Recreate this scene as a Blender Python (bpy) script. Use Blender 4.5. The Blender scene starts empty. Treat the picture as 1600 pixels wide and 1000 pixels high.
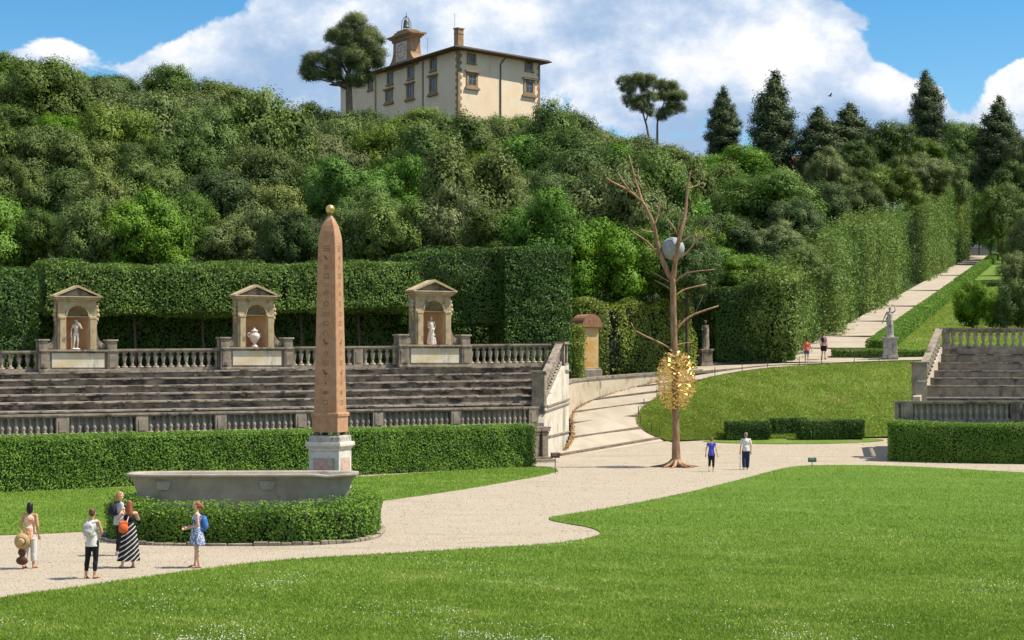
import bpy, bmesh, math, random
import numpy as np
from mathutils import Vector, Matrix, noise as mnoise

sc = bpy.context.scene
COL = sc.collection
R = math.radians
rng = np.random.default_rng(7)
random.seed(7)

# ------------------------------------------------------------------ camera
F = 2700.0          # focal length in photograph pixels (1600 wide)
HOR = 563.0         # horizon row
CH = 5.15           # camera height above the lower garden
cam = bpy.data.cameras.new("camera")
cam.sensor_width = 36.0
cam.lens = F / 1600.0 * 36.0
cam.shift_y = (HOR - 500.0) / 1600.0
cam.clip_start = 0.5
cam.clip_end = 6000
camo = bpy.data.objects.new("camera", cam)
camo.location = (0, 0, CH)
camo.rotation_euler = (R(90), 0, 0)
COL.objects.link(camo)
sc.camera = camo

# ------------------------------------------------------------------ sun, sky, exposure
SUN_EL, SUN_AZ = 58.0, 90.0            # azimuth clockwise from +Y (seen from above)
sd = Vector((math.sin(R(SUN_AZ)) * math.cos(R(SUN_EL)), math.cos(R(SUN_AZ)) * math.cos(R(SUN_EL)), math.sin(R(SUN_EL))))
sun = bpy.data.lights.new("sun", 'SUN')
sun.energy = 4.4
sun.angle = R(0.5)
sun.color = (1.0, 0.92, 0.79)
suno = bpy.data.objects.new("sun", sun)
suno.rotation_euler = sd.to_track_quat('Z', 'Y').to_euler()
COL.objects.link(suno)
sc.view_settings.view_transform = 'Standard'
sc.view_settings.look = 'None'
sc.view_settings.exposure = 0.74
sc.view_settings.gamma = 1.0
sc.render.engine = 'CYCLES'
sc.cycles.max_bounces = 5
sc.cycles.diffuse_bounces = 3
sc.cycles.glossy_bounces = 2
sc.cycles.transmission_bounces = 3
sc.cycles.transparent_max_bounces = 4
sc.cycles.use_denoising = True

world = bpy.data.worlds.new("World")
sc.world = world
world.use_nodes = True
wn, wl = world.node_tree.nodes, world.node_tree.links
wn.clear()


def wnode(t, **kw):
    n = wn.new(t)
    for k, v in kw.items():
        setattr(n, k, v)
    return n


def wmath(op, a, b=None, c=None, clamp=False):
    n = wnode('ShaderNodeMath', operation=op, use_clamp=clamp)
    for i, v in enumerate((a, b, c)):
        if v is None:
            continue
        if isinstance(v, (int, float)):
            n.inputs[i].default_value = v
        else:
            wl.new(v, n.inputs[i])
    return n.outputs[0]


def wsmooth(v, lo, hi, t0=0.0, t1=1.0):
    n = wnode('ShaderNodeMapRange', interpolation_type='SMOOTHSTEP')
    wl.new(v, n.inputs['Value'])
    for k, x in zip(('From Min', 'From Max', 'To Min', 'To Max'), (lo, hi, t0, t1)):
        n.inputs[k].default_value = x
    return n.outputs[0]


def skydir(px, py):
    return Vector(((px - 800) / F, 1, (HOR - py) / F)).normalized()


tc = wnode('ShaderNodeTexCoord')
DIRV = tc.outputs['Generated']


def wblob(px, py, rx, ry, w):
    c = skydir(px, py)
    s = wnode('ShaderNodeVectorMath', operation='SUBTRACT')
    wl.new(DIRV, s.inputs[0])
    s.inputs[1].default_value = c
    m = wnode('ShaderNodeVectorMath', operation='MULTIPLY')
    wl.new(s.outputs[0], m.inputs[0])
    m.inputs[1].default_value = (F / rx, F / rx, F / ry)
    l = wnode('ShaderNodeVectorMath', operation='LENGTH')
    wl.new(m.outputs[0], l.inputs[0])
    return wsmooth(l.outputs['Value'], 0.0, 1.35, w, 0.0)


def wnoise(scale, detail, rough, off=(0, 0, 0), stretch=(1, 1, 1.5), dist=0.0):
    mp = wnode('ShaderNodeMapping')
    mp.inputs['Location'].default_value = off
    mp.inputs['Scale'].default_value = stretch
    wl.new(DIRV, mp.inputs[0])
    n = wnode('ShaderNodeTexNoise')
    wl.new(mp.outputs[0], n.inputs['Vector'])
    n.inputs['Scale'].default_value = scale
    n.inputs['Detail'].default_value = detail
    n.inputs['Roughness'].default_value = rough
    n.inputs['Distortion'].default_value = dist
    return n.outputs['Fac']


def wsum(*v):
    a = v[0]
    for b in v[1:]:
        a = wmath('ADD', a, b)
    return a


sky = wnode('ShaderNodeTexSky', sky_type='NISHITA')
sky.sun_disc = False
sky.sun_elevation = R(SUN_EL)
sky.sun_rotation = R(SUN_AZ)
sky.air_density = 1.1
sky.dust_density = 0.0
sky.ozone_density = 3.0
bg_sky = wnode('ShaderNodeBackground')
hsv = wnode('ShaderNodeHueSaturation')
hsv.inputs['Saturation'].default_value = 1.45
wl.new(sky.outputs[0], hsv.inputs['Color'])
wl.new(hsv.outputs[0], bg_sky.inputs['Color'])
bg_sky.inputs['Strength'].default_value = 0.084

n1 = wnoise(13, 12, 0.60, (3.1, 0.4, 0.7), dist=0.25)
cov = wsum(wmath('MULTIPLY', wmath('SUBTRACT', n1, 0.5), 2.6), 0.42,
           wblob(150, 20, 250, 100, -1.1), wblob(95, 85, 95, 45, 1.05), wblob(30, 10, 60, 14, 0.4),
           wblob(1480, 20, 140, 120, -1.2), wblob(1350, -40, 100, 70, -0.6), wblob(1600, 130, 75, 70, 0.9),
           wblob(1420, 170, 150, 75, 0.75), wblob(1250, 60, 160, 120, 0.9), wblob(300, 90, 120, 70, 0.7),
           wblob(640, 20, 300, 130, 0.7), wblob(430, 70, 130, 90, 0.9), wblob(480, 150, 90, 60, 0.9), wblob(240, 110, 70, 40, 0.5), wblob(1000, 90, 260, 160, 0.6), wblob(1500, 150, 45, 45, -0.3))
mask = wsmooth(cov, 0.40, 0.58)
n2 = wnoise(7, 8, 0.6, (1.7, 5.2, 2.0), (1, 1, 1.8))
n3 = wnoise(24, 8, 0.6, (4.7, 1.2, 3.0), (1, 1, 1.3))
lit = wsum(wmath('MULTIPLY', wmath('SUBTRACT', n2, 0.5), 2.4), wmath('MULTIPLY', wmath('SUBTRACT', n3, 0.5), 1.9), 0.44,
           wblob(1230, 70, 190, 95, 0.6), wblob(1440, 130, 110, 60, 0.55), wblob(280, 75, 90, 45, 0.5), wblob(90, 78, 60, 30, 0.5),
           wblob(760, 15, 150, 60, 0.55), wblob(1240, 210, 300, 60, -0.7), wblob(920, 140, 160, 90, -0.35),
           wblob(400, 130, 150, 60, -0.15), wblob(1590, 110, 60, 60, 0.4))
sepz = wnode('ShaderNodeSeparateXYZ')
wl.new(DIRV, sepz.inputs[0])
lit = wmath('ADD', lit, wsmooth(sepz.outputs['Z'], 0.24, 0.5, 0.0, 0.9))
litf = wsmooth(lit, 0.0, 1.15)
cc = wnode('ShaderNodeValToRGB')
wl.new(litf, cc.inputs[0])
cr = cc.color_ramp
cr.elements[0].position = 0.0
cr.elements[0].color = (0.33, 0.47, 0.68, 1)
cr.elements[1].position = 1.0
cr.elements[1].color = (1.0, 0.985, 0.96, 1)
e = cr.elements.new(0.5)
e.color = (0.60, 0.69, 0.83, 1)
bg_c = wnode('ShaderNodeBackground')
wl.new(cc.outputs[0], bg_c.inputs['Color'])
bg_c.inputs['Strength'].default_value = 0.68
mixw = wnode('ShaderNodeMixShader')
wl.new(mask, mixw.inputs[0])
wl.new(bg_sky.outputs[0], mixw.inputs[1])
wl.new(bg_c.outputs[0], mixw.inputs[2])
wo = wnode('ShaderNodeOutputWorld')
wl.new(mixw.outputs[0], wo.inputs['Surface'])

# ------------------------------------------------------------------ basic helpers


def P(px, py, Y):
    return Vector(((px - 800) * Y / F, Y, CH - (py - HOR) * Y / F))


def WX(px, Y):
    return (px - 800) * Y / F


def ground_z(x, y):
    return max(0.0, 0.04 * (y - 84.0))


def G(px, py):
    """point of the lower garden's ground seen at that pixel"""
    k = (py - HOR) / F
    Y = CH / k
    if Y > 84:
        Y = (CH + 0.04 * 84) / (k + 0.04)
    return Vector(((px - 800) * Y / F, Y, ground_z(0, Y)))


def smooth01(t):
    t = min(1.0, max(0.0, t))
    return t * t * (3 - 2 * t)


def tag(o, label=None, cat=None, group=None, kind=None):
    if label: o['label'] = label
    if cat: o['category'] = cat
    if group: o['group'] = group
    if kind: o['kind'] = kind
    return o


def empty(name, loc, label=None, cat=None, group=None, rz=0.0):
    o = bpy.data.objects.new(name, None)
    COL.objects.link(o)
    o.location = loc
    o.rotation_euler = (0, 0, rz)
    o.empty_display_size = 0.3
    return tag(o, label, cat, group)


def link_mesh(name, me, mats, parent=None, smooth=False):
    for m in (mats if isinstance(mats, (list, tuple)) else [mats]):
        if m is not None: me.materials.append(m)
    o = bpy.data.objects.new(name, me)
    COL.objects.link(o)
    if parent is not None:
        o.parent = parent
    if smooth:
        me.polygons.foreach_set('use_smooth', np.ones(len(me.polygons), dtype=bool))
    return o


class MB:
    """collects shapes; build() links them as one mesh object"""

    def __init__(s):
        s.v, s.f, s.m = [], [], []

    def add(s, vs, fs, mi=0):
        b = len(s.v)
        s.v += [tuple(v) for v in vs]
        for f in fs:
            s.f.append(tuple(b + i for i in f))
            s.m.append(mi)
        return s

    def box(s, c, size, rz=0.0, mi=0, bev=0.0, taper=1.0):
        hx, hy, hz = size[0] / 2, size[1] / 2, size[2] / 2
        b = min(bev, hx * .45, hy * .45, hz * .45)
        cr_, sr_ = math.cos(rz), math.sin(rz)

        def T(x, y, z):
            return (c[0] + x * cr_ - y * sr_, c[1] + x * sr_ + y * cr_, c[2] + z)
        if b <= 0:
            vs = []
            for z, k in ((-hz, 1.0), (hz, taper)):
                for x, y in ((-hx, -hy), (hx, -hy), (hx, hy), (-hx, hy)):
                    vs.append(T(x * k, y * k, z))
            return s.add(vs, [(3, 2, 1, 0), (4, 5, 6, 7), (0, 1, 5, 4), (1, 2, 6, 5), (2, 3, 7, 6), (3, 0, 4, 7)], mi)
        rings = []
        for z, ins, k in ((-hz, b, 1.0), (-hz + b, 0, 1.0), (hz - b, 0, taper), (hz, b, taper)):
            x, y = (hx) * k - ins, (hy) * k - ins
            e_ = b * .7 if ins == 0 else 0
            ring = []
            for sx, sy, first in ((-1, -1, 0), (1, -1, 1), (1, 1, 0), (-1, 1, 1)):
                a = (sx * (x), sy * (y - e_))
                d = (sx * (x - e_), sy * (y))
                ring += ([a, d] if not first else [d, a])
            rings.append([T(p[0], p[1], z) for p in ring])
        vs = [p for r_ in rings for p in r_]
        fs = [tuple(range(7, -1, -1)), tuple(range(24, 32))]
        for k in range(3):
            for i in range(8):
                j = (i + 1) % 8
                fs.append((k * 8 + i, k * 8 + j, k * 8 + 8 + j, k * 8 + 8 + i))
        return s.add(vs, fs, mi)

    def beam(s, a, b, w, h, mi=0, za=0.0):
        """box from a to b (bottom centre line), width w horizontally, height h up"""
        a, b = Vector(a), Vector(b)
        d = (b - a); d.z = 0
        n = Vector((-d.y, d.x, 0)).normalized() * (w / 2)
        up = Vector((0, 0, h))
        vs = [a - n, b - n, b + n, a + n, a - n + up, b - n + up, b + n + up, a + n + up]
        return s.add(vs, [(3, 2, 1, 0), (4, 5, 6, 7), (0, 1, 5, 4), (1, 2, 6, 5), (2, 3, 7, 6), (3, 0, 4, 7)], mi)

    def tube(s, pts, rad, n=8, mi=0, cap=True):
        pts = [Vector(p) for p in pts]
        if isinstance(rad, (int, float)): rad = [rad] * len(pts)
        rings = []
        ref = None
        for i, p in enumerate(pts):
            d = (pts[min(i + 1, len(pts) - 1)] - pts[max(i - 1, 0)]).normalized()
            if ref is None:
                ref = d.orthogonal().normalized()
            ref = (ref - d * ref.dot(d))
            ref = ref.normalized() if ref.length > 1e-6 else d.orthogonal().normalized()
            bn = d.cross(ref)
            rings.append([p + (ref * math.cos(2 * math.pi * k / n) + bn * math.sin(2 * math.pi * k / n)) * rad[i] for k in range(n)])
        vs = [q for r_ in rings for q in r_]
        fs = []
        for i in range(len(pts) - 1):
            for k in range(n):
                j = (k + 1) % n
                fs.append((i * n + k, i * n + j, (i + 1) * n + j, (i + 1) * n + k))
        if cap:
            fs.append(tuple(range(n - 1, -1, -1)))
            fs.append(tuple(range((len(pts) - 1) * n, len(pts) * n)))
        return s.add(vs, fs, mi)

    def lathe(s, prof, c=(0, 0, 0), n=16, mi=0, sx=1.0, sy=1.0, cap=True):
        vs, fs = [], []
        for r_, z in prof:
            for k in range(n):
                a = 2 * math.pi * k / n
                vs.append((c[0] + r_ * math.cos(a) * sx, c[1] + r_ * math.sin(a) * sy, c[2] + z))
        for i in range(len(prof) - 1):
            for k in range(n):
                j = (k + 1) % n
                fs.append((i * n + k, i * n + j, (i + 1) * n + j, (i + 1) * n + k))
        if cap:
            fs.append(tuple(range(n - 1, -1, -1)))
            fs.append(tuple(range((len(prof) - 1) * n, len(prof) * n)))
        return s.add(vs, fs, mi)

    def prism(s, poly, z0, z1, mi=0):
        n = len(poly)
        vs = [(p[0], p[1], z0) for p in poly] + [(p[0], p[1], z1) for p in poly]
        fs = [tuple(range(n - 1, -1, -1)), tuple(range(n, 2 * n))]
        for i in range(n):
            j = (i + 1) % n
            fs.append((i, j, n + j, n + i))
        return s.add(vs, fs, mi)

    def slab(s, poly, y0, y1, mi=0):
        """polygon in x-z extruded along y (poly counter-clockwise seen from -y)"""
        n = len(poly)
        vs = [(p[0], y0, p[1]) for p in poly] + [(p[0], y1, p[1]) for p in poly]
        fs = [tuple(range(n)), tuple(range(2 * n - 1, n - 1, -1))]
        for i in range(n):
            j = (i + 1) % n
            fs.append((j, i, n + i, n + j))
        return s.add(vs, fs, mi)

    def ellipsoid(s, c, r_, n=12, m=8, mi=0, rot=None):
        vs, fs = [], []
        for i in range(m + 1):
            t = math.pi * i / m
            for k in range(n):
                a = 2 * math.pi * k / n
                v = Vector((math.sin(t) * math.cos(a) * r_[0], math.sin(t) * math.sin(a) * r_[1], math.cos(t) * r_[2]))
                if rot is not None: v = rot @ v
                vs.append((c[0] + v.x, c[1] + v.y, c[2] + v.z))
        for i in range(m):
            for k in range(n):
                j = (k + 1) % n
                fs.append((i * n + k, (i + 1) * n + k, (i + 1) * n + j, i * n + j))
        return s.add(vs, fs, mi)

    def cone(s, a, b, ra, rb, n=10, mi=0):
        """capsule-like cone with round ends"""
        a, b = Vector(a), Vector(b)
        s.tube([a, b], [ra, rb], n, mi)
        s.ellipsoid(a, (ra,) * 3, n, 6, mi)
        s.ellipsoid(b, (rb,) * 3, n, 6, mi)
        return s

    def mesh(s, name, origin=(0, 0, 0)):
        me = bpy.data.meshes.new(name)
        o = origin
        me.from_pydata([(v[0] - o[0], v[1] - o[1], v[2] - o[2]) for v in s.v], [], s.f)
        me.polygons.foreach_set('material_index', np.array(s.m, dtype=np.int32))
        me.update()
        return me

    def build(s, name, mats, parent=None, origin=None, smooth=False, keep=False):
        """world coordinates in; parent roots are unrotated so subtract their location"""
        if origin is None:
            origin = (0, 0, 0)
            if parent is not None and not keep:
                origin = tuple(parent.location)
        me = s.mesh(name, origin)
        o = link_mesh(name, me, mats, parent, smooth)
        if parent is None and origin != (0, 0, 0):
            o.location = origin
        return o

    def remesh(s, name, mats, voxel, parent=None, smooth_it=4):
        me = s.mesh(name)
        t = bpy.data.objects.new(name, me)
        COL.objects.link(t)
        md = t.modifiers.new('r', 'REMESH')
        md.mode = 'VOXEL'
        md.voxel_size = voxel
        md.use_smooth_shade = True
        if smooth_it:
            m2 = t.modifiers.new('s', 'SMOOTH')
            m2.iterations = smooth_it
            m2.factor = 0.5
        dg = bpy.context.evaluated_depsgraph_get()
        me2 = bpy.data.meshes.new_from_object(t.evaluated_get(dg))
        bpy.data.objects.remove(t)
        me2.materials.clear()
        return link_mesh(name, me2, mats, parent, True)


def quads_mesh(name, V4, rnd=None, tri=False):
    k = 3 if tri else 4
    n = V4.shape[0]
    me = bpy.data.meshes.new(name)
    me.vertices.add(n * k)
    me.vertices.foreach_set('co', V4.reshape(-1).astype(np.float32))
    me.loops.add(n * k)
    me.loops.foreach_set('vertex_index', np.arange(n * k, dtype=np.int32))
    me.polygons.add(n)
    me.polygons.foreach_set('loop_start', np.arange(0, n * k, k, dtype=np.int32))
    if rnd is not None:
        at = me.attributes.new('rnd', 'FLOAT', 'FACE')
        at.data.foreach_set('value', rnd.astype(np.float32))
    me.update(calc_edges=True)
    return me


# ------------------------------------------------------------------ materials
def mat(name, c1, c2=None, scale=3.0, rough=0.85, bump=0.0, bscale=40.0, metal=0.0, stain=None, stretch=(1, 1, 1), spec=0.3, detail=5,
        mid=(0.35, 0.65), bdist=0.02, objrand=0.0, extra=None):
    m = bpy.data.materials.new(name)
    m.use_nodes = True
    nt = m.node_tree
    nd, lk = nt.nodes, nt.links
    b = nd['Principled BSDF']
    b.inputs['Roughness'].default_value = rough
    b.inputs['Metallic'].default_value = metal
    b.inputs['Specular IOR Level'].default_value = spec
    t = nd.new('ShaderNodeTexCoord')
    mp = nd.new('ShaderNodeMapping')
    mp.inputs['Scale'].default_value = stretch
    lk.new(t.outputs['Object'], mp.inputs[0])

    def nz(sc_, det=detail, rg=0.6, vec=None):
        n = nd.new('ShaderNodeTexNoise')
        n.inputs['Scale'].default_value = sc_
        n.inputs['Detail'].default_value = det
        n.inputs['Roughness'].default_value = rg
        lk.new((vec or mp.outputs[0]), n.inputs['Vector'])
        return n.outputs['Fac']

    def mr(v, a, b_):
        n = nd.new('ShaderNodeMapRange')
        n.interpolation_type = 'SMOOTHSTEP'
        lk.new(v, n.inputs['Value'])
        n.inputs['From Min'].default_value = a
        n.inputs['From Max'].default_value = b_
        return n.outputs[0]

    def mix(f, a, b_):
        n = nd.new('ShaderNodeMix')
        n.data_type = 'RGBA'
        if isinstance(f, float): n.inputs[0].default_value = f
        else: lk.new(f, n.inputs[0])
        for s_, v in ((n.inputs[6], a), (n.inputs[7], b_)):
            if isinstance(v, tuple): s_.default_value = (*v, 1)
            else: lk.new(v, s_)
        return n.outputs[2]
    col = c1
    if c2 is not None:
        col = mix(mr(nz(scale), *mid), c1, c2)
    for st in (stain or []):
        sc_, lo, hi, cs, strv = st
        mp2 = nd.new('ShaderNodeMapping')
        mp2.inputs['Scale'].default_value = strv
        mp2.inputs['Location'].default_value = (sc_ * 3.3, 1.7, sc_)
        lk.new(t.outputs['Object'], mp2.inputs[0])
        col = mix(mr(nz(sc_, 8, 0.65, mp2.outputs[0]), lo, hi), col, cs)
    if extra:
        col = extra(nd, lk, col, mix, mr, nz, t)
    if objrand and not isinstance(col, tuple):
        oi = nd.new('ShaderNodeObjectInfo')
        hs = nd.new('ShaderNodeHueSaturation')
        lk.new(col, hs.inputs['Color'])
        n = nd.new('ShaderNodeMapRange')
        lk.new(oi.outputs['Random'], n.inputs['Value'])
        n.inputs['To Min'].default_value = 1 - objrand
        n.inputs['To Max'].default_value = 1 + objrand
        lk.new(n.outputs[0], hs.inputs['Value'])
        col = hs.outputs[0]
    if isinstance(col, tuple): b.inputs['Base Color'].default_value = (*col, 1)
    else: lk.new(col, b.inputs['Base Color'])
    if bump:
        bn = nd.new('ShaderNodeBump')
        bn.inputs['Strength'].default_value = bump
        bn.inputs['Distance'].default_value = bdist
        lk.new(nz(bscale, 6), bn.inputs['Height'])
        lk.new(bn.outputs[0], b.inputs['Normal'])
    return m


def leafmat(name, dark, light, yellow=None, trans=0.22, nscale=0.35, rough=0.55, objvar=0.0):
    soft = 0.36 if objvar or name in ('cypress_foliage', 'pine_needles') else 0.2
    dark = tuple(d_ + (l_ - d_) * soft for d_, l_ in zip(dark, light))
    if yellow: yellow = tuple(y_ + (l_ - y_) * .4 for y_, l_ in zip(yellow, light))
    m = bpy.data.materials.new(name)
    m.use_nodes = True
    nt = m.node_tree
    nd, lk = nt.nodes, nt.links
    b = nd['Principled BSDF']
    out = nd['Material Output']
    b.inputs['Roughness'].default_value = rough
    b.inputs['Specular IOR Level'].default_value = 0.14
    at = nd.new('ShaderNodeAttribute')
    at.attribute_name = 'rnd'
    t = nd.new('ShaderNodeTexCoord')
    g = nd.new('ShaderNodeNewGeometry')
    n = nd.new('ShaderNodeTexNoise')
    n.inputs['Scale'].default_value = nscale
    n.inputs['Detail'].default_value = 4
    lk.new(g.outputs['Position'], n.inputs['Vector'])
    ad = nd.new('ShaderNodeMath'); ad.operation = 'MULTIPLY_ADD'
    lk.new(n.outputs['Fac'], ad.inputs[0]); ad.inputs[1].default_value = 1.6; ad.inputs[2].default_value = -0.8
    a2 = nd.new('ShaderNodeMath'); a2.operation = 'ADD'; a2.use_clamp = True
    lk.new(at.outputs['Fac'], a2.inputs[0]); lk.new(ad.outputs[0], a2.inputs[1])
    r_ = nd.new('ShaderNodeValToRGB')
    lk.new(a2.outputs[0], r_.inputs[0])
    r_.color_ramp.elements[0].color = (*dark, 1)
    r_.color_ramp.elements[1].color = (*light, 1)
    r_.color_ramp.elements[1].position = 0.9
    if yellow:
        e_ = r_.color_ramp.elements.new(1.0)
        e_.color = (*yellow, 1)
    col = r_.outputs[0]
    if objvar:
        oi = nd.new('ShaderNodeObjectInfo')
        hs = nd.new('ShaderNodeHueSaturation')
        lk.new(col, hs.inputs['Color'])
        for sock, lo, hi, mul in (('Value', 1 - objvar, 1 + objvar * 1.3, 1.0), ('Hue', 0.482, 0.506, 7.13), ('Saturation', 0.93, 1.15, 13.7)):
            fr = nd.new('ShaderNodeMath'); fr.operation = 'MULTIPLY'
            lk.new(oi.outputs['Random'], fr.inputs[0]); fr.inputs[1].default_value = mul
            f2 = nd.new('ShaderNodeMath'); f2.operation = 'FRACT'
            lk.new(fr.outputs[0], f2.inputs[0])
            mr_ = nd.new('ShaderNodeMapRange')
            lk.new(f2.outputs[0], mr_.inputs['Value'])
            mr_.inputs['To Min'].default_value = lo; mr_.inputs['To Max'].default_value = hi
            lk.new(mr_.outputs[0], hs.inputs[sock])
        col = hs.outputs[0]
    lk.new(col, b.inputs['Base Color'])
    tr = nd.new('ShaderNodeBsdfTranslucent')
    lk.new(col, tr.inputs['Color'])
    mx = nd.new('ShaderNodeMixShader')
    mx.inputs[0].default_value = trans
    lk.new(b.outputs[0], mx.inputs[1])
    lk.new(tr.outputs[0], mx.inputs[2])
    lk.new(mx.outputs[0], out.inputs['Surface'])
    return m


SOOT = (0.035, 0.03, 0.026)
M = {}
M['seat'] = mat('weathered_seat_stone', (0.135, 0.112, 0.084), (0.28, 0.235, 0.18), 1.6, bump=0.5, bscale=14,
                stain=[(0.9, 0.46, 0.60, (0.042, 0.036, 0.031), (1, 1, 2.5)), (3.0, 0.56, 0.68, (0.33, 0.28, 0.22), (1, 1, 2)), (5, 0.60, 0.7, (0.03, 0.027, 0.022), (1, 1, 1))])
M['stone'] = mat('weathered_garden_stone', (0.20, 0.165, 0.125), (0.31, 0.265, 0.20), 2.2, bump=0.4, bscale=18,
                 stain=[(1.6, 0.52, 0.68, (0.07, 0.06, 0.05), (1, 1, .5)), (6, 0.6, 0.72, (0.045, 0.04, 0.033), (1, 1, 1))])
M['baluster'] = mat('baluster_stone', (0.26, 0.22, 0.175), (0.38, 0.33, 0.26), 4, bump=0.3, bscale=25,
                    stain=[(3, 0.52, 0.68, (0.08, 0.065, 0.05), (1, 1, .6))], objrand=0.2)
M['nosing'] = mat('worn_step_edge', (0.20, 0.165, 0.125), (0.34, 0.29, 0.23), 2, bump=0.3, stain=[(2.2, 0.5, 0.6, (0.06, 0.05, 0.04), (1, 1, 1))])
M['plaster'] = mat('old_plaster', (0.50, 0.45, 0.36), (0.62, 0.57, 0.48), 1.2, bump=0.25, bscale=12,
                   stain=[(0.9, 0.52, 0.66, (0.30, 0.26, 0.2), (1, 1, .35)), (2.4, 0.58, 0.7, (0.16, 0.13, 0.1), (1, 1, .25))])
M['ochre'] = mat('ochre_plaster', (0.46, 0.33, 0.16), (0.52, 0.45, 0.32), 1.6, bump=0.2, bscale=20,
                 stain=[(2.0, 0.52, 0.66, (0.24, 0.20, 0.15), (1, 1, .6))])
M['niche_stone'] = mat('niche_sandstone', (0.36, 0.27, 0.145), (0.46, 0.37, 0.23), 2.5, bump=0.3, bscale=25,
                       stain=[(2.5, 0.55, 0.7, (0.15, 0.13, 0.10), (1, 1, .6))])
M['niche_red'] = mat('niche_orange_plaster', (0.50, 0.27, 0.13), (0.54, 0.33, 0.18), 3)
M['panel'] = mat('stained_panel_plaster', (0.56, 0.46, 0.28), (0.62, 0.58, 0.47), 1.4,
                 stain=[(0.9, 0.50, 0.6, (0.28, 0.26, 0.21), (1, 1, .3)), (3, 0.60, 0.7, (0.14, 0.12, 0.09), (1, 1, .7))])
M['wallback'] = mat('pale_back_wall', (0.42, 0.36, 0.27), (0.50, 0.44, 0.34), 1.5, stain=[(1.2, 0.55, 0.7, (0.2, 0.16, 0.12), (1, 1, .4))])
M['marble'] = mat('pale_marble', (0.52, 0.475, 0.41), (0.64, 0.60, 0.53), 5, bump=0.15, bscale=30, rough=0.6,
                  stain=[(5, 0.6, 0.75, (0.33, 0.29, 0.24), (1, 1, .5))])
M['marble_grey'] = mat('weathered_grey_marble', (0.34, 0.31, 0.26), (0.48, 0.44, 0.38), 4, bump=0.2, bscale=30,
                       stain=[(4, 0.52, 0.68, (0.16, 0.145, 0.125), (1, 1, .5))])
M['granite_red'] = mat('rose_granite', (0.35, 0.19, 0.10), (0.44, 0.25, 0.14), 5, bump=0.25, bscale=60, rough=0.7,
                       stain=[(2.0, 0.55, 0.75, (0.38, 0.20, 0.125), (1, 1, .4)), (60, 0.58, 0.68, (0.62, 0.40, 0.28), (1, 1, 1)), (75, 0.62, 0.7, (0.16, 0.09, 0.07), (1, 1, 1))])
M['granite_dark'] = mat('carved_granite', (0.15, 0.08, 0.05), (0.21, 0.115, 0.07), 12)
M['granite_grey'] = mat('grey_granite_basin', (0.28, 0.24, 0.185), (0.36, 0.32, 0.26), 1.6, bump=0.3, bscale=70, rough=0.75,
                        stain=[(40, 0.55, 0.66, (0.5, 0.47, 0.42), (1, 1, 1)), (1.0, 0.56, 0.72, (0.17, 0.15, 0.125), (1, 1, .6)), (2.3, 0.66, 0.74, (0.35, 0.24, 0.13), (1, 1, 1))])
M['pink_panel'] = mat('pink_marble_panel', (0.48, 0.29, 0.22), (0.60, 0.42, 0.34), 9, rough=0.6)
M['gold'] = mat('gilded_bronze', (0.80, 0.53, 0.14), (0.90, 0.67, 0.26), 8, rough=0.32, metal=0.7, spec=.6)
M['goldball'] = mat('gilded_ball', (0.62, 0.42, 0.12), (0.70, 0.48, 0.16), 8, rough=0.35, metal=0.85)
M['bronze_bark'] = mat('brown_bronze_bark', (0.22, 0.122, 0.066), (0.36, 0.22, 0.125), 7, rough=0.55, bump=0.8, bscale=14, metal=0.25, stretch=(1, 1, .25), bdist=0.03)
M['boulder'] = mat('smooth_grey_boulder', (0.24, 0.25, 0.255), (0.33, 0.34, 0.35), 2.5, rough=0.7, bump=0.1)
M['bark'] = mat('brown_bark', (0.07, 0.05, 0.035), (0.13, 0.095, 0.07), 6, bump=0.6, bscale=12, stretch=(1, 1, .3))
M['pinebark'] = mat('pine_bark', (0.15, 0.10, 0.07), (0.22, 0.155, 0.11), 4, bump=0.6, bscale=8, stretch=(1, 1, .3))
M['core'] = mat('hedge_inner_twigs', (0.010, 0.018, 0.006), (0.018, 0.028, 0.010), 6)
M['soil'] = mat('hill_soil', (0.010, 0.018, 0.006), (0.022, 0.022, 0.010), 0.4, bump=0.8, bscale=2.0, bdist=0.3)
M['iron'] = mat('rusty_iron', (0.07, 0.045, 0.03), (0.12, 0.07, 0.045), 12, rough=0.7, metal=0.3)
M['darkiron'] = mat('dark_iron', (0.02, 0.02, 0.022), (0.035, 0.034, 0.033), 12, rough=0.6)
M['kerb'] = mat('step_kerb_stone', (0.13, 0.10, 0.07), (0.21, 0.165, 0.12), 3, bump=0.3)
M['villa_wall'] = mat('villa_cream_plaster', (0.76, 0.60, 0.40), (0.80, 0.66, 0.47), 0.25, bump=0.1, stain=[(0.15, 0.55, 0.75, (0.62, 0.48, 0.31), (1, 1, .4)), (0.5, 0.60, 0.72, (0.55, 0.44, 0.30), (1, 1, .15))])
M['villa_stone'] = mat('villa_brown_stone', (0.25, 0.16, 0.085), (0.34, 0.235, 0.135), 0.8, bump=0.4, bscale=3)
M['roof_tile'] = mat('terracotta_roof', (0.26, 0.155, 0.09), (0.36, 0.24, 0.15), 1.5, bump=0.6, bscale=5)
M['glass'] = mat('dark_window_glass', (0.035, 0.045, 0.06), (0.06, 0.07, 0.09), 2, rough=0.15, spec=0.6)
M['winframe'] = mat('window_paint', (0.26, 0.22, 0.18), rough=0.6)
M['clockface'] = mat('pale_clock_panel', (0.55, 0.45, 0.36), (0.62, 0.52, 0.42), 1.2)
M['lead'] = mat('dark_metal_pipe', (0.10, 0.09, 0.07), rough=0.5)
M['bell'] = mat('green_bronze_bell', (0.10, 0.11, 0.075), (0.16, 0.16, 0.11), 3, rough=0.5, metal=0.5)


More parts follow.
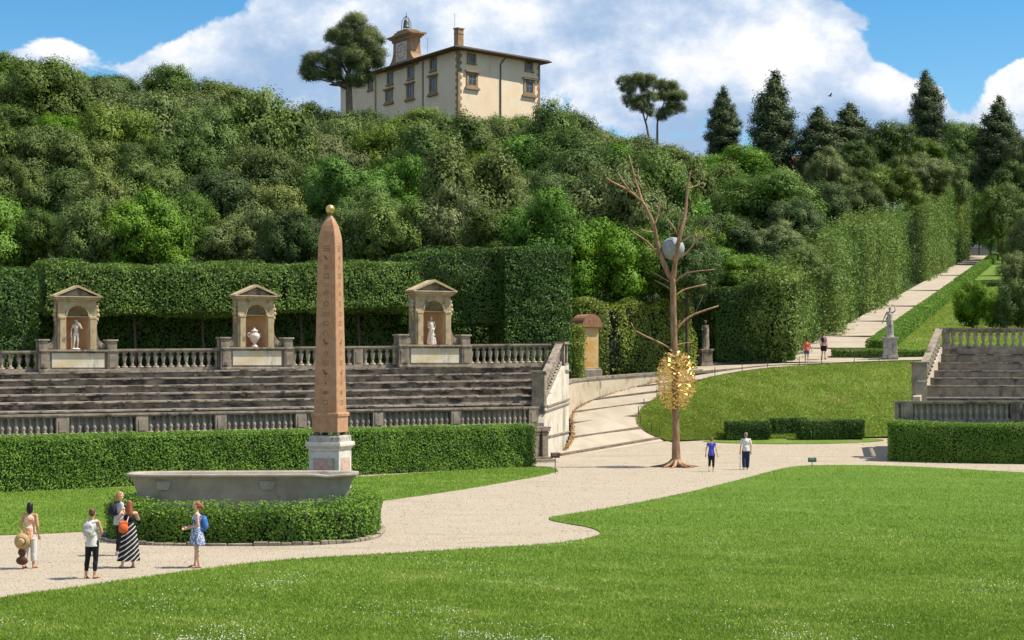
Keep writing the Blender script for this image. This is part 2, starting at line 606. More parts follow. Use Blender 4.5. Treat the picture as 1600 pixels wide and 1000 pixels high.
def gravel_extra(nd, lk, col, mix, mr, nz, t):
    a = mix(mr(nz(38.0, 3), 0.40, 0.62), (0.27, 0.225, 0.165), col)
    mpw = nd.new('ShaderNodeMapping'); mpw.inputs['Scale'].default_value = (.18, .9, 1); mpw.inputs['Rotation'].default_value = (0, 0, -.35)
    lk.new(t.outputs['Object'], mpw.inputs[0])
    a = mix(mr(nz(1.3, 5, .6, mpw.outputs[0]), .50, .66), a, (.31, .262, .195))
    return mix(mr(nz(0.35, 6), 0.42, 0.68), a, mix(mr(nz(30.0, 3), 0.4, 0.6), (0.30, 0.25, 0.185), (0.42, 0.36, 0.28)))


M['gravel'] = mat('pale_gravel', (0.44, 0.385, 0.295), (0.50, 0.44, 0.345), 0.8, bump=0.5, bscale=28, bdist=0.03, rough=0.95, spec=0.1, extra=gravel_extra)
M['ramp'] = mat('sandy_ramp', (0.33, 0.285, 0.22), (0.40, 0.345, 0.27), 0.6, bump=0.4, bscale=20, rough=0.95, spec=0.1, stain=[(1.4, 0.58, 0.75, (0.36, 0.30, 0.23), (1, 1, 1))])


def lawn_extra(dry, fine):
    def f(nd, lk, col, mix, mr, nz, t):
        a = mix(mr(nz(fine, 4), 0.35, 0.65), (0.075, 0.15, 0.018), col)
        return mix(mr(nz(0.55, 7), 0.50, 0.72), a, dry)
    return f


M['lawn'] = mat('lawn_turf', (0.14, 0.225, 0.028), (0.11, 0.195, 0.024), 0.3, bump=0.9, bscale=16, rough=0.9, spec=0.1, bdist=0.05, extra=lawn_extra((0.12, 0.20, 0.035), 9.0))
M['bank'] = mat('bank_turf', (0.16, 0.23, 0.038), (0.135, 0.21, 0.03), 0.5, bump=0.9, bscale=9, rough=0.9, spec=0.1, bdist=0.08, extra=lawn_extra((0.19, 0.19, 0.06), 6.0))
M['grass'] = leafmat('grass_blades', (0.13, 0.22, 0.02), (0.29, 0.385, 0.06), (0.46, 0.46, 0.18), trans=0.3, nscale=0.45)
M['bankgrass'] = leafmat('bank_grass_blades', (0.20, 0.28, 0.035), (0.37, 0.44, 0.09), (0.50, 0.48, 0.2), trans=0.3, nscale=0.6)
M['clover'] = mat('white_clover', (0.58, 0.58, 0.42), (0.66, 0.64, 0.5), 5, rough=0.9)
M['hedge_low'] = leafmat('hedge_leaves', (0.05, 0.12, 0.012), (0.19, 0.33, 0.045), (0.33, 0.46, 0.10), nscale=0.9)
M['hedge_tall'] = leafmat('tall_hedge_leaves', (0.05, 0.10, 0.017), (0.16, 0.26, 0.05), (0.29, 0.38, 0.12), nscale=0.5)
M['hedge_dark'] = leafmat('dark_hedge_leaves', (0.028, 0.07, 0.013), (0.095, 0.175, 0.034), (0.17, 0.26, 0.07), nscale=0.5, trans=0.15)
M['hedge_yellow'] = leafmat('yellowish_hedge_leaves', (0.09, 0.14, 0.016), (0.27, 0.33, 0.055), (0.42, 0.44, 0.11), nscale=0.7)
M['hedge_path'] = leafmat('path_hedge_leaves', (0.06, 0.11, 0.02), (0.22, 0.31, 0.07), (0.34, 0.42, 0.13), nscale=0.3)
M['oak'] = leafmat('oak_leaves', (0.03, 0.065, 0.013), (0.15, 0.235, 0.05), (0.31, 0.37, 0.11), nscale=0.16, objvar=0.16)
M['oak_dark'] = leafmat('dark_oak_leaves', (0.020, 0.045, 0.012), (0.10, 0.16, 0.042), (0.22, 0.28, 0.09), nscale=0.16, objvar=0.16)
M['oak_olive'] = leafmat('olive_leaves', (0.05, 0.085, 0.022), (0.185, 0.24, 0.075), (0.33, 0.38, 0.13), nscale=0.16, objvar=0.14)
M['oak_bright'] = leafmat('fresh_green_leaves', (0.045, 0.11, 0.015), (0.17, 0.32, 0.05), (0.30, 0.47, 0.10), nscale=0.16, objvar=0.12)
M['cypress'] = leafmat('cypress_foliage', (0.024, 0.048, 0.02), (0.11, 0.15, 0.055), (0.19, 0.22, 0.10), nscale=0.2, trans=0.1)
M['pine'] = leafmat('pine_needles', (0.045, 0.07, 0.022), (0.18, 0.22, 0.07), (0.28, 0.31, 0.12), nscale=0.2, trans=0.15)

# ------------------------------------------------------------------ foliage helpers


def unit(a):
    return a / np.maximum(np.linalg.norm(a, axis=1, keepdims=True), 1e-9)


def leaf_quads(C, N, size, aspect=0.6, r_=None):
    """one rhombic leaf per centre, lying across its normal"""
    r_ = r_ or rng
    n = len(C)
    t = unit(np.cross(N, r_.normal(size=(n, 3))))
    b = np.cross(unit(N), t)
    s = (np.asarray(size) * np.ones(n))[:, None]
    a = t * s * .5
    c = b * s * .5 * aspect
    bend = unit(N) * s * .12
    return np.stack([C - a, C - c + bend, C + a, C + c + bend], axis=1)


def fnoise(p, sc_, seed=0):
    """cheap smooth 3-D noise in -1..1 for numpy arrays"""
    q = p * sc_ + seed * 7.31
    x, y, z = q[:, 0], q[:, 1], q[:, 2]
    return (np.sin(x * 1.0 + 1.3 * np.sin(y * 1.7 + z)) + np.sin(y * 1.3 + 1.1 * np.sin(z * 1.9 + x * .7)) + np.sin(z * 1.5 + 1.2 * np.sin(x * 1.1 + y * 1.5))) / 3


def with_core(name, Q, rnd, core, mats, parent=None):
    """joins leaf quads with the dark core faces in one mesh (slot 0 leaves, slot 1 core)"""
    nq = Q.shape[0]
    V = [Q.reshape(-1, 3)]
    cv = np.array(core.v) if core.v else np.zeros((0, 3))
    V.append(cv)
    V = np.concatenate(V)
    loops = [np.arange(nq * 4)]
    starts = [np.arange(0, nq * 4, 4)]
    pos = nq * 4
    st = []
    cl = []
    for f in core.f:
        st.append(pos)
        cl += [nq * 4 + i for i in f]
        pos += len(f)
    me = bpy.data.meshes.new(name)
    me.vertices.add(len(V))
    me.vertices.foreach_set('co', V.reshape(-1).astype(np.float32))
    L = np.concatenate([loops[0], np.array(cl, dtype=int)])
    S = np.concatenate([starts[0], np.array(st, dtype=int)])
    me.loops.add(len(L))
    me.loops.foreach_set('vertex_index', L.astype(np.int32))
    me.polygons.add(len(S))
    me.polygons.foreach_set('loop_start', S.astype(np.int32))
    me.polygons.foreach_set('material_index', np.concatenate([np.zeros(nq), np.ones(len(st))]).astype(np.int32))
    at = me.attributes.new('rnd', 'FLOAT', 'FACE')
    at.data.foreach_set('value', np.concatenate([rnd, np.zeros(len(st))]).astype(np.float32))
    me.update(calc_edges=True)
    return link_mesh(name, me, mats, parent)


def hedge(name, line, width, ztop, leaf, m, label, group=None, zbot=None, dens=1.25, bump=0.10, bsc=1.2, shag=0.5, cat='hedge', seed=0, closed=False, top_shag=1.0, flat=0.35, under=False, cols_amp=0.0):
    """clipped hedge along a centre line of (x, y, z ground) points; ztop(u)->height above the line"""
    pts = [Vector(p) for p in line]
    r_ = np.random.default_rng(100 + seed)
    if not callable(ztop):
        hh = ztop
        ztop = lambda u: hh
    if closed: pts = pts + [pts[0]]
    seg = [(pts[i + 1] - pts[i]).to_2d().length for i in range(len(pts) - 1)]
    tot = sum(seg)
    cum = np.concatenate([[0], np.cumsum(seg)])
    PX = np.array([[p.x, p.y, p.z] for p in pts])

    def at(s_):
        return np.stack([np.interp(s_, cum, PX[:, k]) for k in range(3)], 1)

    def frame(s_):
        a, b = at(np.clip(s_ - .05, 0, tot)), at(np.clip(s_ + .05, 0, tot))
        d = b - a
        d[:, 2] = 0
        d = unit(d)
        return at(s_), d, np.stack([d[:, 1], -d[:, 0], np.zeros(len(d))], 1)   # right-hand normal
    hw = width / 2
    hm = float(np.mean([ztop(u) for u in np.linspace(0, 1, 9)]))
    C, N = [], []
    ztv = np.vectorize(ztop)

    def cnt(area):
        return int(area * dens / (leaf * leaf * 0.30))
    for sgn in (1, -1):
        n = cnt(tot * hm) if sgn == 1 else cnt(tot * hm * .5)
        s_ = r_.uniform(0, tot, n)
        c, d, nn = frame(s_)
        u = r_.uniform(0, 1, n)
        c = c + nn * sgn * hw
        c[:, 2] += u * ztv(s_ / tot)
        C.append(c); N.append(nn * sgn)
    n = cnt(tot * width)
    s_ = r_.uniform(0, tot, n)
    c, d, nn = frame(s_)
    c = c + nn * r_.uniform(-hw, hw, n)[:, None]
    c[:, 2] += ztv(s_ / tot)
    C.append(c); N.append(np.tile([[0, 0, 1.0]], (n, 1)))
    if not closed:
        for s0, sg in ((0.0, -1), (tot, 1)):
            n = cnt(width * hm)
            c, d, nn = frame(np.full(n, s0))
            c = c + nn * r_.uniform(-hw, hw, n)[:, None]
            c[:, 2] += r_.uniform(0, 1, n) * ztop(s0 / tot)
            C.append(c); N.append(d * sg)
    if under:
        n = int(cnt(tot * width) * .8)
        s_ = r_.uniform(0, tot, n)
        c, d, nn = frame(s_)
        c = c + nn * r_.uniform(-hw, hw, n)[:, None]
        C.append(c); N.append(np.tile([[0, 0, -1.0]], (n, 1)))
    istop = np.concatenate([np.full(len(c), i == 2) for i, c in enumerate(C)])
    C = np.concatenate(C); N = np.concatenate(N)
    off = bump * (fnoise(C, bsc, seed) + .5 * fnoise(C, bsc * 3.1, seed + 3)) + r_.uniform(-1.6, 1.0, len(C)) * leaf * shag * np.where(istop, top_shag, 1)
    if cols_amp:
        off = off + cols_amp * fnoise(C * np.array([[1, 1, .12]]), 1.5, seed + 9) + .5 * cols_amp * fnoise(C * np.array([[1, 1, .2]]), 3.7, seed + 4)
    C = C + N * off[:, None]
    LN = unit(N * (1.0 + flat) + r_.normal(size=C.shape) * 0.60 + np.array([[0, 0, .35]]))
    sz = leaf * r_.uniform(.7, 1.3, len(C))
    Q = leaf_quads(C, LN, sz, 0.62, r_)
    # shoots that stick out of the top
    rnd = np.clip(r_.normal(.45, .15, len(C)) + .22 * fnoise(C, 2.2, seed + 1), 0, 1)
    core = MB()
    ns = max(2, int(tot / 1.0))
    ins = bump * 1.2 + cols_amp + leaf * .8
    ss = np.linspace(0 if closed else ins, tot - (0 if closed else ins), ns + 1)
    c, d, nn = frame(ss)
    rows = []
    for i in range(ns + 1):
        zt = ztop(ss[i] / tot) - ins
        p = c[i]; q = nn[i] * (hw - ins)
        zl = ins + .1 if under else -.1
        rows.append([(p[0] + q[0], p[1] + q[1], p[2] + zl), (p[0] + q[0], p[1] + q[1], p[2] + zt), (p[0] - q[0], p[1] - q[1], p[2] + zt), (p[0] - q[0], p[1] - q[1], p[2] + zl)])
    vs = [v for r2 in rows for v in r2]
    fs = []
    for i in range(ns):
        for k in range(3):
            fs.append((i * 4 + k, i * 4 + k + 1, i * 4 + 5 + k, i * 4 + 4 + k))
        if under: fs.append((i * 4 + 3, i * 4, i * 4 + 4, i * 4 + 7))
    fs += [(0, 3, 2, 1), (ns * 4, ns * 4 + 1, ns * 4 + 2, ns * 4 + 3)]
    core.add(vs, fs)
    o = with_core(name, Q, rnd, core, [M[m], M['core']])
    return tag(o, label, cat, group)


def crown_mesh(name, lobes, per_clump=22, leaf=0.034, clumps=26, clump_r=0.10, seed=0, up=0.5, mt=None, aspect=0.55, spray=0.5, fill=0):
    """leafy crown: lobes (centre, radii) > clumps over each lobe > leaves"""
    r_ = np.random.default_rng(seed)
    Cs, Ns, Rn = [], [], []
    L = np.array([l[0] for l in lobes]); RR = np.array([l[1] for l in lobes])
    cen = L.mean(0)
    for i in range(len(lobes)):
        k = max(4, int(clumps * (RR[i].mean() / RR.mean()) ** 2))
        d = unit(r_.normal(size=(k, 3)))
        d[:, 2] = np.where(d[:, 2] < -.35, -d[:, 2] * .8, d[:, 2])
        cc_ = L[i] + d * RR[i] * r_.uniform(.72, 1.03, (k, 1))
        # drop clumps buried in other lobes
        keep = np.ones(k, bool)
        for j in range(len(lobes)):
            if j != i:
                keep &= (((cc_ - L[j]) / RR[j]) ** 2).sum(1) > .52
        cc_, d = cc_[keep], d[keep]
        k = len(cc_)
        if k == 0: continue
        tone = np.clip(r_.normal(.46, .17, k), 0, 1)
        a = r_.normal(size=(k, per_clump, 3)) * clump_r * .45
        along = r_.uniform(-.6, 1.1, (k, per_clump, 1)) * clump_r * spray
        ax = unit(d + np.array([[0, 0, up]]) + r_.normal(size=(k, 3)) * .4)
        c = cc_[:, None, :] + a + ax[:, None, :] * along
        nn = d[:, None, :] * .9 + a / (clump_r * .45) * .42 + np.array([0, 0, .25])
        Cs.append(c.reshape(-1, 3)); Ns.append(nn.reshape(-1, 3))
        Rn.append(np.clip(tone[:, None] + r_.normal(0, .07, (k, per_clump)), 0, 1).reshape(-1))
    C = np.concatenate(Cs); N = unit(np.concatenate(Ns)); rn = np.concatenate(Rn)
    sz = leaf * r_.uniform(.65, 1.35, len(C))
    if fill:
        k = r_.integers(0, len(lobes), fill)
        d = unit(r_.normal(size=(fill, 3)))
        C = np.concatenate([C, L[k] + d * RR[k] * r_.uniform(.2, .82, (fill, 1))])
        N = np.concatenate([N, unit(d + r_.normal(size=(fill, 3)) * .3)])
        rn = np.concatenate([rn, np.clip(r_.normal(.35, .15, fill), 0, 1)])
        sz = np.concatenate([sz, np.full(fill, .13 * (leaf / .05))])
    Q = leaf_quads(C, N, sz, aspect, r_)
    return quads_mesh(name, Q, rn)


def broad_lobes(seed, n=24, flat=0.95, r0=0.34):
    r_ = np.random.default_rng(seed)
    out = []
    for i in range(n):
        g = (i + .5) / n
        z = 1 - 1.55 * g
        a = i * 2.39996 + r_.uniform(-.5, .5)
        h = math.sqrt(max(0, 1 - z * z))
        k = r_.uniform(.52, .80)
        rr = r0 * r_.uniform(.75, 1.3)
        out.append(((h * math.cos(a) * k, h * math.sin(a) * k, z * k * flat), (rr, rr, rr * .85)))
    out.append(((0, 0, .0), (.5, .5, .48)))
    return out


def fix_mesh_mat(me, m):
    me.materials.clear()
    me.materials.append(m)


# ------------------------------------------------------------------ terrain of the hill
def pathX(Y): return 19.4 + 0.3185 * (Y - 110)
def pathZ(Y): return 5.0 + 0.09 * (Y - 110)


def hill_z(x, y):
    d = (pathX(y) - x) * 0.953
    base = 5.3 + 0.09 * (y - 112)
    if y > 330:
        base = 5.3 + 0.09 * 218 + 0.02 * (y - 330)
    fr = min(1.0, max(0.0, (y - 108) / 222.0))
    if d > 0:
        k = 30 * (1 - math.exp(-max(0, d - 6) / 45)) * fr
    else:
        k = min(8.0, max(0, -d - 14) * .12) * (0.3 + .7 * fr)
    return base - 0.35 + k


def terrain(x, y):
    s0 = 88 + 12 * smooth01((x - 3) / 5.5)
    if y <= s0: return -0.5
    h = hill_z(x, max(y, 112))
    if y >= 112: return h
    return -0.5 + (h + .5) * (y - s0) / (112 - s0)


xs = list(np.linspace(-900, -90, 16)) + list(np.arange(-84, 120, 4.0)) + list(np.linspace(130, 900, 16))
ys = [-300, -100, -20, 20, 60] + list(np.arange(80, 130, 3.0)) + list(np.arange(132, 400, 8.0)) + [420, 480, 560, 700, 900, 1300, 2000, 3000]
mb = MB()
vv = [(x * (1 if y < 400 else y / 400), y, terrain(x, y) + (0.4 * math.sin(x * .7 + y * .31) if y > 125 and pathX(y) - x > 8 else 0)) for y in ys for x in xs]
nx = len(xs)
ff = [(j * nx + i, j * nx + i + 1, (j + 1) * nx + i + 1, (j + 1) * nx + i) for j in range(len(ys) - 1) for i in range(nx - 1)]
mb.add(vv, ff)
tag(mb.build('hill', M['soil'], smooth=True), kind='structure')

# gravel ground of the lower garden (one sheet, rising gently at the back)
mb = MB()
gx = list(np.linspace(-70, 70, 36))
gy = [-40, 0, 20, 40, 60, 80, 84, 90, 96, 101]
vv = [(x, y, ground_z(x, y)) for y in gy for x in gx]
nx = len(gx)
mb.add(vv, [(j * nx + i, j * nx + i + 1, (j + 1) * nx + i + 1, (j + 1) * nx + i) for j in range(len(gy) - 1) for i in range(nx - 1)])
tag(mb.build('ground', M['gravel'], smooth=True), kind='structure')


def wobble(poly, amp=0.05, step=0.35, seed=1):
    out = []
    r_ = random.Random(seed)
    n = len(poly)
    for i in range(n):
        a, b = poly[i], poly[(i + 1) % n]
        k = max(1, int((b - a).length / step))
        if (b - a).length > 60: k = 6
        for j in range(k):
            p = a.lerp(b, j / k)
            q = mnoise.noise(Vector((p.x * .9, p.y * .9, seed))) * amp * 1.5 + r_.uniform(-amp, amp) * .4
            out.append(Vector((p.x + q, p.y + q, p.z)))
    return out


def chaikin(pts, it=2):
    for _ in range(it):
        q = [pts[0]]
        for a, b in zip(pts[:-1], pts[1:]):
            q += [a.lerp(b, .25), a.lerp(b, .75)]
        q.append(pts[-1])
        pts = q
    return pts


def sheet(name, poly, z, m, thick=0.05):
    """flat turf sheet with a real edge"""
    bm = bmesh.new()
    vs = [bm.verts.new((p[0], p[1], p[2] + z)) for p in poly]
    f = bm.faces.new(vs)
    if f.normal.z < 0: f.normal_flip()
    bmesh.ops.triangulate(bm, faces=[f])
    lo = [bm.verts.new((p[0], p[1], p[2] - 0.05)) for p in poly]
    n = len(poly)
    for i in range(n):
        j = (i + 1) % n
        bm.faces.new((vs[i], lo[i], lo[j], vs[j]))
    bmesh.ops.recalc_face_normals(bm, faces=bm.faces)
    me = bpy.data.meshes.new(name)
    bm.to_mesh(me)
    bm.free()
    return tag(link_mesh(name, me, m), kind='structure')


front_edge = [G(*p) for p in [(-120, 962), (0, 935), (100, 922), (168, 912), (255, 899), (300, 893), (400, 880), (500, 872), (600, 867), (700, 861), (800, 855), (880, 849), (925, 842), (943, 834), (925, 825), (880, 818), (855, 812), (862, 808), (950, 795), (1060, 774), (1150, 752), (1200, 738), (1240, 729), (1290, 727), (1400, 728), (1600, 739), (1800, 752)]]
front_edge = chaikin(front_edge, 2)
front_poly = front_edge + [Vector((38, 10, 0)), Vector((-30, 10, 0))]
front_poly_w = wobble(front_poly, 0.03, 0.4, 3)
sheet('lawn', front_poly_w, 0.03, M['lawn'])

left_low = [G(*p) for p in [(-200, 842), (0, 837), (100, 833), (170, 828), (300, 818), (450, 803), (590, 784), (700, 769), (800, 752), (850, 743), (872, 737)]]
left_top = [G(*p) for p in [(868, 732), (820, 730), (700, 737), (560, 746), (400, 753), (200, 762), (0, 771), (-200, 781)]]
left_poly = chaikin(left_low, 2) + chaikin(left_top, 2)
sheet('lawn', wobble(left_poly, 0.03, 0.4, 5), 0.03, M['lawn'])


def inside(poly, pts):
    x, y = pts[:, 0], pts[:, 1]
    c = np.zeros(len(pts), bool)
    n = len(poly)
    for i in range(n):
        x1, y1 = poly[i][0], poly[i][1]
        x2, y2 = poly[(i + 1) % n][0], poly[(i + 1) % n][1]
        cond = ((y1 > y) != (y2 > y))
        xi = (x2 - x1) * (y - y1) / (y2 - y1 + 1e-12) + x1
        c ^= cond & (x < xi)
    return c


def blades(name, pts, z, h, w, m, seed=0, lean=.5):
    r_ = np.random.default_rng(seed)
    n = len(pts)
    a = r_.uniform(0, 2 * np.pi, n)
    d = np.stack([np.cos(a), np.sin(a), np.zeros(n)], 1) * (w * r_.uniform(.6, 1.4, n))[:, None]
    hh = h * r_.uniform(.5, 1.3, n)
    base = np.stack([pts[:, 0], pts[:, 1], z], 1)
    tip = base + np.stack([r_.normal(0, lean, n) * hh, r_.normal(0, lean, n) * hh, hh], 1)
    V = np.stack([base - d, base + d, tip], 1)
    q_ = np.stack([pts[:, 0], pts[:, 1], np.zeros(n)], 1)
    big = .36 * fnoise(q_ * np.array([[.5, 1, 1]]), .45, 1) + .30 * fnoise(q_, 1.6, 4) + .24 * fnoise(q_, 5.0, 8)
    rn = np.clip(r_.normal(.42, .20, n) + big, 0, 1)
    me = quads_mesh(name, V, rn, tri=True)
    return tag(link_mesh(name, me, M[m]), kind='stuff')


def scatter_in(poly, n, box, seed, nearbias=False):
    r_ = np.random.default_rng(seed)
    if nearbias:   # even in picture density: more blades close by
        u = r_.uniform(0, 1, n)
        y = 1 / (1 / box[2] + u * (1 / box[3] - 1 / box[2]))
        x = (r_.uniform(-1, 1, n) * 0.40) * y
    else:
        x = r_.uniform(box[0], box[1], n); y = r_.uniform(box[2], box[3], n)
    p = np.stack([x, y], 1)
    return p[inside(poly, p)]


fp = scatter_in([(p.x, p.y) for p in front_poly], 720000, (-30, 30, 28, 86), 11, True)
lawn_g = blades('grass', fp, np.full(len(fp), 0.03), 0.055, 0.011, 'grass', 12)
lp = scatter_in([(p.x, p.y) for p in left_poly], 150000, (-24, 4, 50, 86), 13)
blades('grass', lp, np.array([ground_z(0, y) + .03 for y in lp[:, 1]]), 0.05, 0.016, 'grass', 14)
# white clover heads, in drifts
cp = scatter_in([(p.x, p.y) for p in front_poly], 170000, (-30, 30, 31, 80), 15, True)
q3 = np.stack([cp[:, 0], cp[:, 1], np.zeros(len(cp))], 1)
nz_ = fnoise(q3 * np.array([[1, .45, 1]]), 1.1, 2) + .6 * fnoise(q3, 3.0, 5) + .5 * fnoise(q3 * np.array([[.4, 1, 1]]), .35, 9)
cp = cp[(nz_ + rng.normal(0, .50, len(cp))) > .88]
n = len(cp)
C = np.stack([cp[:, 0], cp[:, 1], rng.uniform(.065, .095, n)], 1)
Q = leaf_quads(C, unit(rng.normal(size=(n, 3)) + np.array([[0, -1.2, .8]])), rng.uniform(.014, .030, n), .9)
tag(link_mesh('clover_flowers', quads_mesh('clover_flowers', Q), M['clover']), kind='stuff')

# ------------------------------------------------------------------ ramp, bank and upper terrace
RL = [P(*p) for p in [(868, 716, 88.5), (893, 688, 92.5), (891, 659, 96.5), (891, 640, 99), (945, 617, 102), (1026, 596, 105), (1100, 581, 107.5), (1200, 571.5, 110), (1255, 569, 111)]]
RR_ = [P(*p) for p in [(1040, 689, 97.5), (1000, 672, 98.5), (991, 650, 100), (1012, 630, 101.5), (1045, 610, 103.5), (1080, 597, 105), (1140, 583, 106.5), (1215, 573.5, 109), (1262, 571, 110.5)]]


def resample(pts, n):
    pts = chaikin(pts, 3)
    cum = [0]
    for a, b in zip(pts[:-1], pts[1:]): cum.append(cum[-1] + (b - a).length)
    s_ = np.linspace(0, cum[-1], n)
    A = np.array([list(p) for p in pts])
    return [Vector((np.interp(t, cum, A[:, 0]), np.interp(t, cum, A[:, 1]), np.interp(t, cum, A[:, 2]))) for t in s_]


def loft(name, A, B, m, nb=12, bulge=None, kind='structure'):
    mb_ = MB()
    vs, fs = [], []
    for i in range(len(A)):
        for j in range(nb + 1):
            p = A[i].lerp(B[i], j / nb)
            if bulge: p = p + Vector((0, 0, bulge(i / (len(A) - 1), j / nb, p)))
            vs.append(p)
    for i in range(len(A) - 1):
        for j in range(nb):
            fs.append((i * (nb + 1) + j, (i + 1) * (nb + 1) + j, (i + 1) * (nb + 1) + j + 1, i * (nb + 1) + j + 1))
    mb_.add(vs, fs)
    o = mb_.build(name, m, smooth=True)
    me = o.data
    bm = bmesh.new(); bm.from_mesh(me)
    bmesh.ops.recalc_face_normals(bm, faces=bm.faces)
    if sum(f.normal.z * f.calc_area() for f in bm.faces) < 0:
        for f in bm.faces: f.normal_flip()
    bm.to_mesh(me); bm.free()
    return tag(o, kind=kind)


AL, AR = resample(RL, 40), resample(RR_, 40)
loft('path', AL, AR, M['ramp'], 10, kind='structure')
# apron that joins the gravel to the ramp's foot
mb = MB()
f0, f1 = AL[0], AR[0]
mb.add([f0 + Vector((-.3, -1.2, -.1)), Vector((f1.x + .6, f1.y - 1.6, ground_z(0, f1.y - 1.6) - .03)), f1 + Vector((.1, 0, 0)), f0], [(0, 1, 2, 3)])
tag(mb.build('path', M['gravel']), kind='structure')

# stone risers crossing the ramp
stepmb = MB()
for (a, b) in [((872, 713), (1032, 690.5)), ((900, 685), (994, 670)), ((891, 659), (991, 647)), ((892, 639.5), (1020, 626)), ((935, 620), (1052, 608)), ((1000, 602), (1090, 592))]:
    def near(px, py, S):
        best = min(S, key=lambda p: (800 + F * p.x / p.y - px) ** 2 + (HOR - F * (p.z - CH) / p.y - py) ** 2)
        return best
    qa, qb = near(a[0], a[1], AL), near(b[0], b[1], AR)
    N_ = 10
    for i in range(N_):
        p, q = qa.lerp(qb, i / N_), qa.lerp(qb, (i + 1) / N_)
        stepmb.beam(p + Vector((0, 0, -.12)), q + Vector((0, 0, -.12)), .34, .17)
tag(stepmb.build('path_step', M['kerb']), kind='structure')
ob = bpy.data.objects['path_step']

# thin dark raised strips along the ramp and terrace edges, and the leaf litter by the wall
eb = MB()
for L_ in (AR[:34],):
    for p, q in zip(L_[:-1], L_[1:]): eb.beam(p + Vector((0, 0, -.05)), q + Vector((0, 0, -.05)), .09, .10)
tag(eb.build('path_edge_strip', M['kerb']), kind='structure')
r_ = np.random.default_rng(55)
lit_ = []
for i in range(2, 26):
    a, c = AL[i], AL[i + 1]
    inw = (AR[i] - AL[i]).normalized()
    for k in range(75 if i < 18 else 30):
        w_ = abs(r_.normal(0, .16)) + (.28 if i < 7 else 0) * r_.uniform(0, 1)
        p = a.lerp(c, r_.uniform(0, 1)) + inw * w_
        lit_.append((p.x, p.y, p.z + r_.uniform(.01, .09)))
C = np.array(lit_)
tag(link_mesh('fallen_leaves', quads_mesh('fallen_leaves', leaf_quads(C, unit(r_.normal(size=C.shape) + np.array([[0, -.4, 1.2]])), r_.uniform(.05, .11, len(C)), .7, r_), r_.uniform(0, 1, len(C))), leafmat('dry_leaf', (.20, .09, .03), (.46, .26, .10), (.55, .38, .18), trans=.1)), kind='stuff')

# grass bank
bankA = resample([RR_[0] + Vector((0, 0, .01))] + RR_[1:] + [P(1330, 567.5, 111), P(1420, 564.5, 111.5), P(1520, 563, 112), P(1700, 563, 112)], 70)
bankB = resample([P(1040.5, 689.3, 97.3), P(1075, 687, 98), P(1122, 685, 99), P(1240, 685, 99.5), P(1352, 683, 100), P(1420, 681, 100), P(1520, 679, 100), P(1700, 678, 100)], 70)
bank_b = lambda u, v, p: 0.45 * math.sin(math.pi * v) * smooth01(u * 5) + .05 * mnoise.noise(p * .6)
bank = loft('grass_bank', bankA, bankB, M['bank'], 16, bank_b)
# blades on the bank
r_ = np.random.default_rng(21)
n = 110000
ii = r_.uniform(0, 69 - 1e-6, n); vvv = r_.uniform(0, 1, n)
A_ = np.array([list(p) for p in bankA]); B_ = np.array([list(p) for p in bankB])
i0 = ii.astype(int); fr = (ii - i0)[:, None]
pa = A_[i0] * (1 - fr) + A_[i0 + 1] * fr
pb = B_[i0] * (1 - fr) + B_[i0 + 1] * fr
pp = pa * (1 - vvv[:, None]) + pb * vvv[:, None]
pp[:, 2] += 0.45 * np.sin(np.pi * vvv) * np.array([smooth01(u * 5) for u in ii / 69])
blades('grass', pp[:, :2], pp[:, 2], 0.11, 0.028, 'bankgrass', 22)

# upper terrace and the long path up the hill
T0 = resample([P(1078, 583, 106.2), P(1140, 578.5, 108), P(1200, 572, 110.2), P(1262, 570.5, 110.8), P(1330, 567.3, 111.1), P(1420, 564.3, 111.6), P(1520, 562.8, 112.1), P(1700, 562.8, 112.1)], 40)
T1 = resample([P(1060, 574, 111.5), P(1100, 571.5, 112.6), P(1180, 568, 113), P(1262, 563, 114.5), P(1330, 560.5, 114.5), P(1420, 558, 114.5), P(1520, 557, 114.5), P(1700, 557, 114.5)], 40)
loft('path', [p + Vector((0, 0, -.012)) for p in T0], [p + Vector((0, 0, .01)) for p in T1], M['ramp'], 6)
eb = MB()
for p, q in zip(T0[:30], T0[1:31]): eb.beam(p + Vector((0, 0, -.06)), q + Vector((0, 0, -.06)), .12, .15)  # thin dark strip along the near edge of the terrace
for p, q in zip(T1[:14], T1[1:15]): eb.beam(p + Vector((0, 0, -.06)), q + Vector((0, 0, -.06)), .16, .17)
tag(eb.build('path_edge_strip', M['kerb']), kind='structure')
PW = 2.45
YS = list(np.linspace(112.5, 345, 50))
loft('path', [Vector((pathX(y) - PW, y, pathZ(y) + .05 - .24 * max(0, (118 - y) / 6))) for y in YS], [Vector((pathX(y) + PW, y, pathZ(y) + .05 - .24 * max(0, (118 - y) / 6))) for y in YS], M['ramp'], 4)
stepmb = MB()
for y in (120, 131, 148, 170, 201, 244, 286):  # kerb strips; one stands in for a shadow lying across the path
    stepmb.beam((pathX(y) - PW, y + .8, pathZ(y) - .10), (pathX(y) + PW, y - .8, pathZ(y) - .10), .30 + y * .001, .23)
tag(stepmb.build('path_step', M['kerb']), kind='structure')
# upper lawn right of the path
YS = list(np.linspace(115, 338, 60))
loft('lawn', [Vector((pathX(y) + 3.0, y, pathZ(y) + .12)) for y in YS], [Vector((pathX(y) + 17, y, pathZ(y) + .5)) for y in YS], M['bank'], 8)
r_ = np.random.default_rng(31)
n = 60000
y = r_.uniform(115, 215, n); o_ = r_.uniform(3, 13, n)
blades('grass', np.stack([19.4 + .3185 * (y - 110) + o_, y], 1), 5.0 + .09 * (y - 110) + .12 + (o_ - 3) / 14 * .38, .12, .035, 'bankgrass', 32)

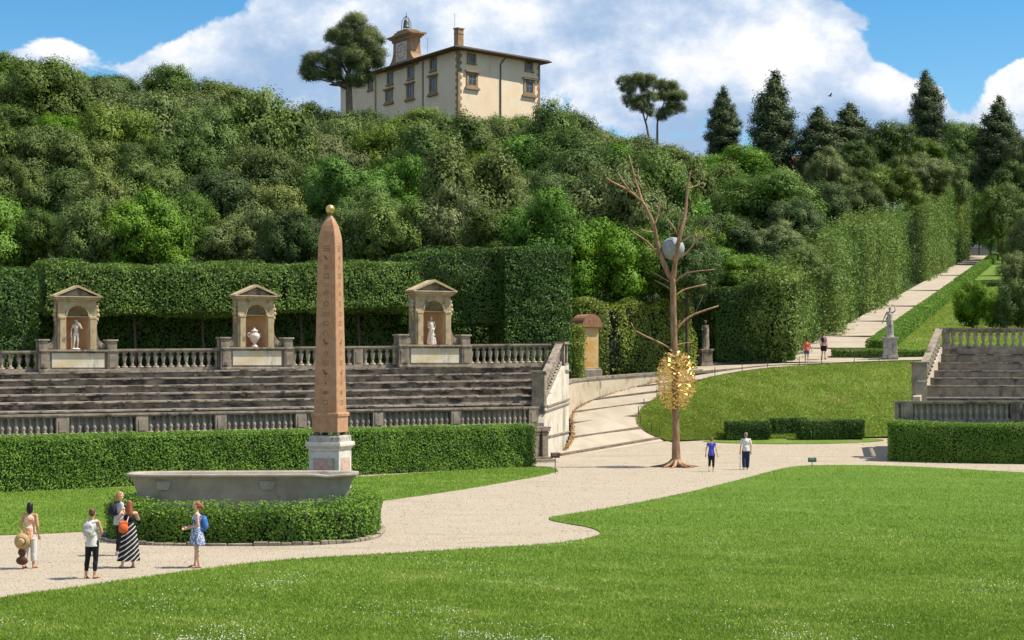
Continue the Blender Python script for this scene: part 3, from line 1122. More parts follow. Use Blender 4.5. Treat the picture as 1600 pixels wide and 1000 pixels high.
# ------------------------------------------------------------------ balustrades
def baluster_mesh(kind):
    b = MB()
    if kind == 'slim':
        b.box((0, 0, .045), (.20, .20, .09))
        b.lathe([(.07, .09), (.095, .13), (.06, .18), (.10, .30), (.105, .36), (.06, .62), (.048, .74), (.08, .80), (.05, .84), (.07, .91)], n=10, cap=False)
        b.box((0, 0, .955), (.19, .19, .09))
    else:
        b.box((0, 0, .05), (.25, .25, .10))
        b.lathe([(.08, .10), (.11, .14), (.06, .2), (.065, .32), (.125, .66), (.13, .74), (.07, .84), (.10, .90)], n=10, cap=False)
        b.box((0, 0, .95), (.24, .24, .10))
    me = b.mesh('baluster_' + kind)
    me.polygons.foreach_set('use_smooth', np.ones(len(me.polygons), dtype=bool))
    me.materials.append(M['baluster'])
    return me


BAL = {'slim': baluster_mesh('slim'), 'bulb': baluster_mesh('bulb')}


def balustrade(label, a, b, h, spacing, posts=(), kind='slim', group=None, pw=.5, w=.34, backing=None, rail=.15, plinth=.16, scale=1.0):
    """a, b: bottom points; posts: list of t in 0..1 (wide panels)"""
    a, b = Vector(a), Vector(b)
    mid = a.lerp(b, .5)
    root = empty('stone_balustrade', mid, label, 'balustrade', group)
    L = (b - a).to_2d().length
    d = (b - a).normalized()
    rz = math.atan2(d.y, d.x)
    MB().beam(a, b, w, plinth).build('plinth', M['stone'], root)
    r = MB()
    r.beam(a + Vector((0, 0, h - rail)), b + Vector((0, 0, h - rail)), w * .92, rail * .45)
    r.beam(a + Vector((0, 0, h - rail * .55)) - d * .03, b + Vector((0, 0, h - rail * .55)) + d * .03, w * 1.25, rail * .55)
    r.build('handrail', M['stone'], root)
    for t in posts:
        p = a.lerp(b, t)
        q = MB()
        q.box((p.x, p.y, p.z + h / 2), (pw, w * 1.08, h - .012), rz, bev=.01)
        q.box((p.x + d.y * .18, p.y - d.x * .18, p.z + h * .5), (pw * .6, .06, h * .5), rz)
        q.build('post', M['stone'], root)
    if backing:
        n_ = Vector((-d.y, d.x, 0)) * .22
        MB().beam(a + n_ + Vector((0, 0, .02)), b + n_ + Vector((0, 0, .02)), .12, h - .06).build('back_wall', M[backing], root)
    cuts = sorted([0.0] + [t for t in posts] + [1.0])
    hb = h - rail - plinth + .01
    cnt = 0
    for i in range(len(cuts) - 1):
        t0 = cuts[i] + (pw / 2 / L if cuts[i] in posts else 0)
        t1 = cuts[i + 1] - (pw / 2 / L if cuts[i + 1] in posts else 0)
        n = int(round((t1 - t0) * L / spacing))
        for k in range(n):
            t = t0 + (t1 - t0) * (k + .5) / n
            p = a.lerp(b, t)
            o = bpy.data.objects.new('baluster', BAL[kind])
            COL.objects.link(o)
            o.parent = root
            o.location = p + Vector((0, 0, plinth - .005)) - mid
            o.scale = (scale, scale, hb)
            o.rotation_euler = (0, 0, rz)
            cnt += 1
    return root, cnt


# ------------------------------------------------------------------ left stand
A0, A1 = Vector((WX(0, 72), 72, 0)), Vector((WX(838, 87), 87, 0))
B0, B1 = Vector((WX(0, 79), 79, 0)), Vector((WX(872, 93), 93, 0))


def SP(u, t, z):
    p = A0.lerp(A1, u).lerp(B0.lerp(B1, u), t)
    return Vector((p.x, p.y, z))


def u_at(px, t):
    lo, hi = -1.0, 2.0
    for _ in range(50):
        m_ = (lo + hi) / 2
        p = SP(m_, t, 0)
        if 800 + F * p.x / p.y < px: lo = m_
        else: hi = m_
    return lo


ZF = [(0.03, 1.86), (0.10, 2.98), (0.27, 3.32), (0.44, 3.64), (0.61, 3.96), (0.78, 4.28), (0.93, 4.58)]


def zk(k, u): return ZF[k][1] + (0.0 if k == 0 else 0.29 * max(0, k - 1) / 5 * u)


root = empty('seating_tiers', SP(.5, .5, 0), 'long flight of weathered grey stone seats behind the long clipped hedge', 'stone seating')
N_ = 60
U0, U1 = -0.32, 0.985
for k in range(1, 7):
    t, _ = ZF[k]
    t2 = ZF[k + 1][0] if k < 6 else 2.4
    b = MB()
    rows = []
    for i in range(N_ + 1):
        u = U0 + (U1 - U0) * i / N_
        zt, zb = zk(k, u) + 0.018 * mnoise.noise(Vector((u * 40, k, 0))), zk(k - 1, u) - .02
        rows += [SP(u, t, zb), SP(u, t, zt - .075), SP(u, t - .016, zt - .07), SP(u, t - .016 + .002 * mnoise.noise(Vector((u * 160, k, 3))), zt), SP(u, t2 + .01, zt)]
    fs = []
    mi = []
    for i in range(N_):
        for j in range(4):
            fs.append((i * 5 + j, (i + 1) * 5 + j, (i + 1) * 5 + j + 1, i * 5 + j + 1))
    b.add(rows, fs)
    b.m = [(0, 1, 1, 1)[i % 4] for i in range(len(fs))]
    b.build('seat_row', [M['seat'], M['nosing']], root)
# supporting wall below the lower balustrade
b = MB()
b.beam(SP(U0, .02, -.1), SP(1, .02, -.1), .5, 1.95)
b.beam(SP(U0, .00, 1.70), SP(1, .00, 1.70), .62, .155)
b.build('base_wall', M['stone'], root)
b = MB()
b.beam(SP(U0, .06, 1.2), SP(1, .06, 1.2), .55, .66)
b.build('walkway', M['stone'], root)

# lower balustrade along its foot, in two things (left and right of the obelisk they read as one run: one thing)
ua, ub = -0.12, u_at(838, 0)
pa, pb = SP(ua, 0, 1.855), SP(1.0, 0, 1.80)
pans = [-25, 96, 220, 343, 468, 588, 710, 831]
ts = [(u_at(p, 0) - ua) / (1.0 - ua) for p in pans]
balustrade('long low blind balustrade of slim balusters right above the long clipped hedge', pa, pb, 1.02, .315, [t for t in ts if 0 < t < 1], 'slim', pw=.56, backing='wallback', scale=1.0)

# upper balustrades between the niches
for (x0, x1, posts, lab) in [(-45, 63, [], 'upper balustrade left of the niche with the male statue'),
                             (176, 344, [], 'upper balustrade between the statue niche at far left and the urn niche'),
                             (454, 622, [558], 'upper balustrade passing behind the obelisk, right of the urn niche'),
                             (731, 858, [], 'upper balustrade with dark gaps right of the female statue niche')]:
    u0, u1 = u_at(x0, 1), u_at(x1, 1)
    p0, p1 = SP(u0, 1.0, 4.58 + .29 * u0), SP(u1, 1.0, 4.58 + .29 * u1)
    hgt = 1.0 + .2 * (u0 + u1) / 2
    tp = [(u_at(p, 1) - u0) / (u1 - u0) for p in posts]
    balustrade(lab, p0, p1, hgt, .37, tp, 'bulb', 'balustrades along the top of the left seating')

# light end wall of the stand
e_ = (B1 - A1).normalized()
nrm = Vector((e_.y, -e_.x, 0))
LW = (B1 - A1).length


def EP(t, off, z):
    p = A1 + e_ * (t * LW) + nrm * off
    return Vector((p.x, p.y, z))


root = empty('end_wall', EP(.5, .2, 0), 'tall pale plastered wall closing the seating beside the sandy ramp', 'wall')
outl = [(-.02, 2.0), (.06, 2.7), (.16, 2.85), (.92, 4.85), (1.16, 4.9)]
b = MB()
vs = []
for (t, zt) in outl:
    vs += [EP(t, -.12, -.3), EP(t, .42, -.3), EP(t, .42, zt), EP(t, -.12, zt)]
fs = [(0, 1, 2, 3), tuple(len(vs) - 4 + i for i in (3, 2, 1, 0))]
for i in range(len(outl) - 1):
    for k in range(4):
        fs.append((i * 4 + k, i * 4 + 4 + k, i * 4 + 4 + (k + 1) % 4, i * 4 + (k + 1) % 4))
b.add(vs, fs)
b.build('plaster_face', M['plaster'], root)
b = MB()
for z_, t0 in ((1.25, -.02), (2.55, .02), (2.78, .1)):
    b.beam(EP(t0, .44, z_), EP(1.16, .44, z_ + .25 * (z_ > 2)), .09, .07)
b.beam(EP(.97, .45, 4.55), EP(1.17, .45, 4.55), .1, .09)
b.build('string_course', M['stone'], root)
balustrade('steep balustrade running down the end of the left seating', EP(.19, .12, 3.12), EP(.93, .12, 4.92), 1.12, .42, [], 'bulb', w=.32, group=None)
# pillars of the end wall
p = EP(.08, .06, 0)
rz = math.atan2(e_.y, e_.x)
b = MB()
b.box((p.x, p.y, 3.15), (.62, .66, 2.7), rz, bev=.02)
b.box((p.x, p.y, 4.56), (.78, .82, .13), rz, bev=.02)
b.box((p.x, p.y, 2.86), (.70, .74, .1), rz)
b.box((p.x - .1, p.y - .34, 3.85), (.34, .05, .9), rz - R(90) + R(0))
b.build('corner_pillar', M['stone'], root)
b = MB()
for t_ in (.985, 1.13):
    q = EP(t_, .12, 0)
    b.box((q.x, q.y, 5.46), (.30, .5, 1.16), rz, bev=.02)
q0, q1 = EP(.94, .12, 6.02), EP(1.18, .12, 6.02)
b.beam(q0, q1, .62, .13)
b.beam(EP(.94, .12, 4.88), EP(1.18, .12, 4.88), .58, .12)
q = EP(1.06, -.02, 5.4)
b.build('top_pillar', M['stone'], root)
b = MB()
for (px_, Y_, w_, d_) in ((833, 86.35, .44, .5), (849, 86.7, .34, .42)):
    p = Vector((WX(px_, Y_), Y_, 0))
    b.box((p.x, p.y, .80), (w_, d_, 1.62), R(30), bev=.02)
    b.box((p.x, p.y, 1.66), (w_ + .14, d_ + .14, .14), R(30), bev=.02)
    b.box((p.x, p.y, 1.50), (w_ + .06, d_ + .06, .12), R(30), bev=.02)
    b.box((p.x, p.y, .12), (w_ + .14, d_ + .14, .34), R(30), bev=.02)
p = Vector((WX(842, 86.5), 86.75, 0))
b.box((p.x, p.y, 1.78), (1.05, .7, .10), R(30), bev=.02)
b.build('front_pillar', M['stone'], root)
b = MB()
for i, (w_, z_) in enumerate(((1.7, .06), (1.4, .17), (1.1, .28))):
    p = Vector((WX(843, 86), 86.1 + .28 * i, 0))
    b.box((p.x, p.y, z_), (w_, .9, .10), R(26), bev=.01)
b.build('step', M['stone'], root)

# ------------------------------------------------------------------ niches
def shell_niche(px, sc_, label, figure):
    u = u_at(px, 1.0)
    base = SP(u, .985, 4.58 + .29 * u)
    tdir = (B1 - B0).normalized()
    rz = math.atan2(tdir.y, tdir.x)
    root = empty('niche_aedicule', base, label, 'niche', 'pedimented niches along the upper balustrade', rz)
    s = sc_
    def S(mb_):
        mb_.v = [(v[0] * s, v[1] * s, v[2] * s) for v in mb_.v]
        return mb_
    k1 = (1.0 + .2 * u) / s      # plinth height matches the balustrade
    b = MB()
    b.box((0, .05, k1 / 2), (2.70, .62, k1 - .02))
    b.box((0, 0.02, k1 - .045), (3.72, .86, .09), bev=.02)
    b.box((0, 0.0, .05), (3.72, .84, .12), bev=.02)
    S(b).build('plinth', M['stone'], root, keep=True)
    b = MB(); b.box((0, -.27, k1 * .5 + .02), (2.45, .05, k1 * .66), bev=.01)
    S(b).build('plinth_panel', M['panel'], root, keep=True)
    for sx in (-1, 1):
        b = MB()
        b.box((sx * 1.6, 0.02, k1 / 2), (.50, .78, k1 - .10), bev=.02)
        b.box((sx * 1.6, -.38, k1 / 2), (.32, .04, k1 * .6))
        b.box((sx * 1.6, .02, k1 + .20), (.44, .6, .42), bev=.02)
        b.box((sx * 1.6, .02, k1 + .44), (.56, .70, .08), bev=.02)
        S(b).build('pier_block', M['stone'], root, keep=True)
    yf, yb = -.12, .55
    z1, zi, za = k1, k1 + 1.56, k1 + 2.26
    hw, ro = .90, .52
    b = MB()
    # piers, spandrels
    for sx in (-1, 1):
        b.box((sx * (hw + ro) / 2, (yf + yb) / 2, (z1 + zi) / 2), (hw - ro, yb - yf, zi - z1))
        b.box((sx * (hw + ro) / 2 - sx * .01, yf - .03, (z1 + zi) / 2 - .05), (.24, .10, zi - z1 - .12), bev=.015)
        b.box((sx * (hw + ro) / 2, yf - .03, zi - .06), (.34, .14, .12), bev=.02)
    na = 14
    arc = [(ro * math.cos(math.pi * i / na), zi + ro * math.sin(math.pi * i / na)) for i in range(na + 1)]
    for i in range(na):
        (x0, z0), (x1_, z1_) = arc[i], arc[i + 1]
        def outp(x, z):
            a = math.atan2(z - zi, x)
            if abs(math.cos(a)) * (za - zi) > abs(math.sin(a)) * hw: kk = hw / max(abs(math.cos(a)), 1e-6)
            else: kk = (za - zi) / max(abs(math.sin(a)), 1e-6)
            return (kk * math.cos(a), zi + kk * math.sin(a))
        o0, o1 = outp(x0, z0), outp(x1_, z1_)
        b.slab([(x0, z0), o0, o1, (x1_, z1_)][::1], yf, yb)
        b.tube([(x0, yf - .02, z0), (x1_, yf - .02, z1_)], .035, 6)
    b.box((0, yb + .04, (z1 + za) / 2), (1.8, .10, za - z1))
    # cornice
    b.box((0, .18, za + .035), (1.90, .84, .07), bev=.01)
    b.box((0, .18, za + .12), (2.10, .98, .10), bev=.02)
    S(b).build('body', M['niche_stone'], root, keep=True)
    # recess
    b = MB()
    nb_ = 16
    vs = []
    for i in range(nb_ + 1):
        a = math.pi * i / nb_
        x, y = ro * math.cos(a), yf + .06 + (ro + .06) * math.sin(a)
        vs += [(x, y, z1 + .01), (x, y, zi)]
    b.add(vs, [(2 * i, 2 * i + 1, 2 * i + 3, 2 * i + 2) for i in range(nb_)])
    b.add([(-ro, yf + .02, z1 + .012), (ro, yf + .02, z1 + .012), (ro, yb, z1 + .012), (-ro, yb, z1 + .012)], [(0, 1, 2, 3)])
    S(b).build('recess', M['niche_red'], root, keep=True)
    b = MB()
    vs, fs = [], []
    ne, nf = 8, 36
    for j in range(ne + 1):
        el = math.pi / 2 * j / ne
        for i in range(nf + 1):
            a = math.pi * i / nf
            rr = ro * (1 - .09 * abs(math.sin(a * 6)) * math.sin(el))
            # fan from the bottom centre of the back
            vs.append((rr * math.cos(a) * math.sin(el), yf + .07 + ro * math.cos(el) * 1.0, zi + rr * math.sin(a) * math.sin(el)))
    for j in range(ne):
        for i in range(nf):
            fs.append((j * (nf + 1) + i, j * (nf + 1) + i + 1, (j + 1) * (nf + 1) + i + 1, (j + 1) * (nf + 1) + i))
    b.add(vs, fs)
    b.box((0, yf + .30, zi - .02), (ro * 2, .5, .05))
    S(b).build('shell', M['niche_stone'], root, smooth=False, keep=True)
    # pediment
    b = MB()
    zp = za + .17
    b.slab([(-.98, zp), (.98, zp), (0, zp + .42)], -.12, .55)
    S(b).build('tympanum', M['stone'], root, keep=True)
    b = MB()
    for sx in (-1, 1):
        v = [(sx * 1.14, zp - .0), (sx * 1.12, zp + .09), (0, zp + .58), (0, zp + .47)]
        if sx < 0: v = v[::-1]
        b.slab(v, -.32, .62)
    b.box((0, .15, zp + .028), (2.22, 1.0, .055), bev=.01)
    S(b).build('raking_cornice', M['niche_stone'], root, keep=True)
    # side scrolls and carved brackets
    for sx in (-1, 1):
        pts = [(sx * .88, k1 + .01), (sx * 1.36, k1 + .01), (sx * 1.36, k1 + .28)]
        for i in range(9):
            a = math.pi / 2 * i / 8
            pts.append((sx * (1.33 - .38 * math.sin(a)), k1 + .92 - .62 * math.cos(a)))
        pts += [(sx * .94, k1 + 1.3), (sx * .88, k1 + 1.3)]
        b = MB()
        b.slab(pts if sx > 0 else pts[::-1], .0, .42)
        b.lathe([(.13, -.02), (.15, .2), (.13, .46)], n=12)
        o = len(b.v) - 36
        for i in range(o, len(b.v)):
            v = b.v[i]
            b.v[i] = (sx * 1.22 + v[0], -.02 + v[2], k1 + .18 + v[1])
        S(b).build('side_scroll', M['stone'], root, keep=True)
        b = MB()
        for (x, z, r1, r2) in ((.97, 1.42, .09, .12), (1.0, 1.62, .12, .12), (.99, 1.82, .10, .13), (.96, 2.0, .08, .10), (.93, 1.25, .06, .12)):
            b.ellipsoid((sx * x, .12, k1 + z), (r1, .16, r2), 8, 6)
        S(b).build('carved_bracket', M['niche_stone'], root, smooth=True, keep=True)
    pos = Vector((0, .12 * s, (k1 + .012) * s))
    pos.rotate(Matrix.Rotation(rz, 3, 'Z'))
    return base + pos, rz


# ------------------------------------------------------------------ figures (people and statues)
def figure_blob(H, pose, inflate=0.0, nude=True, fingers=True):
    """pose: dict of joint overrides (fractions of H) -> MB of overlapping shapes"""
    J = {'pelvis': (0, 0, .53), 'chest': (0, 0, .74), 'neck': (0, 0, .825), 'head': (0, -.008, .932),
         'shL': (.098, 0, .80), 'elL': (.125, .01, .63), 'wrL': (.125, -.03, .48), 'shR': (-.098, 0, .80), 'elR': (-.125, .01, .63), 'wrR': (-.125, -.03, .48),
         'hipL': (.048, 0, .50), 'knL': (.052, -.01, .275), 'anL': (.055, .01, .045), 'hipR': (-.048, 0, .50), 'knR': (-.052, -.01, .275), 'anR': (-.055, .01, .045),
         'toeL': None, 'toeR': None, 'haL': None, 'haR': None}
    J.update(pose)
    q = {k: (Vector(v) * H if v is not None else None) for k, v in J.items()}
    for s_ in 'LR':
        if q['toe' + s_] is None:
            q['toe' + s_] = q['an' + s_] + Vector((0.012 * (1 if s_ == 'L' else -1), -.095, -.030)) * H
        if q['ha' + s_] is None:
            q['ha' + s_] = (q['wr' + s_] - q['el' + s_]).normalized() * .095 * H + q['wr' + s_]
    return q


def body_mb(H, q, female=True):
    b = MB()
    w = .92 if female else 1.0
    p, c = q['pelvis'], q['chest']
    mid = p.lerp(c, .45)
    b.ellipsoid(p + Vector((0, 0, -.005 * H)), (.088 * H, .064 * H, .066 * H))
    b.ellipsoid(mid, (.070 * H * w, .054 * H, .09 * H))
    b.ellipsoid(c, (.088 * H * w, .058 * H, .095 * H))
    if female:
        for s_ in (-1, 1): b.ellipsoid(c + Vector((s_ * .036, -.04, .0)) * H, (.032 * H, .030 * H, .032 * H))
    b.cone(q['neck'] - Vector((0, 0, .02 * H)), q['head'] - Vector((0, -.008 * H, .04 * H)), .031 * H * w, .027 * H)
    for s_ in 'LR':
        sh = q['sh' + s_] * 1.0
        b.cone(q['neck'] + Vector((0, 0, -.025 * H)), sh, .030 * H, .032 * H * w)
        b.cone(sh, q['el' + s_], .029 * H * w, .021 * H * w)
        b.cone(q['el' + s_], q['wr' + s_], .021 * H * w, .0145 * H * w)
        b.cone(q['hip' + s_], q['kn' + s_], .050 * H, .031 * H)
        b.cone(q['kn' + s_], q['an' + s_], .030 * H, .020 * H)
        b.ellipsoid(q['kn' + s_].lerp(q['an' + s_], .3) + Vector((0, .012 * H, 0)), (.029 * H, .030 * H, .06 * H))
        b.cone(q['an' + s_] + Vector((0, .012 * H, -.018 * H)), q['toe' + s_], .020 * H, .013 * H)
        # hand: palm, four fingers, thumb
        wr, ha = q['wr' + s_], q['ha' + s_]
        d = (ha - wr).normalized()
        side = d.cross(Vector((0, 1, 0)))
        side = side.normalized() if side.length > .1 else Vector((0, 0, 1))
        nn = d.cross(side)
        if nn.y > 0 and False: nn = -nn
        pal = wr + d * .035 * H
        b.cone(wr + d * .006 * H, wr + d * .045 * H, .015 * H, .019 * H)
        b.ellipsoid(pal, (.020 * H, .020 * H, .020 * H))
        for i, ln in enumerate((.040, .046, .043, .034)):
            o = side * (i - 1.5) * .0105 * H
            a0 = wr + d * .052 * H + o
            a1 = a0 + d * ln * .55 * H + nn * .004 * H
            a2 = a1 + (d * .7 + nn * .7) * ln * .45 * H
            b.cone(a0, a1, .0062 * H, .0055 * H, 6); b.cone(a1, a2, .0055 * H, .0045 * H, 6)
        t0 = wr + d * .02 * H + side * -.017 * H
        b.cone(t0, t0 + (d * .7 - side * .55 + nn * .4) * .035 * H, .0070 * H, .0055 * H, 6)
    # head with jaw, nose, ears
    h = q['head']
    fw = q.get('face', Vector((0, -1, 0)))
    fw = fw.normalized(); rt = fw.cross(Vector((0, 0, 1))).normalized()
    rot = Matrix((rt, -fw, Vector((0, 0, 1)))).transposed()
    b.ellipsoid(h + Vector((0, 0, .010 * H)), (.043 * H, .053 * H, .052 * H), rot=rot)
    b.ellipsoid(h + fw * .014 * H + Vector((0, 0, -.032 * H)), (.031 * H, .034 * H, .034 * H), rot=rot)
    b.cone(h + fw * .048 * H + Vector((0, 0, .004 * H)), h + fw * .062 * H + Vector((0, 0, -.013 * H)), .005 * H, .008 * H, 6)
    b.ellipsoid(h + fw * .047 * H + Vector((0, 0, -.031 * H)), (.014 * H, .008 * H, .006 * H), rot=rot)
    for s_ in (-1, 1):
        b.ellipsoid(h + rt * s_ * .043 * H + Vector((0, 0, -.005 * H)), (.007 * H, .012 * H, .017 * H), 8, 6, rot=rot)
    return b


SKIN = {'light': mat('fair_skin', (0.62, 0.36, 0.24), (0.66, 0.40, 0.28), 6, rough=0.5),
        'tan': mat('tanned_skin', (0.50, 0.25, 0.14), (0.55, 0.29, 0.17), 6, rough=0.5)}


def cloth(name, c1, c2=None, scale=8, mid=(.45, .55), **kw):
    return mat(name, c1, c2, scale, rough=.85, bump=.3, bscale=30, mid=mid, **kw)


def shell(b_parts, name, m, vox, root, it=3):
    b = MB()
    for p in b_parts:
        if p[0] == 'c': b.cone(*p[1:])
        elif p[0] == 't': b.tube([p[1], p[2]], [p[3], p[4]], 16)
        else: b.ellipsoid(*p[1:])
    return b.remesh(name, m, vox, root, it)


def rings_mesh(name, rings, m, root, n=28, folds=0.0, nf=9, cap=True, seed=0):
    """rings: (centre, rx, ry)"""
    b = MB()
    vs, fs = [], []
    for i, (c, rx, ry) in enumerate(rings):
        f_ = folds * (i / (len(rings) - 1)) ** 1.3
        for k in range(n):
            a = 2 * math.pi * k / n
            q = 1 + f_ * math.sin(nf * a + seed + i * .35)
            vs.append((c[0] + rx * q * math.cos(a), c[1] + ry * q * math.sin(a), c[2]))
    for i in range(len(rings) - 1):
        for k in range(n):
            j = (k + 1) % n
            fs.append((i * n + k, (i + 1) * n + k, (i + 1) * n + j, i * n + j))
    b.add(vs, fs)
    return b.build(name, m, root, smooth=True, keep=True)


def person(loc, rz, H, pose, label, skin='light', female=True, vox=None):
    root = empty('person', loc, label, 'person', None, rz)
    q = figure_blob(H, pose)
    if 'face' in pose: q['face'] = Vector(pose['face'])
    vox = vox or .0052 * H
    body_mb(H, q, female).remesh('body', SKIN[skin], vox, root, 3)
    return root, q


def garment_torso(q, H, zlo, name, m, root, sleeves=0.0, female=True, inf=.010, shoulders=True, vox=None):
    w = .92 if female else 1.0
    p, c = q['pelvis'], q['chest']
    L = []
    mid = p.lerp(c, .45)
    I = inf * H
    L.append(('e', c, (.088 * H * w + I, .058 * H + I, .088 * H + (I if shoulders else 0))))
    L.append(('e', mid, (.074 * H * w + I, .056 * H + I, .10 * H)))
    if female:
        for s_ in (-1, 1): L.append(('e', c + Vector((s_ * .036, -.04, .0)) * H, (.034 * H + I * .5,) * 3))
    if zlo < .55:
        L.append(('t', mid, Vector((p.x, p.y, zlo * H)), .070 * H + I, .088 * H + I))
    for s_ in 'LR':
        if shoulders:
            L.append(('c', q['neck'] + Vector((0, 0, -.035 * H)), q['neck'].lerp(q['sh' + s_], 1.0 if sleeves > 0 else .62), .026 * H + I * .7, .028 * H + I * .6))
        if sleeves > 0:
            L.append(('e', q['sh' + s_], (.030 * H + I * .6,) * 3))
            L.append(('t', q['sh' + s_], q['sh' + s_].lerp(q['el' + s_], sleeves), .029 * H + I * .6, .026 * H + I * .8))
    return shell(L, name, m, vox or .008 * H, root, 3)


def trousers(q, H, tlen, name, m, root, inf=.006, loose=0.0, vox=None):
    """tlen: 0..1 to the knee, 1..2 from knee to ankle"""
    I = inf * H
    L = [('e', q['pelvis'] + Vector((0, 0, .005 * H)), (.090 * H + I, .066 * H + I, .062 * H + I))]
    for s_ in 'LR':
        h, k, a = q['hip' + s_], q['kn' + s_], q['an' + s_]
        if tlen <= 1:
            L.append(('t', h, h.lerp(k, tlen), .052 * H + I, (.052 - .014 * tlen) * H + I + loose * H))
        else:
            L.append(('c', h, k, .052 * H + I, .032 * H + I + loose * H))
            e2 = k.lerp(a, tlen - 1)
            L.append(('t', k, e2, .032 * H + I + loose * H, .024 * H + I + loose * H))
            L.append(('e', k.lerp(a, .3) + Vector((0, .012 * H, 0)), (.029 * H + I * 1.3, .030 * H + I * 1.3, .06 * H + I)))
    return shell(L, name, m, vox or .008 * H, root, 2)


def hair(q, H, name, m, root, kind, vox=None):
    h = q['head']
    fw = q.get('face', Vector((0, -1, 0))).normalized()
    bk = -fw
    up = Vector((0, 0, 1))
    L = [('e', h + bk * .012 * H + up * .020 * H, (.049 * H, .049 * H, .050 * H)), ('e', h + bk * .022 * H + up * -.004 * H, (.045 * H, .045 * H, .045 * H))]
    if kind == 'bun':
        L.append(('e', h + bk * .055 * H + up * .045 * H, (.024 * H,) * 3))
    elif kind == 'bob':
        L.append(('c', h + bk * .020 * H, h + bk * .026 * H - up * .060 * H, .052 * H, .050 * H))
    elif kind == 'long':
        L.append(('c', h + bk * .022 * H, h + bk * .050 * H - up * .13 * H, .046 * H, .050 * H))
        L.append(('c', h + bk * .050 * H - up * .13 * H, h + bk * .055 * H - up * .20 * H, .048 * H, .022 * H))
    elif kind == 'pony':
        L.append(('c', h + bk * .055 * H + up * .02 * H, h + bk * .085 * H - up * .03 * H, .020 * H, .024 * H))
        L.append(('c', h + bk * .085 * H - up * .03 * H, h + bk * .080 * H - up * .11 * H, .024 * H, .010 * H))
    return shell(L, name, m, vox or .007 * H, root, 2)


def shoes(q, H, m, root, name='shoe', up=.016):
    for s_ in 'LR':
        a, t = q['an' + s_], q['toe' + s_]
        L = [('c', a + Vector((0, .016 * H, -.022 * H)), t, up * H + .006 * H, .016 * H), ('c', a + Vector((0, .016 * H, -.012 * H)), a + Vector((0, 0.0, 0.0)), .023 * H, .020 * H)]
        shell(L, name, m, .006 * H, root, 1)


def sandals(q, H, m, root):
    for s_ in 'LR':
        a, t = q['an' + s_], q['toe' + s_]
        b = MB()
        d = (t - a); d.z = 0
        c = a.lerp(t, .42)
        rz = math.atan2(d.y, d.x)
        zb = min(t.z - .016 * H, a.z - .04 * H)
        b.box((c.x, c.y, zb), (.155 * H, .048 * H, .010 * H), rz, bev=.004)
        b.tube([a.lerp(t, .55) + Vector((.022 * H, 0, -.016 * H)), a.lerp(t, .6) + Vector((0, 0, .012 * H)), a.lerp(t, .55) + Vector((-.022 * H, 0, -.016 * H))], .004 * H, 6)
        b.build('sandal', m, root, keep=True)


def on_ground(px, py, Yg=None):
    return G(px, py)


# ------------------------------------------------------------------ statues in the niches
NW = [shell_niche(120, 1.0, 'pedimented niche at far left sheltering a nude male statue', 'm'),
      shell_niche(399, 1.02, 'pedimented niche sheltering a white urn, left of the obelisk', 'u'),
      shell_niche(676, 1.12, 'pedimented niche sheltering a robed female statue, right of the obelisk', 'f')]


def statue(loc, rz, H, pose, label, m, female=True, drape=None, ped=None, extras=None, name='statue', face=None):
    root = empty(name, loc, label, 'statue', None, rz)
    z0 = ped[1] if ped else 0
    q = figure_blob(H, pose)
    if face: q['face'] = Vector(face)
    b = body_mb(H, q, female)
    b.ellipsoid((0, 0, .02 * H), (.15 * H, .12 * H, .035 * H))       # rock base the figure stands on
    if drape:
        for d in drape: (b.cone if d[0] == 'c' else b.ellipsoid)(*[([x * H for x in y] if isinstance(y, (list, tuple)) else (y * H)) for y in d[1:]])
    b.ellipsoid(q['head'] + Vector((0, .012 * H, .018 * H)), (.048 * H, .05 * H, .048 * H))
    o = b.remesh('figure', m, .011 * H, root, 2)
    o.location = (0, 0, z0)
    return root


contra = {'knR': (-.055, -.035, .28), 'anR': (-.075, -.02, .055), 'anL': (.05, .01, .055)}
statue(NW[0][0], NW[0][1] - R(15), 1.42, dict(contra, elR=(-.15, .0, .66), wrR=(-.155, -.03, .50), elL=(.16, -.06, .70), wrL=(.07, -.10, .84)),
       'white nude male statue with one arm raised, in the far left niche', M['marble'], female=False,
       drape=[('c', (-.13, .02, .02), (-.14, .02, .42), .040, .030), ('c', (.11, -.09, .86), (.19, -.05, .68), .018, .022)])
statue(NW[2][0], NW[2][1] - R(20), 1.46, dict(contra, elL=(.15, .02, .66), wrL=(.10, -.06, .56), wrR=(-.10, -.09, .60)),
       'weathered robed female statue in the niche right of the obelisk', M['marble'],
       drape=[('c', (0, 0, .56), (0, 0, .06), .095, .125), ('c', (-.05, -.03, .4), (-.1, -.03, .08), .07, .07), ('c', (.1, -.02, .22), (.12, -.02, .05), .055, .065), ('c', (.1, -.03, .3), (.11, -.05, .34), .03, .035), ('c', (0, 0, .7), (0, 0, .55), .085, .09)])
# urn
loc, rz = NW[1]
root = empty('urn', loc, 'white lidded stone urn standing in the niche left of the obelisk', 'urn', None, rz)
MB().lathe([(.17, 0), (.17, .06), (.10, .10), (.07, .17), (.10, .22), (.22, .36), (.27, .52), (.26, .62), (.16, .70), (.15, .76), (.19, .78)], n=20).build('vessel', M['marble'], root, smooth=True, keep=True)
MB().lathe([(.19, .78), (.17, .82), (.06, .88), (.05, .93), (.03, .97), (.01, .98)], n=16).build('lid', M['marble'], root, smooth=True, keep=True)
for sx in (-1, 1):
    b = MB(); b.tube([(sx * .24, 0, .45), (sx * .34, 0, .55), (sx * .33, 0, .68), (sx * .2, 0, .70)], .025, 8)
    b.build('handle', M['marble'], root, smooth=True, keep=True)


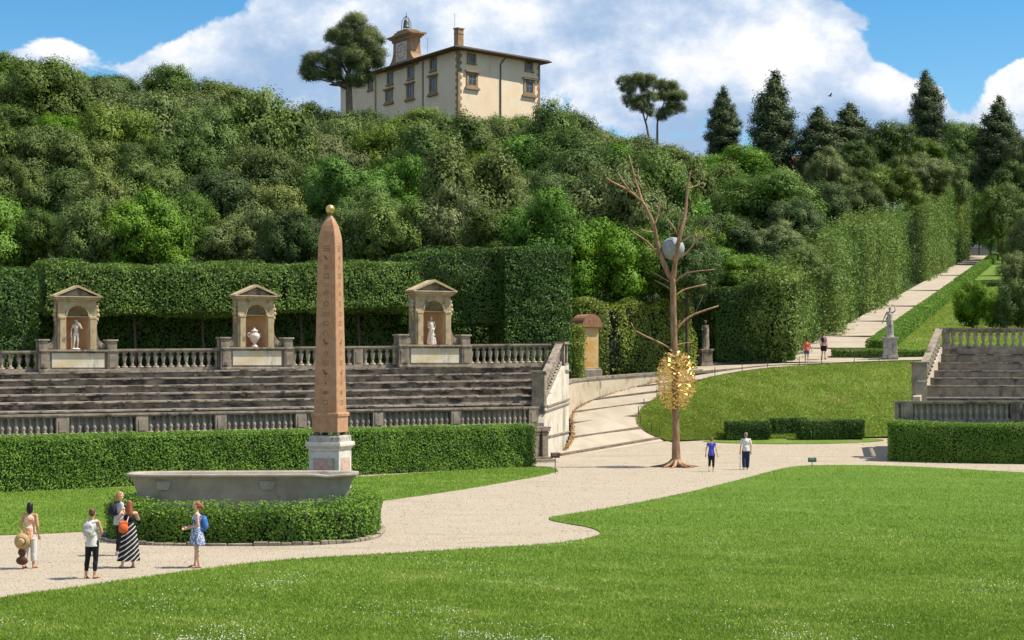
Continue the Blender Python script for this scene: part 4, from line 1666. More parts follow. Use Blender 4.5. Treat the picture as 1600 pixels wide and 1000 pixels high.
def pedestal(root, w, h, m):
    b = MB()
    b.box((0, 0, h * .07), (w * 1.2, w * 1.2, h * .14), bev=.02)
    b.box((0, 0, h * .18), (w * 1.08, w * 1.08, h * .08), bev=.02)
    b.box((0, 0, h * .52), (w, w, h * .62), bev=.015)
    b.box((0, -w * .5, h * .52), (w * .66, .05, h * .44), bev=.01)
    b.box((w * .5, 0, h * .52), (.05, w * .66, h * .44), bev=.01)
    b.box((0, 0, h * .87), (w * 1.1, w * 1.1, h * .08), bev=.02)
    b.box((0, 0, h * .955), (w * 1.24, w * 1.24, h * .09), bev=.02)
    return b.build('pedestal', m, root, keep=True)


robe = [('c', (0, 0, .56), (0, .01, .05), .095, .115), ('c', (-.04, -.03, .45), (-.07, -.03, .08), .06, .06), ('c', (.05, -.02, .45), (.06, -.03, .08), .055, .06), ('c', (0, 0, .72), (0, 0, .55), .09, .09), ('c', (-.1, .02, .62), (-.05, .0, .3), .03, .05)]
q = P(1390.5, 560.5, 113.6)
r1 = statue(q, R(-8), 2.02, dict(contra, shR=(-.10, 0, .80), elR=(-.17, .0, .66), wrR=(-.22, -.02, .52), elL=(.17, -.02, .86), wrL=(.14, -.02, 1.0), haL=(.09, -.02, 1.05), head=(.0, -.01, .93)),
            'stone statue of a robed woman with raised arm, on a pedestal before the sloping lawn', M['marble_grey'], drape=robe, ped=(.88, 1.42), face=(-.8, -.6, 0))
pedestal(r1, .86, 1.42, M['marble_grey'])
q = P(1102, 573, 112.4)
r2 = statue(q, R(15), 1.88, dict(contra, wrR=(-.06, -.10, .66), elR=(-.14, -.02, .66), wrL=(.05, -.1, .60)),
            'weathered grey statue shaded by the tall dark hedge, right of the metal tree', M['stone'], drape=robe + [('c', (.08, .03, .7), (.08, .03, .1), .06, .08)], ped=(.7, 1.15))
pedestal(r2, .72, 1.15, M['stone'])

# ------------------------------------------------------------------ right stand
RA, RAe = Vector((WX(1399, 88), 88, 0)), Vector((WX(1399, 88) + 16, 88.3, 0))
RB, RBe = Vector((WX(1472, 94.2), 94.2, 0)), Vector((WX(1472, 94.2) + 14, 93.2, 0))
RZ = [(0.10, 3.25), (0.28, 3.85), (0.45, 4.24), (0.61, 4.62), (0.78, 5.06), (0.92, 5.50)]


def QP(u, t, z):
    a = Vector((WX(1431, 88.6), 88, 0)).lerp(RAe, u)
    b = RB.lerp(RBe, u)
    p = a.lerp(b, t)
    return Vector((p.x, p.y, z))


root = empty('seating_tiers', QP(.3, .5, 1.9), 'short flight of grey stone seats at the right edge, between two balustrades', 'stone seating')
for k in range(6):
    t, z = RZ[k]
    t2 = RZ[k + 1][0] if k < 5 else 1.5
    zb = RZ[k - 1][1] if k else 1.9
    b = MB()
    rows = []
    N2 = 30
    for i in range(N2 + 1):
        u = i / N2
        zz = z + .015 * mnoise.noise(Vector((u * 30, k, 7)))
        rows += [QP(u, t, zb - .02), QP(u, t, zz - .08), QP(u, t - .014, zz - .075), QP(u, t - .014, zz), QP(u, t2 + .01, zz)]
    fs = [(i * 5 + j, (i + 1) * 5 + j, (i + 1) * 5 + j + 1, i * 5 + j + 1) for i in range(N2) for j in range(4)]
    b.add(rows, fs)
    b.m = [(0, 1, 1, 1)[i % 4] for i in range(len(fs))]
    b.build('seat_row', [M['stone'], M['nosing']], root)
b = MB()
b.beam(RA + Vector((0, .1, .2)), RAe + Vector((0, .1, .2)), .5, 1.76)
b.beam(RA + Vector((.6, .65, 1.2)), RAe + Vector((0, .65, 1.2)), .9, .76)
b.beam(RB + Vector((-.15, .05, 5.2)), RBe + Vector((0, .05, 5.2)), .5, .57)
b.build('base_wall', M['stone'], root)
d_ = (QP(0, 1, 0) - QP(0, 0, 0)).normalized()
b = MB()
outl = [(.02, 3.3), (.14, 3.45), (.95, 5.85), (1.1, 5.9)]
vs = []
n_ = Vector((-d_.y, d_.x, 0))
for (t, zt) in outl:
    c = QP(0, t, 0)
    for o_, z_ in ((-.05, 1.5), (.32, 1.5), (.32, zt), (-.05, zt)):
        v = c + n_ * o_
        vs.append((v.x, v.y, z_))
fs = [(0, 1, 2, 3), tuple(len(vs) - 4 + i for i in (3, 2, 1, 0))]
for i in range(len(outl) - 1):
    for k in range(4):
        fs.append((i * 4 + k, i * 4 + 4 + k, i * 4 + 4 + (k + 1) % 4, i * 4 + (k + 1) % 4))
b.add(vs, fs)
b.build('side_wall', M['wallback'], root)
b = MB()
p = QP(0, .12, 0) + n_ * .12
b.box((p.x, p.y, 4.02), (.62, .62, 1.95), R(5), bev=.02)
b.box((p.x, p.y, 5.03), (.78, .78, .12), R(5), bev=.02)
b.box((p.x, p.y, 4.05), (.68, .68, .10), R(5), bev=.02)
b.box((p.x, p.y, 2.5), (.60, .60, 1.4), R(5), bev=.02)
b.build('corner_pillar', M['stone'], root)
balustrade('steep balustrade climbing beside the short flight of seats at the right', QP(0, .17, 3.42) + n_ * .12, QP(0, .97, 5.72) + n_ * .12, 1.16, .46, [], 'bulb', w=.3)
balustrade('balustrade along the top of the seats at the right edge', RB + Vector((-.1, 0, 5.76)), RBe + Vector((0, 0, 5.74)), 1.16, .40, [.022], 'bulb', pw=.36)
balustrade('low balustrade above the clipped hedge at the right edge', RA + Vector((0, 0, 1.98)), RAe + Vector((0, 0, 1.98)), 1.10, .31, [.035, .385], 'slim', pw=.6, backing='wallback')
bpy.data.objects.remove(bpy.data.objects['corner_pillar']) if False else None

# ------------------------------------------------------------------ retaining wall beside the ramp
root = empty('retaining_wall', P(950, 612, 101), 'low stained retaining wall with stone coping along the left of the ramp', 'wall')
pts = [p for p in AL if p.y > 97.6 and p.y < 107.6]
pts = [Vector((WX(886, 97), 97.0, 1.9))] + pts
b, c = MB(), MB()
for i in range(len(pts) - 1):
    p, q = pts[i], pts[i + 1]
    f0, f1 = i / (len(pts) - 1), (i + 1) / (len(pts) - 1)
    z0_, z1_ = 3.84 + .62 * f0, 3.84 + .62 * f1
    n1 = Vector((-(q - p).y, (q - p).x, 0)).normalized() * .22
    vs = []
    for (pp_, zt) in ((p, z0_), (q, z1_)):
        for s_ in (-1, 1):
            v = pp_ + n1 * s_ + n1 * .8
            vs += [(v.x, v.y, pp_.z - .8), (v.x, v.y, zt)]
    b.add(vs, [(0, 1, 5, 4), (2, 6, 7, 3), (1, 3, 7, 5), (0, 2, 3, 1), (4, 5, 7, 6)])
    c.beam(Vector((p.x, p.y, z0_ + .002)) + n1 * .8, Vector((q.x, q.y, z1_ + .002)) + n1 * .8, .56, .13)
b.build('wall_face', mat('ochre_stained_wall', (0.46, 0.38, 0.26), (0.54, 0.47, 0.35), 1.0, bump=.3, bscale=10, stain=[(1.2, .52, .66, (.34, .24, .12), (1, 1, .6)), (2.5, .58, .7, (.18, .15, .11), (1, 1, .4))]), root)
c.build('coping', M['stone'], root)

# ------------------------------------------------------------------ ochre shrine with curved roof
rt = P(916, 592, 102.9)
root = empty('ochre_shrine', (rt.x, rt.y, 3.85), 'small ochre plastered shrine with curved tiled roof, behind the retaining wall', 'shrine', None, R(30))
b = MB()
b.box((.05, 0, 2.0), (1.0, 1.0, 2.5), bev=.02)
b.build('wall', mat('orange_plaster', (0.55, 0.30, 0.08), (0.60, 0.45, 0.24), 1.3, bump=.2, stain=[(2, .55, .7, (.3, .27, .2), (1, 1, .5))]), root, keep=True)
b = MB()
b.box((0, 0, .38), (1.42, 1.36, .8), bev=.05)
b.box((0, 0, .80), (1.30, 1.24, .12), bev=.04)
b.build('base', M['stone'], root, keep=True)
b = MB()
pr = [(-.70, 3.26)] + [(-.70 * math.cos(math.pi * i / 12), 3.30 + .74 * math.sin(math.pi * i / 12)) for i in range(13)] + [(.70, 3.26)]
b.slab(pr, -.68, .68)
b.build('roof', mat('rust_brick_roof', (0.24, 0.10, 0.055), (0.30, 0.17, 0.10), 6, bump=.5), root, keep=True)
b = MB()
b.box((.585, .0, 2.7), (.03, .42, .66))
f = b.build('window', M['glass'], root, keep=True)
b = MB()
for y_ in (-.23, .23): b.box((.605, y_, 2.7), (.05, .05, .74))
for z_ in (2.35, 3.05): b.box((.605, 0, z_), (.05, .5, .05))
for y_ in (-.1, .03, .14): b.box((.61, y_, 2.7), (.02, .015, .66))
w_ = b.build('frame', M['niche_stone'], None, keep=True)
w_.parent = f
b = MB(); b.box((.59, 0.0, 1.95), (.03, .34, .42), bev=.01)
b.build('plaque', M['marble_grey'], root, keep=True)

# ------------------------------------------------------------------ basin and obelisk
BC = Vector((-7.90, 50.9, 0))
root = empty('granite_basin', BC, 'huge grey granite tub with flared rim standing inside the low round hedge', 'basin', None, R(3))


def superell(a, b_, n, ex=3.0):
    out = []
    for k in range(n):
        t = 2 * math.pi * k / n
        c, s_ = math.cos(t), math.sin(t)
        out.append((a * math.copysign(abs(c) ** (2 / ex), c), b_ * math.copysign(abs(s_) ** (2 / ex), s_)))
    return out


b = MB()
prof = [(2.80, .40, .28), (2.90, .48, .34), (2.95, .52, .55), (3.03, .58, 1.0), (3.12, .66, 1.40), (3.22, .74, 1.66), (3.26, .77, 1.72), (3.34, .84, 1.755), (3.345, .845, 1.76), (3.37, .87, 1.77), (3.375, .872, 1.79), (3.375, .872, 1.835), (3.36, .86, 1.85), (3.12, .66, 1.85), (3.08, .62, 1.80), (2.86, .48, 1.0), (2.6, .4, .55)]
nn_ = 72
vs, fs = [], []
for (a, b_, z) in prof:
    vs += [(x, y, z) for x, y in superell(a, b_, nn_, 4.5)]
for i in range(len(prof) - 1):
    for k in range(nn_):
        j = (k + 1) % nn_
        fs.append((i * nn_ + k, i * nn_ + j, (i + 1) * nn_ + j, (i + 1) * nn_ + k))
fs.append(tuple(range(nn_ - 1, -1, -1)))
fs.append(tuple((len(prof) - 1) * nn_ + k for k in range(nn_)))
b.add(vs, fs)
# dent in the rim near the right end
for i, v in enumerate(b.v):
    x, y, z = v
    if z > 1.6 and y < 0:
        dd = abs(x - 2.55)
        if dd < .45:
            b.v[i] = (x, y + .05 * (1 - dd / .45), z - .05 * (1 - dd / .45))
b.build('tub', M['granite_grey'], root, smooth=True, keep=True)
for x0 in (-2.25, .75):
    b = MB()
    b.slab([(x0 - .16, 1.40), (x0 + .16, 1.40), (x0 + .24, 1.64), (x0 - .24, 1.64)], -.76, -.55)
    b.build('carved_boss', M['granite_grey'], root, keep=True)
for x0 in (-2.0, 2.0):
    b = MB(); b.box((x0, 0, .15), (.6, 1.1, .30), bev=.03); b.build('support', M['stone'], root, keep=True)

OB = Vector((WX(516, 53.4), 53.4, 0))
root = empty('obelisk', OB, 'tall rose granite obelisk carved with hieroglyphs, gilded ball on its tip', 'obelisk', None, R(-17))


def sq(rings, chamf=.012):
    b_ = MB()
    vs, fs = [], []
    for (h_, z) in rings:
        c = min(chamf, h_ * .4)
        vs += [(h_ - c, -h_, z), (h_, -h_ + c, z), (h_, h_ - c, z), (h_ - c, h_, z), (-h_ + c, h_, z), (-h_, h_ - c, z), (-h_, -h_ + c, z), (-h_ + c, -h_, z)]
    for i in range(len(rings) - 1):
        for k in range(8):
            j = (k + 1) % 8
            fs.append((i * 8 + k, i * 8 + j, i * 8 + 8 + j, i * 8 + 8 + k))
    fs.append(tuple(range(7, -1, -1)))
    fs.append(tuple(len(vs) - 8 + k for k in range(8)))
    return b_.add(vs, fs)


ZB, ZT, ZA = 3.55, 8.80, 9.60
shaft = sq([(.385 - .1 * i / 30 + .0015 * random.uniform(-1, 1), ZB + (ZT - ZB) * i / 30) for i in range(31)] + [(.272, 8.95), (.245, 9.12), (.20, 9.30), (.14, 9.46), (.075, 9.58), (.05, 9.62)], .018)
so = shaft.build('shaft', M['granite_red'], root, keep=True)
# hieroglyph column on each face, shallow relief in darker stone
def glyphs(seed):
    g = MB()
    r2 = random.Random(seed)
    z = ZB + .18
    hs = lambda z_: .385 - .1 * (z_ - ZB) / (ZT - ZB)
    while z < ZT + .25:
        k = r2.choice(['bird', 'wave', 'disc', 'bars', 'reed', 'eye', 'arch', 'bird', 'hook', 'rect'])
        s = r2.uniform(.11, .16)
        polys = []
        if k == 'bird':
            polys = [[(-.7, .1), (-.2, -.25), (.35, -.2), (.5, .3), (.75, .75), (.5, 1.0), (.2, .85), (.1, .4), (-.3, .25)], [(0, -.25), (.06, -.7), (.14, -.7), (.12, -.25)], [(-.1, -.78), (.4, -.78), (.4, -.68), (-.1, -.68)]]
        elif k == 'wave':
            for o in (-.35, .25):
                for i in range(6):
                    x = -1 + i / 3
                    polys.append([(x, o), (x + .17, o + .22), (x + .34, o), (x + .34, o - .12), (x + .17, o + .1), (x, o - .12)])
        elif k == 'disc':
            for i in range(12):
                a, c = 2 * math.pi * i / 12, 2 * math.pi * (i + 1) / 12
                polys.append([(.6 * math.cos(a), .6 * math.sin(a)), (.6 * math.cos(c), .6 * math.sin(c)), (.42 * math.cos(c), .42 * math.sin(c)), (.42 * math.cos(a), .42 * math.sin(a))])
        elif k == 'bars':
            for i in range(3): polys.append([(-.8, -.5 + .45 * i), (.8, -.5 + .45 * i), (.8, -.36 + .45 * i), (-.8, -.36 + .45 * i)])
        elif k == 'reed':
            for x in (-.5, .3): polys.append([(x - .08, -.8), (x + .08, -.8), (x + .1, .1), (x + .3, .5), (x + .1, .9), (x - .08, .8)])
        elif k == 'eye':
            polys = [[(-.9, 0), (-.4, .3), (.3, .32), (.9, 0), (.3, .18), (-.4, .16)], [(-.9, 0), (-.4, -.12), (.3, -.12), (.9, 0), (.3, -.26), (-.4, -.28)], [(-.15, .15), (-.15, -.15), (.15, -.15), (.15, .15)]]
        elif k == 'arch':
            polys = [[(-.6, -.5), (-.6, .2), (-.4, .2), (-.4, -.5)], [(.4, -.5), (.4, .2), (.6, .2), (.6, -.5)], [(-.6, .2), (-.3, .6), (.3, .6), (.6, .2), (.3, .4), (-.3, .4)]]
        elif k == 'hook':
            polys = [[(-.1, -.8), (.08, -.8), (.08, .5), (-.1, .5)], [(-.1, .5), (.08, .5), (.5, .9), (.6, .6), (.7, .75), (.5, 1.05)], [(-.5, -.2), (.5, -.2), (.5, -.05), (-.5, -.05)]]
        else:
            polys = [[(-.7, -.6), (.7, -.6), (.7, -.45), (-.7, -.45)], [(-.7, .45), (.7, .45), (.7, .6), (-.7, .6)], [(-.7, -.45), (-.55, -.45), (-.55, .45), (-.7, .45)], [(.55, -.45), (.7, -.45), (.7, .45), (.55, .45)]]
        zc = z + s
        for face in range(4):
            for pl in polys:
                fl = 1 if face % 2 else -1
                vs = []
                for (x, y) in pl:
                    zz = zc + y * s * .95
                    o = hs(min(zz, ZT)) + .004
                    xx = x * s * .95 * fl
                    c, sn = math.cos(face * math.pi / 2), math.sin(face * math.pi / 2)
                    X, Y_ = xx, -o
                    vs.append((X * c - Y_ * sn, X * sn + Y_ * c, zz))
                if zc + s < ZT + .05:
                    g.add(vs, [tuple(range(len(vs)))] if fl > 0 else [tuple(range(len(vs) - 1, -1, -1))])
        z += s * 2.25
    return g


go = glyphs(5).build('hieroglyphs', M['granite_dark'], None, keep=True)
go.parent = so
sq([(.425, 2.94), (.425, 3.38), (.43, 3.40), (.455, 3.43), (.46, 3.50), (.44, 3.55)], .015).build('granite_block', M['granite_red'], root, keep=True)
for sx in (-1, 1):
    for sy in (-1, 1):
        b = MB()
        b.ellipsoid((sx * .32, sy * .32, 2.87), (.12, .12, .085), 10, 6)
        b.ellipsoid((sx * .44, sy * .44, 2.86), (.04, .04, .035), 8, 5)
        b.build('bronze_tortoise', M['bell'], root, smooth=True, keep=True)
sq([(.50, 2.64), (.50, 2.80), (.48, 2.82), (.48, 2.84)]).build('upper_step', M['marble_grey'], root, keep=True)
sq([(.48, 2.34), (.50, 2.38), (.51, 2.44), (.55, 2.48), (.585, 2.52), (.585, 2.58), (.57, 2.64)], .01).build('cornice', M['marble'], root, keep=True)
sq([(.62, 0), (.62, .4), (.52, .5), (.50, .55), (.50, 2.34)], .01).build('pedestal', M['marble'], root, keep=True)
for face in range(4):
    b = MB()
    b.slab([(-.36, .8), (.36, .8), (.36, 2.16), (-.36, 2.16)], -.512, -.49, 0)
    b.slab([(-.29, .88), (.29, .88), (.29, 2.08), (-.29, 2.08)], -.52, -.505, 1)
    c, sn = math.cos(face * math.pi / 2), math.sin(face * math.pi / 2)
    b.v = [(v[0] * c - v[1] * sn, v[0] * sn + v[1] * c, v[2]) for v in b.v]
    b.build('inlaid_panel', [M['marble_grey'], M['pink_panel']], root, keep=True)
b = MB(); b.lathe([(.06, 9.60), (.07, 9.64), (.03, 9.70)], n=10); b.build('finial_collar', M['bell'], root, smooth=True, keep=True)
b = MB(); b.ellipsoid((0, 0, 9.82), (.14, .14, .14), 20, 14); b.build('gilded_ball', M['goldball'], root, smooth=True, keep=True)

# stone edging round the hedge island
IC = Vector((-7.90, 51.5, 0))
root = empty('stone_edging', IC, 'ring of small rough stones edging the foot of the low round hedge', 'stone edging')
b = MB()
el = superell(4.02, 3.55, 84, 3.0)
for k in range(84):
    x, y = el[k]
    x2, y2 = el[(k + 1) % 84]
    L_ = math.hypot(x2 - x, y2 - y)
    hh = random.uniform(.08, .13)
    b.box((IC.x + (x + x2) / 2, IC.y + (y + y2) / 2, hh / 2 - .01), (L_ * .93, .15, hh), math.atan2(y2 - y, x2 - x) + random.uniform(-.05, .05), bev=.02)
b.build('stone_ring', M['stone'], root)

# ------------------------------------------------------------------ clipped hedges
el = superell(3.42, 2.95, 40, 3.0)
hedge('hedge', [(IC.x + x, IC.y + y, 0.0) for x, y in el], .95, lambda u: 1.0, .085, 'hedge_low', 'low round hedge enclosing the granite basin, fresh shoots on top', closed=True, dens=1.5, bump=.07, bsc=2.2, shag=.9, top_shag=2.6, seed=1)
ha, hb = G(-90, 772), Vector((WX(822, 84.2), 84.2, 0))
hedge('hedge', [ha.lerp(hb, t) for t in (0, .25, .5, .75, 1)][:], 1.5, lambda u: 2.10 - .14 * u, .085, 'hedge_low', 'long waist high clipped hedge below the stone seating on the left', bump=.06, bsc=1.5, shag=.9, top_shag=1.3, seed=2)
hedge('hedge', [(WX(1392, 87), 87.2, .12), (WX(1392, 87) + 3, 86.2, .05), (WX(1392, 87) + 14, 84.6, 0)], 1.3, 1.92, .085, 'hedge_low', 'clipped hedge below the low balustrade at the right edge', bump=.05, shag=.9, top_shag=1.5, seed=3, dens=1.4)
# small dark hedges at the foot of the bank
for i, (x0, x1, yb, Y, hgt, lab) in enumerate([(1124, 1207, 685, 98.4, .98, 'small dark clipped hedge at the foot of the grass bank, nearest the walking couple'),
                                               (1196, 1262, 680, 99.8, 1.0, 'small clipped hedge set back between two others at the foot of the bank'),
                                               (1238, 1354, 684, 98.6, 1.02, 'widest of the small clipped hedges at the foot of the grass bank')]):
    z = CH - (yb - HOR) * Y / F
    hedge('hedge', [(WX(x0, Y) + .4, Y + .3, z - .05), (WX(x1, Y) - .1, Y + .6, z - .03)], .9, hgt, .09, 'hedge_dark', lab, 'small hedges at the foot of the grass bank', bump=.04, seed=10 + i, dens=1.4)
# turf pad round the small hedges
def gp(px, Y):
    return Vector((WX(px, Y), Y, ground_z(0, Y)))
sheet('lawn', wobble(chaikin([gp(1098, 97.4), gp(1160, 96.3), gp(1240, 96.0), gp(1330, 96.6), gp(1385, 98.0), gp(1375, 99.6), gp(1240, 100.2), gp(1110, 99.4)], 2), .04, .4, 9), .03, M['bank'])

# tall hedges on the terrace behind the niches
def tp(px, Y, z): return (WX(px, Y), Y, z)


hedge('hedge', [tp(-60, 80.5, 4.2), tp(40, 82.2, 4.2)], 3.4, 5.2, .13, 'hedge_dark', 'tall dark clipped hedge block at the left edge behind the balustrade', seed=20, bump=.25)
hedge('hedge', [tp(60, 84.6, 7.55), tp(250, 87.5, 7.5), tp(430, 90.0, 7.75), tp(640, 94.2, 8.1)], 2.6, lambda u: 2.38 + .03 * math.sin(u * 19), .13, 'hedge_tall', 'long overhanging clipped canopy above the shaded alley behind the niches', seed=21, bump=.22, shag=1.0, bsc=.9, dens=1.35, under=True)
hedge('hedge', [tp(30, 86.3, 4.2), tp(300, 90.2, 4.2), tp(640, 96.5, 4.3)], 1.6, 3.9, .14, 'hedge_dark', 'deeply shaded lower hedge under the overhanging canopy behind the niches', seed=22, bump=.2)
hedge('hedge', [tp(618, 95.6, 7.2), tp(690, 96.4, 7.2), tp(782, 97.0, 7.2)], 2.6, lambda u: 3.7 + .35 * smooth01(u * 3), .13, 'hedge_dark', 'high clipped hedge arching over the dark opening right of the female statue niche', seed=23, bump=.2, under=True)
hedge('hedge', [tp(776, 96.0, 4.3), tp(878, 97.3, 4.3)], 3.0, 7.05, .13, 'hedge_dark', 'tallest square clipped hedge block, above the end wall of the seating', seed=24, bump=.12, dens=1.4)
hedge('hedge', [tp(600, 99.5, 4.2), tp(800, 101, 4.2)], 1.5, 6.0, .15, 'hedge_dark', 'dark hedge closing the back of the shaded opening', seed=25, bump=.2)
# trunks standing in the shaded alley
for i, px_ in enumerate((86, 210, 316, 470, 560)):
    Y_ = 84.4 + (px_ - 60) * .0165
    rt_ = empty('pleached_trunk', tp(px_, Y_, 4.2), 'thin trunk in the shaded alley, ' + ('just left of the far left niche', 'right of the far left niche', 'left of the urn niche', 'right of the urn niche', 'just right of the obelisk')[i], 'tree trunk', 'thin trunks in the shaded alley behind the niches')
    b = MB(); b.tube([(0, 0, 0), (.05, .03, 1.6), (-.03, 0, 3.6)], [.09, .07, .06], 8)
    b.build('trunk', M['bark'], rt_, smooth=True, keep=True)
# hedges beside and behind the ramp
hedge('hedge', [tp(894, 100.5, 3.4), tp(910, 100.6, 3.4)], .9, 3.75, .12, 'hedge_yellow', 'bright narrow bush between the end wall and the ochre shrine', seed=30, bump=.2, shag=1.2, cat='bush')
hedge('hedge', [tp(897, 106.2, 3.3), tp(945, 106.6, 3.3), tp(1000, 108.4, 3.7), tp(1062, 111.0, 4.2)], 2.4, lambda u: 5.6 - .9 * u + .22 * math.sin(u * 21), .14, 'hedge_yellow', 'yellow green hedge with wavy top behind the retaining wall and the ramp', seed=31, bump=.34, shag=1.2, bsc=.8)
hedge('hedge', [tp(1116, 114.6, 4.9), tp(1240, 114.4, 5.0)], 2.2, lambda u: 5.0 + .3 * u, .14, 'hedge_dark', 'dark clipped hedge wall right of the shaded statue behind the terrace', seed=32, bump=.12)
hedge('hedge', [tp(1055, 116.4, 4.9), tp(1118, 116.2, 4.9)], 1.6, 5.1, .14, 'hedge_dark', 'dark hedge recess directly behind the shaded grey statue', seed=33, bump=.15)
# hedges along the path up the hill
ords = ['first', 'second', 'third', 'fourth', 'fifth', 'sixth', 'seventh', 'eighth', 'ninth', 'tenth', 'eleventh']
secs = [(112.6, 121, 5.0, 'hedge_path'), (121.6, 131, 5.4, 'hedge_tall'), (131.5, 143, 6.4, 'hedge_path'), (143.5, 157, 6.3, 'hedge_tall'), (157.5, 175, 7.6, 'hedge_path'), (175.5, 193, 7.3, 'hedge_path'),
        (193.5, 211, 8.2, 'hedge_tall'), (226, 245, 9.8, 'hedge_path'), (246, 268, 10.3, 'hedge_path'), (269, 298, 12.0, 'hedge_tall'), (299, 332, 13.2, 'hedge_path')]
for i, (y0, y1, hh0, mm) in enumerate(secs):
    r9 = random.Random(900 + i)
    ox = r9.uniform(-.8, .5)
    y0, y1 = y0 + .4, y1 - .9
    ln = [(pathX(y) - 4.3 + ox + .5 * math.cos(math.pi * 2 * (y - y0) / (y1 - y0)) * -.6, y, pathZ(y) - .2) for y in np.linspace(y0, y1, 7)]
    ph = r9.uniform(0, 6)
    hedge('hedge', ln, 3.4, (lambda u, h=hh0, k=y1 - y0, ph=ph: h + .9 * u + .5 * math.sin(math.pi * u) + .25 * math.sin(u * k * .9 + ph)), .18 + .013 * i, mm, '%s trimmed hedge block counting up the left side of the hill path' % ords[i], 'trimmed hedges along the left side of the hill path', seed=40 + i, bump=.40, bsc=.9, shag=1.8, top_shag=1.8, dens=1.2, cols_amp=.75)
hedge('hedge', [(pathX(y) + 3.25, y, pathZ(y)) for y in np.linspace(115.5, 205, 8)], 1.5, .95, .12, 'hedge_low', 'low box border hedge climbing along the right side of the hill path', seed=50, bump=.06)
hedge('hedge', [(pathX(206) + 3.2, 206, pathZ(206)), (pathX(206) + 12, 207, pathZ(206) + .2)], 1.3, .9, .13, 'hedge_dark', 'short dark low hedge crossing the upper end of the sloping lawn', seed=51)
hedge('hedge', [(pathX(y) + 3.2, y, pathZ(y)) for y in np.linspace(209, 325, 8)], 1.4, 1.0, .16, 'hedge_low', 'low border hedge along the top stretch of the hill path', seed=52, bump=.1)
hedge('hedge', [tp(1300, 115.0, 5.2), tp(1380, 114.9, 5.15), tp(1500, 114.9, 5.15)], .9, .70, .09, 'hedge_low', 'low box hedge in front of the sloping lawn, behind the robed statue', seed=53, bump=.05)

# ------------------------------------------------------------------ free bushes and trees
protos = {}
CLS = dict(per_clump=30, leaf=0.050, clumps=48, clump_r=0.12, fill=3400)
for k in range(5):
    protos['oak%d' % k] = crown_mesh('oak_crown', broad_lobes(60 + k, (15, 20, 13, 24, 17)[k], (.92, 1.0, .88, 1.05, .95)[k], (.38, .34, .42, .31, .36)[k]), seed=200 + k, **CLS)
cyl = []
for i in range(26):
    g = i / 25
    z = -1 + 2 * g
    rr = .34 * (1 - max(0, z + .15) ** 2.3 * .72) * (1 - .4 * max(0, -z - .4)) + .02 * math.sin(i * 1.9)
    a = i * 2.4
    cyl.append(((rr * .45 * math.cos(a), rr * .45 * math.sin(a), z * .95), (rr * .62, rr * .62, .17)))
protos['cypress0'] = crown_mesh('cypress_crown', cyl, per_clump=30, leaf=.034, clumps=60, clump_r=.060, seed=301, up=1.5, aspect=.45, spray=.9, fill=1500)
cyl2 = [((x * .92 + .03 * math.sin(z * 9), y, z), r2) for ((x, y, z), r2) in cyl]
protos['cypress1'] = crown_mesh('cypress_crown', cyl2, per_clump=28, leaf=.036, clumps=54, clump_r=.07, seed=302, up=1.2, aspect=.45, spray=1.0, fill=1500)


def trunk_mesh(name, h, r0, limbs, seed, m, lean=(0, 0)):
    r2 = random.Random(seed)
    b = MB()
    pts = [Vector((lean[0] * t * t + r2.uniform(-.02, .02) * h, lean[1] * t * t, h * t)) for t in (0, .25, .5, .75, 1)]
    pts[0] = Vector((0, 0, 0))
    b.tube(pts, [r0 * 1.25, r0, r0 * .85, r0 * .65, r0 * .4], 8)
    for i in range(limbs):
        t = r2.uniform(.45, .9)
        p = Vector((lean[0] * t * t, lean[1] * t * t, h * t))
        a = i * 2.4 + r2.uniform(-.4, .4)
        L_ = h * r2.uniform(.3, .5)
        d = Vector((math.cos(a), math.sin(a), .8)).normalized()
        b.tube([p, p + d * L_ * .5 + Vector((0, 0, -.02)), p + d * L_ + Vector((0, 0, L_ * .2))], [r0 * .5, r0 * .33, r0 * .12], 6)
    me = b.mesh(name)
    me.materials.append(m)
    me.polygons.foreach_set('use_smooth', np.ones(len(me.polygons), dtype=bool))
    return me


TRK = trunk_mesh('tree_trunk', 1.0, .030, 5, 5, M['bark'])
TRKC = trunk_mesh('cypress_trunk', 1.0, .022, 0, 6, M['bark'])
crown_cache = {}


def crown_for(kind, m):
    key = (kind, m)
    if key not in crown_cache:
        me = protos[kind].copy()
        fix_mesh_mat(me, M[m])
        crown_cache[key] = me
    return crown_cache[key]


def tree(px, cy, Y, wpx, hpx, kind, m, label, name='oak_tree', cat='tree', group=None, rot=None, gz=None, bushy=False):
    """crown centre seen at (px, cy) at distance Y; half sizes in photograph pixels"""
    c = P(px, cy, Y)
    z0 = hill_z(c.x, c.y) if gz is None else gz
    rx, rz_ = wpx * Y / F, hpx * Y / F
    root = empty(name, (c.x, c.y, z0), label, cat, group)
    k = crown_for(kind, m)
    o = bpy.data.objects.new('crown', k)
    COL.objects.link(o)
    o.parent = root
    o.location = (0, 0, c.z - z0)
    o.scale = (rx, rx, rz_)
    o.rotation_euler = (0, 0, random.uniform(0, 6.28) if rot is None else rot)
    t = bpy.data.objects.new('trunk', TRKC if kind[0] == 'c' else TRK)
    COL.objects.link(t)
    t.parent = root
    hh = max(1.0, c.z - z0 + rz_ * .15)
    t.scale = (hh * .6, hh * .6, hh * (.5 if bushy else .92))
    t.rotation_euler = (0, 0, random.uniform(0, 6.28))
    return root


SKY = [(-40, 95), (0, 88), (60, 82), (110, 108), (150, 115), (190, 112), (235, 100), (290, 112), (330, 112), (380, 150), (430, 162), (480, 158), (540, 165), (600, 160), (700, 162), (760, 178), (820, 175), (860, 158), (910, 165), (950, 190), (1000, 208), (1060, 222), (1100, 240)]
def skyl(px): return float(np.interp(px, [a for a, _ in SKY], [b for _, b in SKY]))


